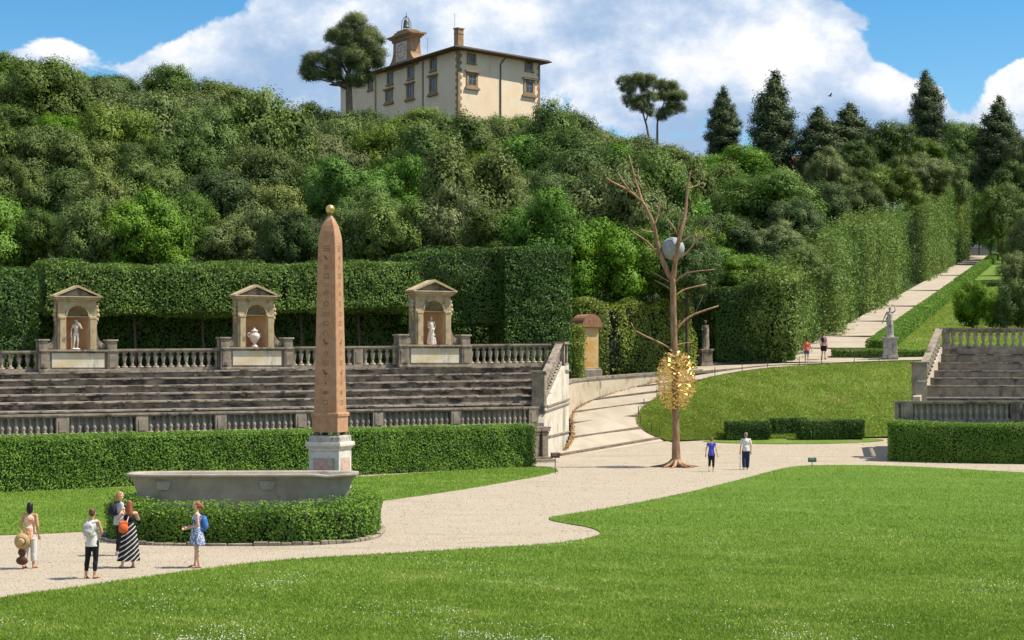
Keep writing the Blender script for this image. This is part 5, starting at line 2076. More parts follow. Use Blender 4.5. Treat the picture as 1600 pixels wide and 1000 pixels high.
cols = [(-15, 'at the left edge'), (62, 'just left of the far left niche'), (140, 'above the far left niche'), (218, 'midway between far left and urn niches'),
        (300, 'a little left of the urn niche'), (385, 'above the urn niche'), (462, 'just left of the obelisk'), (545, 'just right of the obelisk'),
        (620, 'left of the female statue niche'), (700, 'above the female statue niche'), (775, 'above the dark opening in the hedge'), (850, 'above the tall hedge block'),
        (925, 'above the ochre shrine'), (1000, 'left of the metal tree'), (1075, 'right of the metal tree')]
rows = [('lowest row above the hedges', 0.0, 112), ('second row up', .22, 128), ('third row up', .43, 148), ('fourth row up', .62, 178), ('fifth row up', .80, 225), ('on the skyline', 1.0, 290)]
tones = [('oak', 'mid green'), ('oak_dark', 'dark green'), ('oak_olive', 'greyish olive'), ('oak', 'mid green'), ('oak_dark', 'dark green'), ('oak_bright', 'fresh green')]
pick = random.Random(17)
forced = {(4, 0): 'oak_bright', (2, 0): 'oak', (10, 1): 'oak_olive', (9, 1): 'oak_olive', (5, 1): 'oak_olive', (5, 0): 'oak_olive', (3, 2): 'oak_dark', (7, 0): 'oak', (0, 4): 'oak', (1, 4): 'oak', (13, 0): 'oak_bright', (12, 1): 'oak_olive', (0, 0): 'oak_bright'}
tn = {'oak': 'mid green', 'oak_dark': 'dark green', 'oak_olive': 'greyish olive', 'oak_bright': 'fresh green'}
for ci, (cx, cn) in enumerate(cols):
    for ri, (rn_, f_, Y) in enumerate(rows):
        x = cx + (36 if ri % 2 else 0) + pick.uniform(-16, 16)
        top = skyl(x)
        cy = (382 if x < 880 else 425) * (1 - f_) + (top + (46 if x < 430 else 57)) * f_ + pick.uniform(-9, 9) * (f_ < 1)
        m = forced.get((ci, ri)) or pick.choice(['oak', 'oak_dark', 'oak', 'oak_olive', 'oak_dark', 'oak', 'oak_dark', 'oak_bright' if ri < 4 else 'oak'])
        w = pick.uniform(50, 84)
        h = w * pick.uniform(.85, 1.15) + 4 if f_ < 1 else pick.uniform(46, 54)
        if ri == 5: w = min(w, 66)
        if 0 < ri < 5 and pick.random() < .14: continue
        if 0 < ri < 5 and pick.random() < .20: w, h = w * 1.2, h * 1.5
        if f_ == 0: h += 8
        tree(x, cy, Y + pick.uniform(-4, 4) * (Y / 110), w, h, 'oak%d' % pick.randrange(5), m, '%s tree, %s, %s' % (tn[m], rn_, cn), group='trees massed on the wooded hillside')

# the right-hand part of the wood, tree by tree
right = [
    (1150, 262, 255, 62, 34, 'oak_bright', 'fresh bright green tree crown under the two central cypresses'),
    (1118, 300, 200, 42, 46, 'oak_bright', 'fresh green tree just right of the metal tree top'),
    (1195, 330, 150, 86, 66, 'oak', 'very wide rounded mid green tree below the two central cypresses'),
    (1215, 390, 126, 46, 44, 'oak_olive', 'small olive bush like tree behind the first trimmed hedge of the path'),
    (1120, 380, 128, 52, 48, 'oak', 'mid green tree right of the boulder in the metal tree'),
    (1100, 425, 120, 60, 40, 'oak_bright', 'fresh green tree just above the dark clipped hedge wall'),
    (1160, 432, 119, 50, 34, 'oak_bright', 'low fresh green tree above the right half of the dark hedge wall'),
    (1290, 335, 178, 46, 52, 'oak_dark', 'dark rounded tree below the irregular two topped cypress'),
    (1290, 272, 235, 36, 40, 'oak_olive', 'pointed olive tree in front of the terracotta roofed house'),
    (1345, 322, 190, 42, 42, 'oak', 'mid green tree behind the middle trimmed hedge of the path'),
    (1395, 300, 225, 46, 44, 'oak', 'mid green tree rising behind the long trimmed hedge'),
    (1335, 262, 270, 40, 42, 'oak_dark', 'dark tree on the skyline right of the two topped cypress'),
    (1392, 235, 290, 42, 46, 'oak_dark', 'dark rounded skyline tree left of the tall isolated cypress'),
    (1445, 280, 250, 46, 40, 'oak_olive', 'olive tree below the tall isolated cypress'),
    (1500, 236, 374, 50, 54, 'oak', 'rounded skyline tree between the two right hand cypresses'),
    (1508, 290, 368, 46, 56, 'oak_dark', 'dark tree under the rounded skyline tree, above the farthest hedge'),
    (1440, 250, 300, 36, 34, 'oak', 'small skyline tree at the foot of the tall isolated cypress'),
    (1566, 345, 290, 44, 58, 'oak', 'mid green tree above the railing at the top of the path'),
    (1530, 362, 352, 34, 56, 'oak_bright', 'bright green tree closing the top of the hill path'),
    (1590, 290, 300, 42, 44, 'oak_dark', 'dark tree at the right edge under the last cypress'),
    (1600, 250, 320, 34, 46, 'oak_dark', 'dark skyline tree at the right edge behind the last cypress'),
    (1612, 385, 160, 36, 55, 'oak_olive', 'olive tree at the right edge above the dark bushes'),
    (1250, 425, 122, 44, 42, 'oak', 'mid green tree directly behind the first trimmed hedge block'),
    (1584, 392, 240, 26, 34, 'oak_olive', 'small olive tree right of the railing'),
    (1335, 300, 240, 44, 44, 'oak_dark', 'dark tree filling the slope below the two topped cypress, to its right'),
    (1392, 290, 270, 46, 48, 'oak_dark', 'dark tree below the rounded skyline tree, left of the tall isolated cypress'),
    (1478, 300, 288, 42, 50, 'oak', 'mid green tree just behind the farthest trimmed hedge'),
    (1432, 305, 260, 40, 40, 'oak_olive', 'olive tree directly behind the tall hedge beyond the gap'),
    (1548, 292, 372, 46, 58, 'oak_dark', 'dark tree at the foot of the last cypress, above the path end'),
    (1586, 345, 310, 44, 60, 'oak', 'mid green tree at the right edge above the upper lawn'),
    (1502, 350, 362, 32, 60, 'oak_dark', 'dark tree beyond the end of the hill path, left of the bright green one'),
    (1238, 360, 140, 50, 50, 'oak_dark', 'dark tree right of the very wide rounded tree'),
    (1060, 400, 124, 56, 50, 'oak', 'mid green tree behind the upper trunk of the metal tree'),
    (960, 420, 118, 60, 50, 'oak_dark', 'dark tree above the yellow green hedge, left of the metal tree'),
    (1020, 440, 116, 46, 40, 'oak_olive', 'olive tree peeping over the right end of the yellow green hedge'),
]
for i, (px_, cy, Y, w, h, m, lab) in enumerate(right):
    tree(px_, cy, Y, w, h, 'oak%d' % (i % 5), m, lab, group='trees massed on the wooded hillside', bushy=px_ in (1500, 1505, 1480, 1545))
# dark bushes right of the sloping lawn
for i, (px_, cy, Y, w, h, m, lab) in enumerate([(1527, 486, 134, 38, 50, 'oak_bright', 'rounded bush with bright leaves at the right end of the sloping lawn'),
                                                (1590, 486, 132, 38, 50, 'oak_dark', 'darker rounded bush beside the bright one, at the right edge'),
                                                (1596, 432, 150, 34, 40, 'oak_olive', 'olive bush behind the two rounded bushes at the right')]):
    c = P(px_, cy, Y)
    tree(px_, cy, Y, w, h, 'oak%d' % i, m, lab, name='bush', cat='bush', group='rounded bushes right of the sloping lawn', bushy=True)

# undergrowth on the hillside
r_ = np.random.default_rng(77)
n = 190000
px_ = r_.uniform(-120, 1900, n)
Yv = 1 / (1 / 108.0 + r_.uniform(0, 1, n) * (1 / 335.0 - 1 / 108.0))
X_ = (px_ - 800) / F * Yv
Z_ = np.array([terrain(a, b) for a, b in zip(X_, Yv)])
d_p = (pathX(Yv) - X_) * .953
ok = ((d_p > 8.5) & ~((X_ > 1.5) & (Yv < 116))) | ((d_p < -17) & (Yv > 118))
C = np.stack([X_, Yv, Z_], 1)
bmp = np.clip(fnoise(C, .55, 3) + .6 * fnoise(C, 1.4, 6) + .6, 0, 2) * 1.3
C[:, 2] += r_.uniform(0, 1, n) * bmp
C = C[ok]
Q = leaf_quads(C, unit(r_.normal(size=C.shape) * .7 + np.array([[0, -.3, 1]])), .30 * r_.uniform(.6, 1.4, len(C)) * (C[:, 1] / 150) ** .7, .6, r_)
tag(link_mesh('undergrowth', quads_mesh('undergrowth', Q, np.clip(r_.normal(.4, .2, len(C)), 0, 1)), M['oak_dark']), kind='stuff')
# loose pebbles on the gravel
n = 150000
yv = 1 / (1 / 38.0 + r_.uniform(0, 1, n) * (1 / 101.0 - 1 / 38.0))
xv = r_.uniform(-.305, .305, n) * yv
pt = np.stack([xv, yv], 1)
keep = ~inside([(p.x, p.y) for p in front_poly], pt) & ~inside([(p.x, p.y) for p in left_poly], pt) & ~((np.abs(xv + 7.9) < 3.9) & (np.abs(yv - 51.5) < 3.4))
pt = pt[keep]
n = len(pt)
C = np.stack([pt[:, 0], pt[:, 1], np.maximum(0, .04 * (pt[:, 1] - 84)) + .012], 1)
Q = leaf_quads(C, unit(r_.normal(size=C.shape) * .6 + np.array([[0, -.5, 1]])), r_.uniform(.012, .034, n) * (pt[:, 1] / 50) ** .6, .8, r_)
tag(link_mesh('pebbles', quads_mesh('pebbles', Q, r_.uniform(0, 1, n)), leafmat('pebble_stone', (.25, .205, .15), (.54, .48, .39), (.62, .57, .48), trans=0.0, nscale=.5, rough=.9)), kind='stuff')

# cypresses
for i, (px_, y0, y1, w, Y, k, lab) in enumerate([(1130, 146, 262, 29, 330, 'cypress0', 'smallest of the dark cypresses on the skyline, right of the umbrella pines'),
                                                 (1208, 124, 290, 40, 322, 'cypress1', 'broadest dark cypress on the skyline, second from the left'),
                                                 (1280, 178, 300, 42, 318, 'cypress1', 'ragged left top of the irregular cypress pair'),
                                                 (1326, 174, 310, 54, 322, 'cypress0', 'ragged right top of the irregular cypress pair'),
                                                 (1448, 121, 240, 30, 335, 'cypress1', 'tall isolated cypress standing highest above the right part of the wood'),
                                                 (1560, 163, 310, 40, 330, 'cypress0', 'last dark cypress near the right edge')]):
    cy = (y0 + y1) / 2
    tree(px_, cy, Y, w * 2.8, (y1 - y0) / 2 + 4, k, 'cypress', lab, name='cypress', group='dark cypresses on the skyline')


# pines
def pine(root_px, base_py, Y, lobes, m, label, trunk_pts, name, leaf=.02, clumps=60, per=30, tr=.35, cr=.085, seed=0, subs=10):
    """lobes: (px, py, rx_px, ry_px); the crown is modelled at real size about its own centre"""
    base = P(root_px, base_py, Y)
    z0 = hill_z(base.x, base.y)
    root = empty(name, (base.x, base.y, z0), label, 'tree')
    k = Y / F
    r2 = np.random.default_rng(seed)
    L = []
    for (px_, py_, rx, ry) in lobes:
        c = P(px_, py_, Y)
        for j in range(subs):
            d = r2.normal(size=3); d /= np.linalg.norm(d)
            f_ = .62
            L.append(((c.x - base.x + d[0] * rx * k * f_, d[1] * rx * k * f_ * 1.0, c.z - z0 + d[2] * ry * k * f_), (rx * k * .46, rx * k * .46, ry * k * .44)))
    me = crown_mesh('pine_crown', L, per_clump=per, leaf=leaf, clumps=clumps, clump_r=cr, seed=seed, up=.6, aspect=.22, spray=.8)
    fix_mesh_mat(me, M[m])
    o = bpy.data.objects.new('crown', me); COL.objects.link(o); o.parent = root
    b = MB()
    for pts in trunk_pts:
        pl = []
        rd = []
        for (px_, py_, r_, dy) in pts:
            p = P(px_, py_, Y)
            pl.append((p.x - base.x, dy, p.z - z0)); rd.append(r_ * k)
        if pts is trunk_pts[0]:
            pl = [(pl[0][0], pl[0][1], -.5)] + pl
            rd = [rd[0] * 1.2] + rd
        b.tube(pl, rd, 8)
    b.build('trunk', M['pinebark'], root, smooth=True, keep=True)


pine(546, 150, 312, [(560, 48, 30, 26), (538, 62, 28, 24), (577, 76, 26, 24), (550, 92, 30, 22), (516, 96, 26, 20), (492, 98, 20, 17), (488, 118, 20, 10), (576, 112, 26, 22), (588, 92, 16, 20), (516, 118, 22, 12), (560, 126, 24, 12), (480, 110, 12, 12)],
     'pine', 'large spreading pine in front of the villa, leaning to the left',
     [[(546, 170, 5.5, 0), (545, 140, 5, 0), (543, 122, 4, .2), (548, 96, 3, 0), (555, 60, 1.6, .3)], [(543, 130, 2.8, 0), (526, 116, 2, 1), (505, 106, 1.4, 1), (482, 98, .8, 1)], [(541, 138, 2.4, 0), (515, 128, 1.5, -1), (490, 124, .8, -1)], [(546, 130, 2.6, 0), (562, 112, 2, -1), (580, 84, 1.2, -1)], [(544, 118, 2, 0), (530, 92, 1.4, 1), (528, 66, .8, 1)]],
     'pine_tree', leaf=.36, clumps=44, per=34, cr=.62, seed=411)
pine(1014, 200, 330, [(1000, 128, 22, 15), (985, 138, 16, 16), (990, 156, 16, 12), (1012, 148, 16, 18), (1010, 128, 16, 14), (978, 132, 16, 13), (998, 168, 14, 16), (1014, 172, 10, 16), (982, 158, 16, 10)], 'pine', 'left one of two small airy umbrella pines on the skyline',
     [[(1014, 215, 1.8, 0), (1010, 195, 1.6, 0), (1004, 175, 1.2, 0), (1000, 150, .8, 0)], [(1009, 190, 1.1, 0), (1016, 168, .8, .5), (1014, 140, .5, .5)], [(1004, 176, .9, 0), (990, 160, .7, 0), (980, 146, .4, 0)]], 'umbrella_pine', leaf=.34, clumps=30, per=26, cr=.5, seed=412, subs=7)
pine(1027, 205, 333, [(1046, 148, 20, 14), (1056, 158, 16, 16), (1034, 140, 14, 15), (1044, 172, 18, 12), (1034, 160, 14, 18), (1062, 150, 12, 12), (1036, 182, 12, 10), (1058, 172, 14, 10), (1048, 136, 14, 8)], 'pine', 'right one of two small airy umbrella pines on the skyline',
     [[(1027, 215, 1.8, 0), (1027, 195, 1.5, 0), (1028, 185, 1.3, 0), (1036, 165, .8, 0), (1040, 150, .5, 0)], [(1028, 188, 1, 0), (1045, 175, .7, .5), (1056, 162, .4, .5)]], 'umbrella_pine', leaf=.34, clumps=30, per=26, cr=.5, seed=413, subs=7)

# ------------------------------------------------------------------ metal tree with boulder
TY = 83.3
TB = P(1056, 729, TY)
root = empty('metal_tree', (TB.x, TB.y, 0), 'tall bare brown metal tree with spreading roots standing on the gravel', 'tree sculpture')


def tpt(px, py, dy=0.0):
    p = P(px, py, TY)
    return (p.x - TB.x, dy, p.z)


def limb(pts, r0, r1, name='branch', n=8):
    b = MB()
    P_ = [Vector(p) for p in pts]
    if len(P_) > 2:
        Q_ = [P_[0]]
        for a, c in zip(P_[:-1], P_[1:]): Q_ += [a.lerp(c, .33), a.lerp(c, .67)]
        Q_.append(P_[-1]); P_ = Q_
    rd = [r0 + (r1 - r0) * i / (len(P_) - 1) for i in range(len(P_))]
    rd = [r_ * random.uniform(.9, 1.1) for r_ in rd]
    b.tube(P_, rd, n)
    b.ellipsoid(P_[-1], (rd[-1] * 1.3,) * 3, 8, 5)
    return b.build(name, M['bronze_bark'], root, smooth=True, keep=True)


b = MB()
b.tube([tpt(1057, 731), tpt(1056.5, 715), tpt(1056, 690), tpt(1055.5, 640), tpt(1054, 550), tpt(1052, 480), tpt(1051.5, 440), tpt(1051, 424)], [.32, .215, .185, .17, .16, .15, .14, .135], 16)
for k in range(9):
    a = k * 2 * math.pi / 9 + .3
    L_ = random.uniform(.75, 1.15)
    d = Vector((math.cos(a), math.sin(a), 0))
    b.tube([Vector((0, 0, .42)), d * .28 + Vector((0, 0, .17)), d * .55 + Vector((0, 0, .07)), d * L_ + Vector((.1 * math.sin(k * 3), 0, .02)), d * (L_ + .25) + Vector((.15 * math.sin(k * 3), 0, -.02))], [.16, .13, .09, .05, .02], 8)
b.build('trunk', M['bronze_bark'], root, smooth=True, keep=True)
limb([tpt(1050, 436), tpt(1042, 425), tpt(1031, 392, .1), tpt(1025, 370, .15), tpt(1022, 351, .1), tpt(1012, 330), tpt(1004, 315)], .135, .065)
limb([tpt(1004, 316), tpt(982, 297, -.2), tpt(960, 288, -.3), tpt(947, 280, -.4)], .06, .035)
limb([tpt(1004, 318), tpt(1000, 300, .2), tpt(994, 282, .3), tpt(989, 262, .4), tpt(984, 241, .5)], .06, .03)
limb([tpt(983, 298, -.2), tpt(974, 286, -.2), tpt(965, 270, -.1)], .045, .02)
limb([tpt(997, 290, .3), tpt(998, 262, .3)], .025, .012)
limb([tpt(1022.5, 353), tpt(1029, 334, .2), tpt(1032.5, 313, .2)], .05, .02)
limb([tpt(1029, 398), tpt(1018, 385, -.2), tpt(1007, 375, -.3), tpt(985, 362, -.4)], .055, .025)
limb([tpt(1021, 362), tpt(1010, 363, -.2), tpt(1000, 357, -.2)], .035, .015)
limb([tpt(1052, 440), tpt(1054, 410, -.1), tpt(1059, 375, -.5), tpt(1066, 352, -.4), tpt(1070, 337, -.2), tpt(1074, 300), tpt(1075, 285), tpt(1079, 268)], .125, .04)
limb([tpt(1075, 295), tpt(1088, 290, .2), tpt(1100, 284, .3)], .035, .018)
limb([tpt(1072.5, 329), tpt(1084, 322, -.2)], .025, .014)
limb([tpt(1060, 380, -.3), tpt(1075, 372, -.4), tpt(1089, 367, -.4)], .045, .025)
limb([tpt(1055, 408), tpt(1066, 401, .1), tpt(1078, 390, .1), tpt(1090, 374, .2), tpt(1106, 356, .2)], .06, .028)
limb([tpt(1090, 374, .2), tpt(1087, 362, .3)], .02, .012)
limb([tpt(1058, 368, -.4), tpt(1052, 357, -.5), tpt(1043, 346, -.5)], .04, .018)
limb([tpt(1057, 366, -.4), tpt(1060, 345, -.4), tpt(1062, 330, -.4)], .03, .012)
limb([tpt(1055, 463), tpt(1064, 455, .1), tpt(1075, 450, .2), tpt(1105, 444, .3)], .05, .03)
limb([tpt(1055, 440), tpt(1065, 431, -.2), tpt(1076, 425, -.3), tpt(1115, 422, -.5)], .045, .022)
limb([tpt(1048, 452), tpt(1036, 445, -.2), tpt(1022, 438, -.3)], .035, .018)
limb([tpt(1046, 440), tpt(1030, 430, .4), tpt(1019, 423, .5)], .03, .015)
limb([tpt(1056, 516), tpt(1068, 502, .1), tpt(1080, 493, .2), tpt(1098, 486, .3), tpt(1123, 478, .4)], .07, .035)
limb([tpt(1058, 512), tpt(1062, 501, -.1)], .03, .015)
limb([tpt(1051, 547), tpt(1030, 535, -.3), tpt(1010, 527, -.4), tpt(990, 516, -.5)], .055, .028)
limb([tpt(991, 517, -.5), tpt(985, 504, -.5)], .03, .012)
limb([tpt(1055, 540), tpt(1068, 536, .2), tpt(1082, 535, .3)], .03, .015)
# gilded globe of leaves (a thing of its own hung round the trunk)
gb = P(1056, 594, TY)
groot = empty('golden_leaf_globe', (TB.x, TB.y, gb.z), 'openwork globe of folded golden leaves around the metal trunk', 'leaf sculpture')
b, sb = MB(), MB()
GR, GH = .95, 1.46
for i in range(640):
    g_ = (i + .5) / 640
    z = 1 - 2 * g_
    a = i * 2.39996
    h_ = math.sqrt(1 - z * z)
    sh_ = random.uniform(.80, 1.04)
    c = Vector((h_ * math.cos(a) * GR * sh_, h_ * math.sin(a) * GR * sh_, z * GH * sh_))
    nrm_ = Vector((c.x / GR, c.y / GR, c.z / GH * .7)).normalized()
    t1 = Vector((-math.sin(a), math.cos(a), random.uniform(-.5, .5))).normalized()
    ax = (t1 * random.choice((-1, 1)) * .7 + nrm_ * random.uniform(.1, .9) + Vector((0, 0, random.uniform(-.5, .5)))).normalized()
    sd_ = ax.cross(nrm_).normalized()
    L_ = random.uniform(.13, .21)
    w_ = L_ * random.uniform(.28, .4)
    up_ = nrm_ * w_ * .7
    b.add([c - ax * L_ * .5, c + sd_ * w_ + up_, c + ax * L_ * .6, c - sd_ * w_ + up_], [(0, 1, 2), (0, 2, 3)])
    if i % 3 == 0:
        inner = Vector((0, 0, c.z * .75 - .1))
        sb.tube([inner, inner.lerp(c, .6) + Vector((0, 0, -.06)), c], [.016, .011, .007], 5)
b.build('leaves', M['gold'], groot, keep=True)
sb.build('stems', M['gold'], groot, keep=True)
bl = P(1052, 388, TY)
root2 = empty('boulder', (bl.x, bl.y + .05, bl.z), 'smooth grey round boulder wedged in the fork of the metal tree', 'boulder')
b = MB(); b.ellipsoid((0, .12, 0), (.56, .56, .55), 32, 24); b.build('stone', M['boulder'], root2, smooth=True, keep=True)

# ------------------------------------------------------------------ villa on the hilltop
VC = P(716, 72, 340)                     # eave corner
zE = VC.z - .6
VR = Vector((5.9, 355.8, 0)); VL = Vector((-10.6, 340, 0)) + Vector((-.53, .85, 0)).normalized() * 52
C0 = Vector((-10.6, 340, 0))
VR = C0 + (VR - C0).normalized() * 22.6
zb = 46.0
vroot = empty('villa', (C0.x, C0.y, zb), 'cream three storey hilltop villa with brown stone trim, hipped roof and clock gable', 'building')
dR = (VR - C0).normalized(); dL = (VL - C0).normalized()
nR = Vector((dR.y, -dR.x, 0)); nL = Vector((-dL.y, dL.x, 0))
V4 = VL + (VR - C0)
b = MB()
b.prism([C0, VR, V4, VL], zb, zE)
b.build('wall', M['villa_wall'], vroot)


def vpt(org, d, n_, s, z, o): return org + d * s + n_ * o + Vector((0, 0, z - org.z))


def hit(org, d, px, py):
    """s along the facade and height z seen at that pixel"""
    k = (px - 800) / F
    s = (k * org.y - org.x) / (d.x - k * d.y)
    Y = org.y + d.y * s
    return s, CH - (py - HOR) * Y / F


def vbox(b_, org, d, n_, s0, s1, z0, z1, o0, o1, mi=0):
    vs = []
    for z in (z0, z1):
        for (s, o) in ((s0, o0), (s1, o0), (s1, o1), (s0, o1)):
            p = org + d * s + n_ * o
            vs.append((p.x, p.y, z))
    b_.add(vs, [(0, 3, 2, 1), (4, 5, 6, 7), (0, 1, 5, 4), (1, 2, 6, 5), (2, 3, 7, 6), (3, 0, 4, 7)], mi)


def vwindow(org, d, n_, x0, x1, y0, y1, big):
    s0, zt = hit(org, d, x0, y0)
    s1, zb_ = hit(org, d, x1, y1)
    if s0 > s1: s0, s1 = s1, s0
    w = s1 - s0
    b_ = MB()
    fw = w * .2
    hz = zt - zb_
    vbox(b_, org, d, n_, s0, s0 + fw, zb_, zt, -.05, .16)
    vbox(b_, org, d, n_, s1 - fw, s1, zb_, zt, -.05, .16)
    vbox(b_, org, d, n_, s0 + fw, s1 - fw, zt - hz * .14, zt, -.05, .16)
    vbox(b_, org, d, n_, s0 + fw, s1 - fw, zb_, zb_ + hz * .12, -.05, .16)
    vbox(b_, org, d, n_, s0 - w * .06, s1 + w * .06, zb_ - .22, zb_, -.05, .34)
    if big:
        vbox(b_, org, d, n_, s0 - w * .14, s1 + w * .14, zt, zt + .32, -.05, .50)
        vbox(b_, org, d, n_, s0 - w * .14, s1 + w * .14, zb_ - .55, zb_ - .22, -.05, .42)
    wo_ = b_.build('window', M['villa_stone'], vroot)
    p_ = MB()
    vbox(p_, org, d, n_, s0 + fw, s1 - fw, zb_ + hz * .12, zt - hz * .14, -.02, .03)
    po = p_.build('pane', M['glass'], vroot); po.parent = wo_
    m_ = MB()
    sm = (s0 + s1) / 2
    vbox(m_, org, d, n_, sm - .06, sm + .06, zb_ + hz * .12, zt - hz * .14, .03, .08)
    zm = zb_ + hz * .55
    vbox(m_, org, d, n_, s0 + fw, sm - .06, zm - .04, zm + .04, .03, .07)
    vbox(m_, org, d, n_, sm + .06, s1 - fw, zm - .04, zm + .04, .03, .07)
    mo = m_.build('glazing_bars', M['winframe'], vroot); mo.parent = wo_
    for o in (po, mo): o.location = (0, 0, 0)
    return wo_


for (x0, x1, y0, y1, bg) in [(729.5, 743.5, 82, 100, 0), (728.5, 746, 112, 137, 1), (820, 832.5, 94, 112, 0), (818, 835, 123, 149, 1)]:
    vwindow(C0, dR, nR, x0, x1, y0, y1, bg)
for (x0, x1, y0, y1, bg) in [(672, 682.5, 91, 109, 0), (671, 683, 121, 144, 1), (637, 647.5, 104, 122, 0), (635.5, 647, 133, 152, 1), (605, 614.5, 114, 131, 0), (602.5, 614, 142, 158, 1), (575, 583, 124, 140, 0)]:
    vwindow(C0, dL, nL, x0, x1, y0, y1, bg)
# quoins
b = MB()
bq2 = MB()
z = zb
i = 0
while z < zE - .7:
    L1, L2 = (.95, .55) if i % 2 else (.55, .95)
    vbox(b, C0, dR, nR, -.06, L1, z, z + .66, -.1, .07)
    vbox(b, C0, dL, nL, -.06, L2, z, z + .66, -.1, .08)
    vbox(bq2, VR, -dR, nR, -.05, L1 * .8, z, z + .66, -.1, .07)
    z += .70
    i += 1
b.build('quoins', M['villa_stone'], vroot)
bq2.build('quoins', M['villa_stone'], vroot)
for px_ in (661, 587):
    b = MB()
    s, _ = hit(C0, dL, px_, 100)
    vbox(b, C0, dL, nL, s - .3, s + .3, zb, zE - .3, -.05, .10)
    b.build('pilaster', M['villa_stone'], vroot)
b = MB()
s, _ = hit(C0, dR, 781.5, 120)
p = C0 + dR * s + nR * .18
b.tube([(p.x, p.y, zb), (p.x, p.y, zE - 1.6), ((p + dR * 1.2).x, (p + dR * 1.2).y, zE - .35)], .13, 6)
b.build('downpipe', M['lead'], vroot)
# roof with wide eaves
ctr = (C0 + V4) / 2
ov = 1.9
def out(p, k1, k2):
    q_ = p + k1 + k2
    return Vector((q_.x, q_.y, 0))
e1 = out(C0, -dR * ov, -dL * ov); e2 = out(VR, dR * ov, -dL * ov); e3 = out(V4, dR * ov, dL * ov); e4 = out(VL, -dR * ov, dL * ov)
b = MB()
rise = 1.9
r1_ = (C0 + VR) / 2 + dL * 11; r2_ = (VL + V4) / 2 - dL * 11
zt_ = zE + .25
vs = [(*e1.xy, zE), (*e2.xy, zE), (*e3.xy, zE), (*e4.xy, zE), (*e1.xy, zt_), (*e2.xy, zt_), (*e3.xy, zt_), (*e4.xy, zt_), (*r1_.xy, zt_ + rise), (*r2_.xy, zt_ + rise)]
b.add(vs, [(0, 3, 2, 1), (0, 1, 5, 4), (1, 2, 6, 5), (2, 3, 7, 6), (3, 0, 4, 7), (4, 5, 8), (5, 6, 9, 8), (6, 7, 9), (7, 4, 8, 9)])
# tile ribs
for (a0, a1, t0_) in ((e1, e2, r1_), ):
    for i in range(1, 44):
        f_ = i / 44
        p = a0.lerp(a1, f_)
        top = Vector((*p.xy, zt_)).lerp(Vector((*t0_.xy, zt_ + rise)), .55)
        k_ = min(f_, 1 - f_) * 2
        q_ = Vector((p.x, p.y, zt_ + .05)) + dL * (11 + ov) * k_ * .98 + Vector((0, 0, rise * k_))
        b.tube([(p.x, p.y, zt_ + .04), q_], .11, 5)
ro_ = b.build('roof', M['roof_tile'], vroot)
b = MB()
for i in range(30):
    f_ = (i + .5) / 30
    p = e1.lerp(e2, f_)
    b.beam((p.x, p.y, zE - .16), (p + dL * 1.85).xy.to_3d() + Vector((0, 0, zE - .16)), .14, .15)
for i in range(70):
    f_ = (i + .5) / 70
    p = e1.lerp(e4, f_)
    b.beam((p.x, p.y, zE - .16), (p + dR * 1.85).xy.to_3d() + Vector((0, 0, zE - .16)), .14, .15)
rf = b.build('rafters', M['villa_stone'], vroot)
b = MB()
g0 = [Vector((*e4.xy, zE + .06)) - dR * .12, Vector((*e1.xy, zE + .06)) - dR * .08 - dL * .08, Vector((*e2.xy, zE + .06)) - dL * .12]
b.tube(g0, .15, 6)
b.build('gutter', M['lead'], vroot)
# chimney
s, _ = hit(C0, dR, 729, 60)
cpos = C0 + dR * 2.2 + dL * 3.0
b = MB()
zc0, zc1 = zE + .4, CH + (HOR - 46) * cpos.y / F
rzv = math.atan2(dR.y, dR.x)
b.box((cpos.x, cpos.y, (zc0 + zc1) / 2), (1.45, 1.25, zc1 - zc0), rzv)
b.box((cpos.x, cpos.y, zc1 + .12), (1.75, 1.55, .24), rzv)
b.box((cpos.x, cpos.y, zc1 - .9), (1.6, 1.4, .15), rzv)
co = b.build('chimney', M['villa_stone'], vroot); co.parent = ro_; co.location = (0, 0, 0)
# clock gable above the left facade
s_c, _z = hit(C0, dL, 629, 90)
half = [(7.0, -.6), (6.6, .2), (5.6, .7), (4.6, 1.4), (4.0, 2.2), (3.7, 3.2), (3.6, 5.5)]
prof = [(-a_, z_) for a_, z_ in half] + [(a_, z_) for a_, z_ in half[::-1]]
vs = []
for (a_, z_) in prof:
    for o in (.25, -2.2):
        p = C0 + dL * (s_c + a_) + nL * o
        vs.append((p.x, p.y, zE + z_))
n = len(prof)
b = MB()
b.add(vs, [tuple(2 * i for i in range(n)), tuple(2 * i + 1 for i in range(n - 1, -1, -1))] + [(2 * i, 2 * i + 1, 2 * ((i + 1) % n) + 1, 2 * ((i + 1) % n)) for i in range(n)])
gable = b.build('clock_gable', M['villa_stone'], vroot)
b = MB()
zz = zE + 5.5
for (k_, hf, hgt, o1) in ((0, 4.0, .35, .5), (.35, 4.5, .3, .8), (.65, 5.1, .3, 1.1), (.95, 3.7, .35, .5), (1.3, 3.0, .35, .4), (1.65, 2.1, .3, .3)):
    vbox(b, C0, dL, nL, s_c - hf, s_c + hf, zz + k_, zz + k_ + hgt, -2.0 - o1 * .8, o1)
for i in range(9):
    sx_ = s_c - 3.4 + i * .85
    vbox(b, C0, dL, nL, sx_ - .16, sx_ + .16, zz - .4, zz - .003, .253, .6)
o = b.build('cornice', M['villa_stone'], vroot); o.parent = gable; o.location = (0, 0, 0)
b = MB()
ww, hh_ = 2.3, 1.95
sc_m, zc_m = s_c, zE + 3.0
vbox(b, C0, dL, nL, sc_m - ww, sc_m + ww, zc_m - hh_, zc_m + hh_, .2, .33, 0)
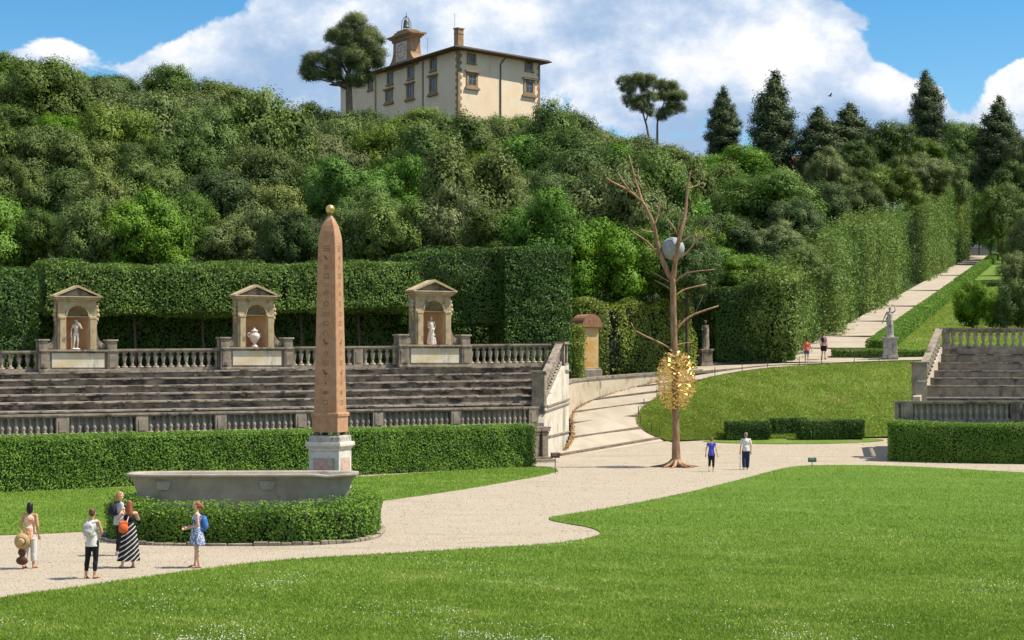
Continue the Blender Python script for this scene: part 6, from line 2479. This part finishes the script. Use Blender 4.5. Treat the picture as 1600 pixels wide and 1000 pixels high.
for i in range(12):      # dark ring of marks on the panel
    a = i * math.pi / 6
    cs, cz = sc_m + math.cos(a) * ww * .72, zc_m + math.sin(a) * hh_ * .76
    vbox(b, C0, dL, nL, cs - .2, cs + .2, cz - .17, cz + .17, .33, .38, 1)
vbox(b, C0, dL, nL, sc_m - .09, sc_m + .09, zc_m - .1, zc_m + hh_ * .5, .33, .39, 1)
vbox(b, C0, dL, nL, sc_m + .09, sc_m + ww * .5, zc_m - .08, zc_m + .08, .33, .39, 1)
o = b.build('clock_face', [M['clockface'], M['villa_stone']], vroot); o.parent = gable; o.location = (0, 0, 0)
# bell in its iron frame
bp = C0 + dL * s_c + nL * -.9
zb0 = zz + 2.1
b = MB()
b.lathe([(.78, 0), (.72, .12), (.52, .5), (.46, 1.1), (.38, 1.45), (.18, 1.65), (.06, 1.7)], c=(bp.x, bp.y, zb0 + .5), n=16)
o = b.build('bell', M['bell'], vroot, smooth=True); o.parent = gable; o.location = (0, 0, 0)
b = MB()
for k_ in range(4):
    a = k_ * math.pi / 2 + .6
    d = Vector((math.cos(a), math.sin(a), 0)) * 1.05
    b.tube([(bp.x + d.x * 1.15, bp.y + d.y * 1.15, zb0 - .3), (bp.x + d.x, bp.y + d.y, zb0 + 1.6), (bp.x + d.x * .5, bp.y + d.y * .5, zb0 + 2.5), (bp.x, bp.y, zb0 + 2.9)], .07, 5)
b.tube([(bp.x, bp.y, zb0 + 2.2), (bp.x, bp.y, zb0 + 3.6)], .06, 5)
o = b.build('bell_frame', M['lead'], vroot); o.parent = gable; o.location = (0, 0, 0)
b = MB()
b.tube([(cpos.x - .8, cpos.y, zE + 1.5), (cpos.x - .8, cpos.y, zc1 + 3.2)], .045, 4)
b.tube([(cpos.x - 6.5, cpos.y + 6, zE + 1.0), (cpos.x - 6.5, cpos.y + 6, zE + 4.0)], .045, 4)
b.build('antenna', M['lead'], vroot)
# low wing of the villa seen behind the pine
w0 = C0 + dL * 52
b = MB()

# terracotta house glimpsed between the cypresses
hp = P(1250, 262, 352)
hroot = empty('terracotta_house', (hp.x, hp.y, hill_z(hp.x, hp.y)), 'terracotta coloured house glimpsed between dark cypresses on the skyline', 'building')
b = MB(); b.box((hp.x, hp.y, (hp.z + hroot.location.z) / 2), (9, 7, hp.z - hroot.location.z + 1.8), .2)
b.build('wall', mat('terracotta_plaster', (0.34, 0.15, 0.09), (0.38, 0.19, 0.12), .6), hroot)
b = MB(); zt2 = hp.z + .9
b.add([(hp.x - 5.2, hp.y - 4.5, zt2), (hp.x + 5.2, hp.y - 3, zt2), (hp.x + 5, hp.y + 4.5, zt2), (hp.x - 5.2, hp.y + 4, zt2), (hp.x - 1, hp.y, zt2 + 1.8), (hp.x + 1, hp.y, zt2 + 1.8)], [(3, 2, 1, 0), (0, 1, 5, 4), (1, 2, 5), (2, 3, 4, 5), (3, 0, 4)])
b.build('roof', M['roof_tile'], hroot)
b = MB(); b.box((hp.x - 1, hp.y - 3.9, hp.z - 1.6), (.9, .3, 1.3), .2); b.build('window', M['glass'], hroot)

# ------------------------------------------------------------------ railing, stakes and signs
ry = 338
rp = Vector((pathX(ry), ry, pathZ(ry)))
root = empty('iron_railing', rp, 'dark iron railing closing the top of the hill path', 'railing')
b = MB()
for i in range(23):
    x = rp.x - 3.3 + i * .3
    b.tube([(x, ry, rp.z), (x, ry, rp.z + 1.45)], .035, 4)
b.build('bars', M['darkiron'], root)
b = MB()
for z_ in (.15, 1.4): b.beam((rp.x - 3.4, ry, rp.z + z_), (rp.x + 3.5, ry, rp.z + z_), .09, .09)
b.build('rails', M['darkiron'], root)

stakes = [((1032, 688, 97.9), 'at the very foot of the bank, nearest the metal tree'), ((1013, 679, 98.6), 'second from the foot of the bank along the ramp'), ((997, 667, 99.3), 'third from the foot of the bank, where the ramp edge curves'),
          ((993, 650, 100.4), 'at the leftmost bulge of the bank beside the ramp'), ((1006, 637, 101.4), 'just above the leftmost bulge of the bank'), ((1024, 625, 102.6), 'left of the golden globe on the ramp edge'),
          ((1117, 594, 105.8), 'right of the golden globe on the top edge of the bank'), ((1153, 583.5, 107.2), 'on the bank edge below the shaded grey statue'), ((1200, 578, 108.9), 'on the bank edge left of the standing visitors'),
          ((1243, 572.5, 110.3), 'on the bank edge left of the woman in denim shorts'), ((1286, 571, 110.9), 'on the bank edge below the man in black shorts'), ((1331, 569, 111.2), 'on the bank edge between the visitors and the robed statue'), ((1375, 568, 111.4), 'on the bank edge just left of the robed statue')]
sroot0 = None
for (a, lab) in stakes:
    p = min(bankA, key=lambda v: (800 + F * v.x / v.y - a[0]) ** 2 + (HOR - F * (v.z - CH) / v.y - a[1]) ** 2) + Vector((.12, .10, 0))
    r_s = empty('iron_stake', p, 'thin rusty iron stake ' + lab, 'stake', 'thin iron stakes along the edge of the bank')
    if sroot0 is None:
        b = MB(); b.tube([(0, 0, -.15), (0, 0, .55)], .022, 6); b.ellipsoid((0, 0, .56), (.035, .035, .03), 8, 5)
        sroot0 = b.build('rod', M['iron'], r_s, keep=True)
    else:
        c = sroot0.copy(); COL.objects.link(c); c.parent = r_s
        c.parent = r_s


def sign(px, py_base, w, h, zc, c1, label, rz, lines):
    p = G(px, py_base)
    r_s = empty('small_sign', p, label, 'sign', None, rz)
    b = MB(); b.tube([(0, 0.02, -.1), (0, 0.02, zc)], .018, 6); b.build('post', M['iron'], r_s, keep=True)
    b = MB(); b.box((0, 0, zc), (w, .03, h), bev=.006)
    bd = b.build('board', mat('sign_board', c1, rough=.5), r_s, keep=True)
    b = MB()
    for i in range(lines):
        z_ = zc + h * (.28 - .25 * i)
        b.box((-.02 * i, -.018, z_), (w * (.72 - .12 * i), .004, h * .07))
    o = b.build('lettering', mat('sign_lettering', (.6, .58, .5)), None, keep=True)
    o.parent = bd


sign(867.5, 741, .42, .24, .86, (.12, .05, .035), 'small dark red sign on a thin post at the foot of the ramp', R(0), 2)
sign(1269, 729.5, .42, .22, .34, (.05, .14, .09), 'small low green sign at the edge of the big lawn', R(10), 2)

# bird
bp = P(1297, 150, 150)
root = empty('bird', bp, 'small dark bird flying in front of the clouds', 'bird')
b = MB()
b.ellipsoid((0, 0, 0), (.16, .05, .05), 10, 6)
b.ellipsoid((-.17, 0, .015), (.05, .035, .035), 8, 5)
b.add([(.13, .02, 0), (.30, .06, .02), (.30, -.06, .02), (.13, -.02, 0)], [(0, 1, 2, 3)])
b.add([(-.08, 0, .03), (.08, 0, .03), (.12, .25, .12), (.02, .30, .15)], [(0, 1, 2, 3)])
b.add([(-.08, 0, .03), (.08, 0, .03), (.14, -.22, .2), (.04, -.26, .24)], [(0, 1, 2, 3)])
b.build('body', M['darkiron'], root, keep=True)

# ------------------------------------------------------------------ people
CL = {
    'white': cloth('white_cotton', (.62, .60, .56)), 'black': cloth('black_cotton', (.012, .012, .015)), 'floral': cloth('orange_floral_cloth', (.70, .58, .46), (.72, .22, .05), 26, (.48, .56)),
    'navy': cloth('navy_trousers', (.018, .03, .07)), 'blue': cloth('blue_tshirt', (.07, .09, .50)), 'coral': cloth('coral_top', (.80, .13, .07)), 'denim': cloth('denim', (.06, .13, .28)),
    'pinkwhite': cloth('pink_white_tshirt', (.62, .50, .50), (.62, .20, .22), 16), 'greywhite': cloth('pale_grey_canvas', (.50, .49, .46), (.42, .41, .40), 20),
    'darkbag': cloth('dark_bag', (.018, .018, .03)), 'orangebag': cloth('orange_bag', (.62, .12, .03)), 'bluebag': cloth('blue_bag', (.05, .16, .45)), 'brownbag': cloth('brown_leather', (.10, .045, .025)),
    'straw': cloth('straw', (.48, .34, .16), (.40, .27, .12), 40), 'bluefloral': cloth('blue_floral_cloth', (.62, .62, .66), (.08, .13, .33), 30, (.45, .52)), 'paleblue': cloth('pale_grey_top', (.40, .45, .50)),
}
HR = {'black': mat('black_hair', (.010, .009, .010), rough=.45), 'brown': mat('brown_hair', (.10, .04, .02), (.15, .065, .03), 30, rough=.5), 'auburn': mat('auburn_hair', (.20, .055, .02), (.28, .09, .035), 30, rough=.5),
      'ginger': mat('ginger_hair', (.26, .09, .035), (.34, .13, .05), 30, rough=.5), 'sandy': mat('sandy_hair', (.30, .17, .07), (.36, .22, .10), 30, rough=.5), 'grey': mat('grey_brown_hair', (.22, .16, .12), (.28, .21, .16), 30, rough=.5), 'dark': mat('dark_hair', (.03, .016, .012), rough=.5)}


def stripe_extra(nd, lk, col, mix, mr, nz, t):
    sp = nd.new('ShaderNodeSeparateXYZ')
    lk.new(t.outputs['Object'], sp.inputs[0])
    m1 = nd.new('ShaderNodeMath'); m1.operation = 'MULTIPLY_ADD'
    lk.new(sp.outputs['X'], m1.inputs[0]); m1.inputs[1].default_value = .75; lk.new(sp.outputs['Z'], m1.inputs[2])
    m2 = nd.new('ShaderNodeMath'); m2.operation = 'MULTIPLY'; lk.new(m1.outputs[0], m2.inputs[0]); m2.inputs[1].default_value = 8.5
    m3 = nd.new('ShaderNodeMath'); m3.operation = 'FRACT'; lk.new(m2.outputs[0], m3.inputs[0])
    m4 = nd.new('ShaderNodeMath'); m4.operation = 'GREATER_THAN'; lk.new(m3.outputs[0], m4.inputs[0]); m4.inputs[1].default_value = .76
    return mix(m4.outputs[0], (.014, .012, .014), (.60, .56, .52))


CL['stripe'] = mat('striped_jersey', (.012, .012, .014), rough=.9, extra=stripe_extra)


def rot_world(root, v):
    return root.location + Matrix.Rotation(root.rotation_euler.z, 3, 'Z') @ Vector(v)


def backpack(root, q, H, m, label, size=(.13, .07, .17), drop=0.0, name='backpack'):
    c = q['chest'] + Vector((0, (.058 + size[1] * .55) * H, -.02 * H - drop * H))
    w = rot_world(root, c)
    r_b = empty(name, w, label, 'backpack', None, root.rotation_euler.z)
    sx, sy, sz = (s_ * H * .5 for s_ in size)
    b = MB()
    b.ellipsoid((0, 0, 0), (sx, sy * 1.1, sz), 14, 10); b.box((0, -.0, -.05 * sz), (sx * 1.6, sy * 1.7, sz * 1.5), bev=.02)
    b.ellipsoid((0, sy * .8, -sz * .3), (sx * .8, sy * .6, sz * .45), 12, 8)
    b.remesh('pack', m, .010 * H, r_b, 6)
    b = MB()
    for s_ in (-1, 1):
        b.tube([(s_ * .045 * H, -sy * .5, sz * .85), (s_ * .055 * H, -sy - .05 * H, sz * .95 + .01 * H), (s_ * .065 * H, -sy - .115 * H, sz * .55), (s_ * .075 * H, -sy - .07 * H, -sz * .5), (s_ * .06 * H, -sy * .3, -sz * .7)], .010 * H, 6)
    b.build('strap', m, r_b, keep=True)
    return r_b


# woman with dark hair, floral top and white trousers (facing away)
H = 1.64
root, q = person(G(47, 888), R(172), H, {'anL': (.075, .06, .055), 'knL': (.062, .02, .28), 'anR': (-.045, -.02, .045), 'elR': (-.135, .03, .64), 'wrR': (-.125, -.03, .50), 'elL': (.13, .05, .64), 'wrL': (.08, .10, .50)},
                 'woman with black hair, bare shoulders, orange floral top and white trousers, back turned', 'tan')
garment_torso(q, H, .44, 'top', CL['floral'], root, shoulders=False, inf=.012)
trousers(q, H, 1.72, 'trousers', CL['white'], root, inf=.008, loose=.008)
hair(q, H, 'hair', HR['black'], root, 'bob')
sandals(q, H, CL['brownbag'], root)
hp_ = rot_world(root, (.06 * H, .15 * H, .42 * H))
hr = empty('straw_hat', hp_, 'round straw sun hat with dark band held behind the woman in white trousers', 'hat', None, R(172))
b = MB()
b.lathe([(.20, -.010), (.205, 0), (.10, .012), (.09, .02), (.085, .09), (.06, .115), (.01, .12)], n=24)
b.v = [(v[0], v[2], v[1]) for v in b.v]
b.build('brim', CL['straw'], hr, smooth=True, keep=True)
b = MB(); b.lathe([(.101, .012), (.094, .045)], n=24, cap=False); b.v = [(v[0], v[2] + .003, v[1]) for v in b.v]
b.build('band', CL['black'], hr, smooth=True, keep=True)
bgp = rot_world(root, (.07 * H, .13 * H, .22 * H))
br = empty('handbag', bgp, 'dark brown bag hanging low behind the woman in white trousers', 'bag', None, R(172))
b = MB(); b.ellipsoid((0, 0, .06), (.11, .06, .11), 12, 8); b.ellipsoid((0, 0, -.15), (.16, .07, .11), 14, 8)
b.remesh('bag_body', CL['brownbag'], .012, br, 4)
b = MB(); b.tube([(-.07, 0, .12), (-.05, 0, .34), (.02, -.03, .47), (.06, 0, .34), (.07, 0, .12)], .010, 6); b.build('strap', CL['brownbag'], br, keep=True)

# woman with pale backpack (facing away)
H = 1.66
root, q = person(G(144, 904), R(168), H, {'anL': (.085, .03, .045), 'knL': (.07, 0, .275), 'anR': (-.03, -.01, .045), 'knR': (-.045, -.02, .275), 'elR': (-.14, -.02, .66), 'wrR': (-.06, -.12, .60), 'elL': (.14, -.01, .66), 'wrL': (.08, -.11, .60)},
                 'woman in white tank top and black leggings with hair in a bun, seen from behind', 'tan')
garment_torso(q, H, .46, 'tank_top', CL['white'], root, shoulders=True, inf=.010)
trousers(q, H, 1.72, 'leggings', CL['black'], root, inf=.005)
hair(q, H, 'hair', HR['brown'], root, 'bun')
sandals(q, H, CL['darkbag'], root)
backpack(root, q, H, CL['greywhite'], 'pale grey canvas backpack worn by the woman in black leggings', (.17, .10, .23), .015)

# partly hidden person with dark backpack
H = 1.70
root, q = person(G(187, 868), R(120), H, {'anL': (.05, .02, .045), 'anR': (-.05, -.02, .045), 'elL': (.14, -.03, .66), 'wrL': (.07, -.12, .62), 'elR': (-.14, -.03, .66), 'wrR': (-.07, -.12, .62)},
                 'person with short sandy hair half hidden behind the woman in the striped dress', 'light')
garment_torso(q, H, .48, 'top', CL['paleblue'], root, sleeves=.5, inf=.012)
trousers(q, H, 1.9, 'trousers', CL['black'], root, inf=.005)
hair(q, H, 'hair', HR['sandy'], root, 'bob')
shoes(q, H, CL['greywhite'], root)
backpack(root, q, H, CL['darkbag'], 'dark backpack worn by the half hidden sandy haired person', (.16, .10, .22), .0)

# woman in striped maxi dress taking a photograph
H = 1.68
root, q = person(G(202, 887), R(206), H, {'anL': (.11, .02, .045), 'knL': (.075, 0, .275), 'anR': (-.06, -.01, .045), 'elR': (-.16, -.08, .70), 'wrR': (-.06, -.15, .82), 'haR': (-.02, -.16, .88), 'elL': (.16, -.07, .72), 'wrL': (.07, -.15, .83), 'haL': (.03, -.16, .89), 'head': (.0, -.015, .93)},
                 'woman with long auburn hair in a black and white striped maxi dress, arms raised', 'light')
garment_torso(q, H, .60, 'bodice', CL['black'], root, shoulders=False, inf=.010)
rings_mesh('skirt', [((0, 0, .66 * H), .080 * H, .066 * H), ((0, 0, .56 * H), .104 * H, .082 * H), ((0, 0, .45 * H), .118 * H, .098 * H), ((0, 0, .30 * H), .135 * H, .11 * H), ((0.01, 0, .16 * H), .155 * H, .125 * H), ((.015, 0, .105 * H), .162 * H, .130 * H)], CL['stripe'], root, 40, .10, 7)
hair(q, H, 'hair', HR['auburn'], root, 'long')
sandals(q, H, CL['brownbag'], root)
w = rot_world(root, (.11 * H, .09 * H, .62 * H))
br = empty('shoulder_bag', w, 'orange shoulder bag on the back of the woman in the striped dress', 'bag', None, R(196))
b = MB(); b.box((0, 0, 0), (.22, .11, .28), bev=.04); b.ellipsoid((0, .02, -.04), (.12, .08, .13), 12, 8); b.remesh('bag_body', CL['orangebag'], .012, br, 5)
b = MB(); b.tube([(-.09, 0, .12), (-.14, -.08, .26), (-.20, -.16, .33), (-.24, -.26, .22)], .011, 6); b.build('strap', CL['white'], br, keep=True)
w = rot_world(root, (0.0, -.165 * H, .90 * H))
cr_ = empty('camera', w, 'small dark camera held up by the woman in the striped dress', 'camera', None, R(206))
b = MB(); b.box((0, 0, 0), (.12, .04, .075), bev=.008); b.build('camera_body', CL['black'], cr_, keep=True)
b = MB(); b.lathe([(.028, 0), (.028, .05), (.022, .055)], n=12); b.v = [(v[0], -.02 - v[2], v[1]) for v in b.v]; b.build('lens', M['darkiron'], cr_, smooth=True, keep=True)

# woman in floral dress facing left
H = 1.66
root, q = person(G(308, 887), R(-82), H, {'anL': (.045, .03, .045), 'anR': (-.045, -.03, .045), 'elL': (.115, .02, .64), 'wrL': (.07, -.13, .60), 'elR': (-.115, .02, .64), 'wrR': (-.06, -.14, .61)},
                 'woman with red ponytail in a blue and white floral dress, facing left', 'light')
garment_torso(q, H, .58, 'bodice', CL['bluefloral'], root, shoulders=False, inf=.010)
rings_mesh('skirt', [((0, 0, .64 * H), .078 * H, .066 * H), ((0, 0, .55 * H), .105 * H, .088 * H), ((0, .0, .46 * H), .118 * H, .102 * H), ((0, .005 * H, .35 * H), .128 * H, .112 * H)], CL['bluefloral'], root, 36, .07, 8)
hair(q, H, 'hair', HR['ginger'], root, 'pony')
sandals(q, H, CL['brownbag'], root)
backpack(root, q, H, CL['bluebag'], 'blue drawstring bag on the back of the woman in the floral dress', (.15, .09, .24), .06, 'drawstring_bag')

# walking couple
H = 1.60
root, q = person(G(1111.5, 737), R(165), H, {'anL': (.05, .10, .075), 'toeL': (.055, .03, .02), 'knL': (.05, -.01, .28), 'anR': (-.045, -.07, .045), 'knR': (-.05, -.05, .28), 'elR': (-.15, .03, .65), 'wrR': (-.17, .0, .50), 'elL': (.15, .03, .65), 'wrL': (.16, .02, .50), 'head': (0, -.03, .925)},
                 'short haired woman in blue top and black capris walking away', 'light')
garment_torso(q, H, .47, 'top', CL['blue'], root, sleeves=.3, inf=.013)
trousers(q, H, 1.62, 'capris', CL['black'], root, inf=.008)
hair(q, H, 'hair', HR['auburn'], root, 'short')
shoes(q, H, CL['greywhite'], root)
H = 1.76
root, q = person(G(1165.5, 734), R(182), H, {'anL': (.06, .06, .06), 'knL': (.055, .0, .28), 'anR': (-.05, -.08, .045), 'knR': (-.055, -.05, .28), 'elR': (-.135, .02, .64), 'wrR': (-.135, -.01, .49), 'elL': (.14, .02, .64), 'wrL': (.15, -.03, .50)},
                 'grey haired man in white shirt and navy trousers walking away with a stick', 'light', female=False)
garment_torso(q, H, .50, 'shirt', CL['white'], root, sleeves=.7, inf=.016, female=False)
trousers(q, H, 1.95, 'trousers', CL['navy'], root, inf=.012, loose=.012)
hair(q, H, 'hair', HR['grey'], root, 'short')
shoes(q, H, CL['greywhite'], root)
w = rot_world(root, q['wrL'] + Vector((0, -.02, -.05)))
kr = empty('walking_stick', (w.x, w.y, 0.0), 'thin pale walking stick in the left hand of the man in the white shirt', 'walking stick')
b = MB(); b.tube([(0, 0, 0), (0, 0, w.z), (0.0, .05, w.z + .03), (0, .09, w.z)], .014, 6); b.build('shaft', M['niche_stone'], kr, keep=True)

# two visitors standing at the foot of the hill path
H = 1.64
root, q = person(P(1260.5, 568.5, 111.6), R(170), H, {'elR': (-.16, .01, .66), 'wrR': (-.10, -.02, .57), 'elL': (.16, .01, .66), 'wrL': (.10, -.02, .57)},
                 'woman in coral top and denim shorts standing on the upper terrace, back turned', 'light')
garment_torso(q, H, .52, 'top', CL['coral'], root, sleeves=.35, inf=.016)
trousers(q, H, .45, 'shorts', CL['denim'], root, inf=.010)
hair(q, H, 'hair', HR['dark'], root, 'bun')
shoes(q, H, CL['greywhite'], root)
H = 1.78
root, q = person(P(1287, 561.5, 113.6), R(150), H, {'anL': (.065, .02, .045), 'elL': (.14, .02, .65)},
                 'man in pink and white tee and black shorts on the upper terrace', 'light', female=False)
garment_torso(q, H, .50, 'tshirt', CL['pinkwhite'], root, sleeves=.6, inf=.016, female=False)
trousers(q, H, .85, 'shorts', CL['black'], root, inf=.014, loose=.01)
hair(q, H, 'hair', HR['brown'], root, 'short')
shoes(q, H, CL['black'], root)
backpack(root, q, H, CL['darkbag'], 'small dark backpack on the man in black shorts', (.13, .08, .2), .0)
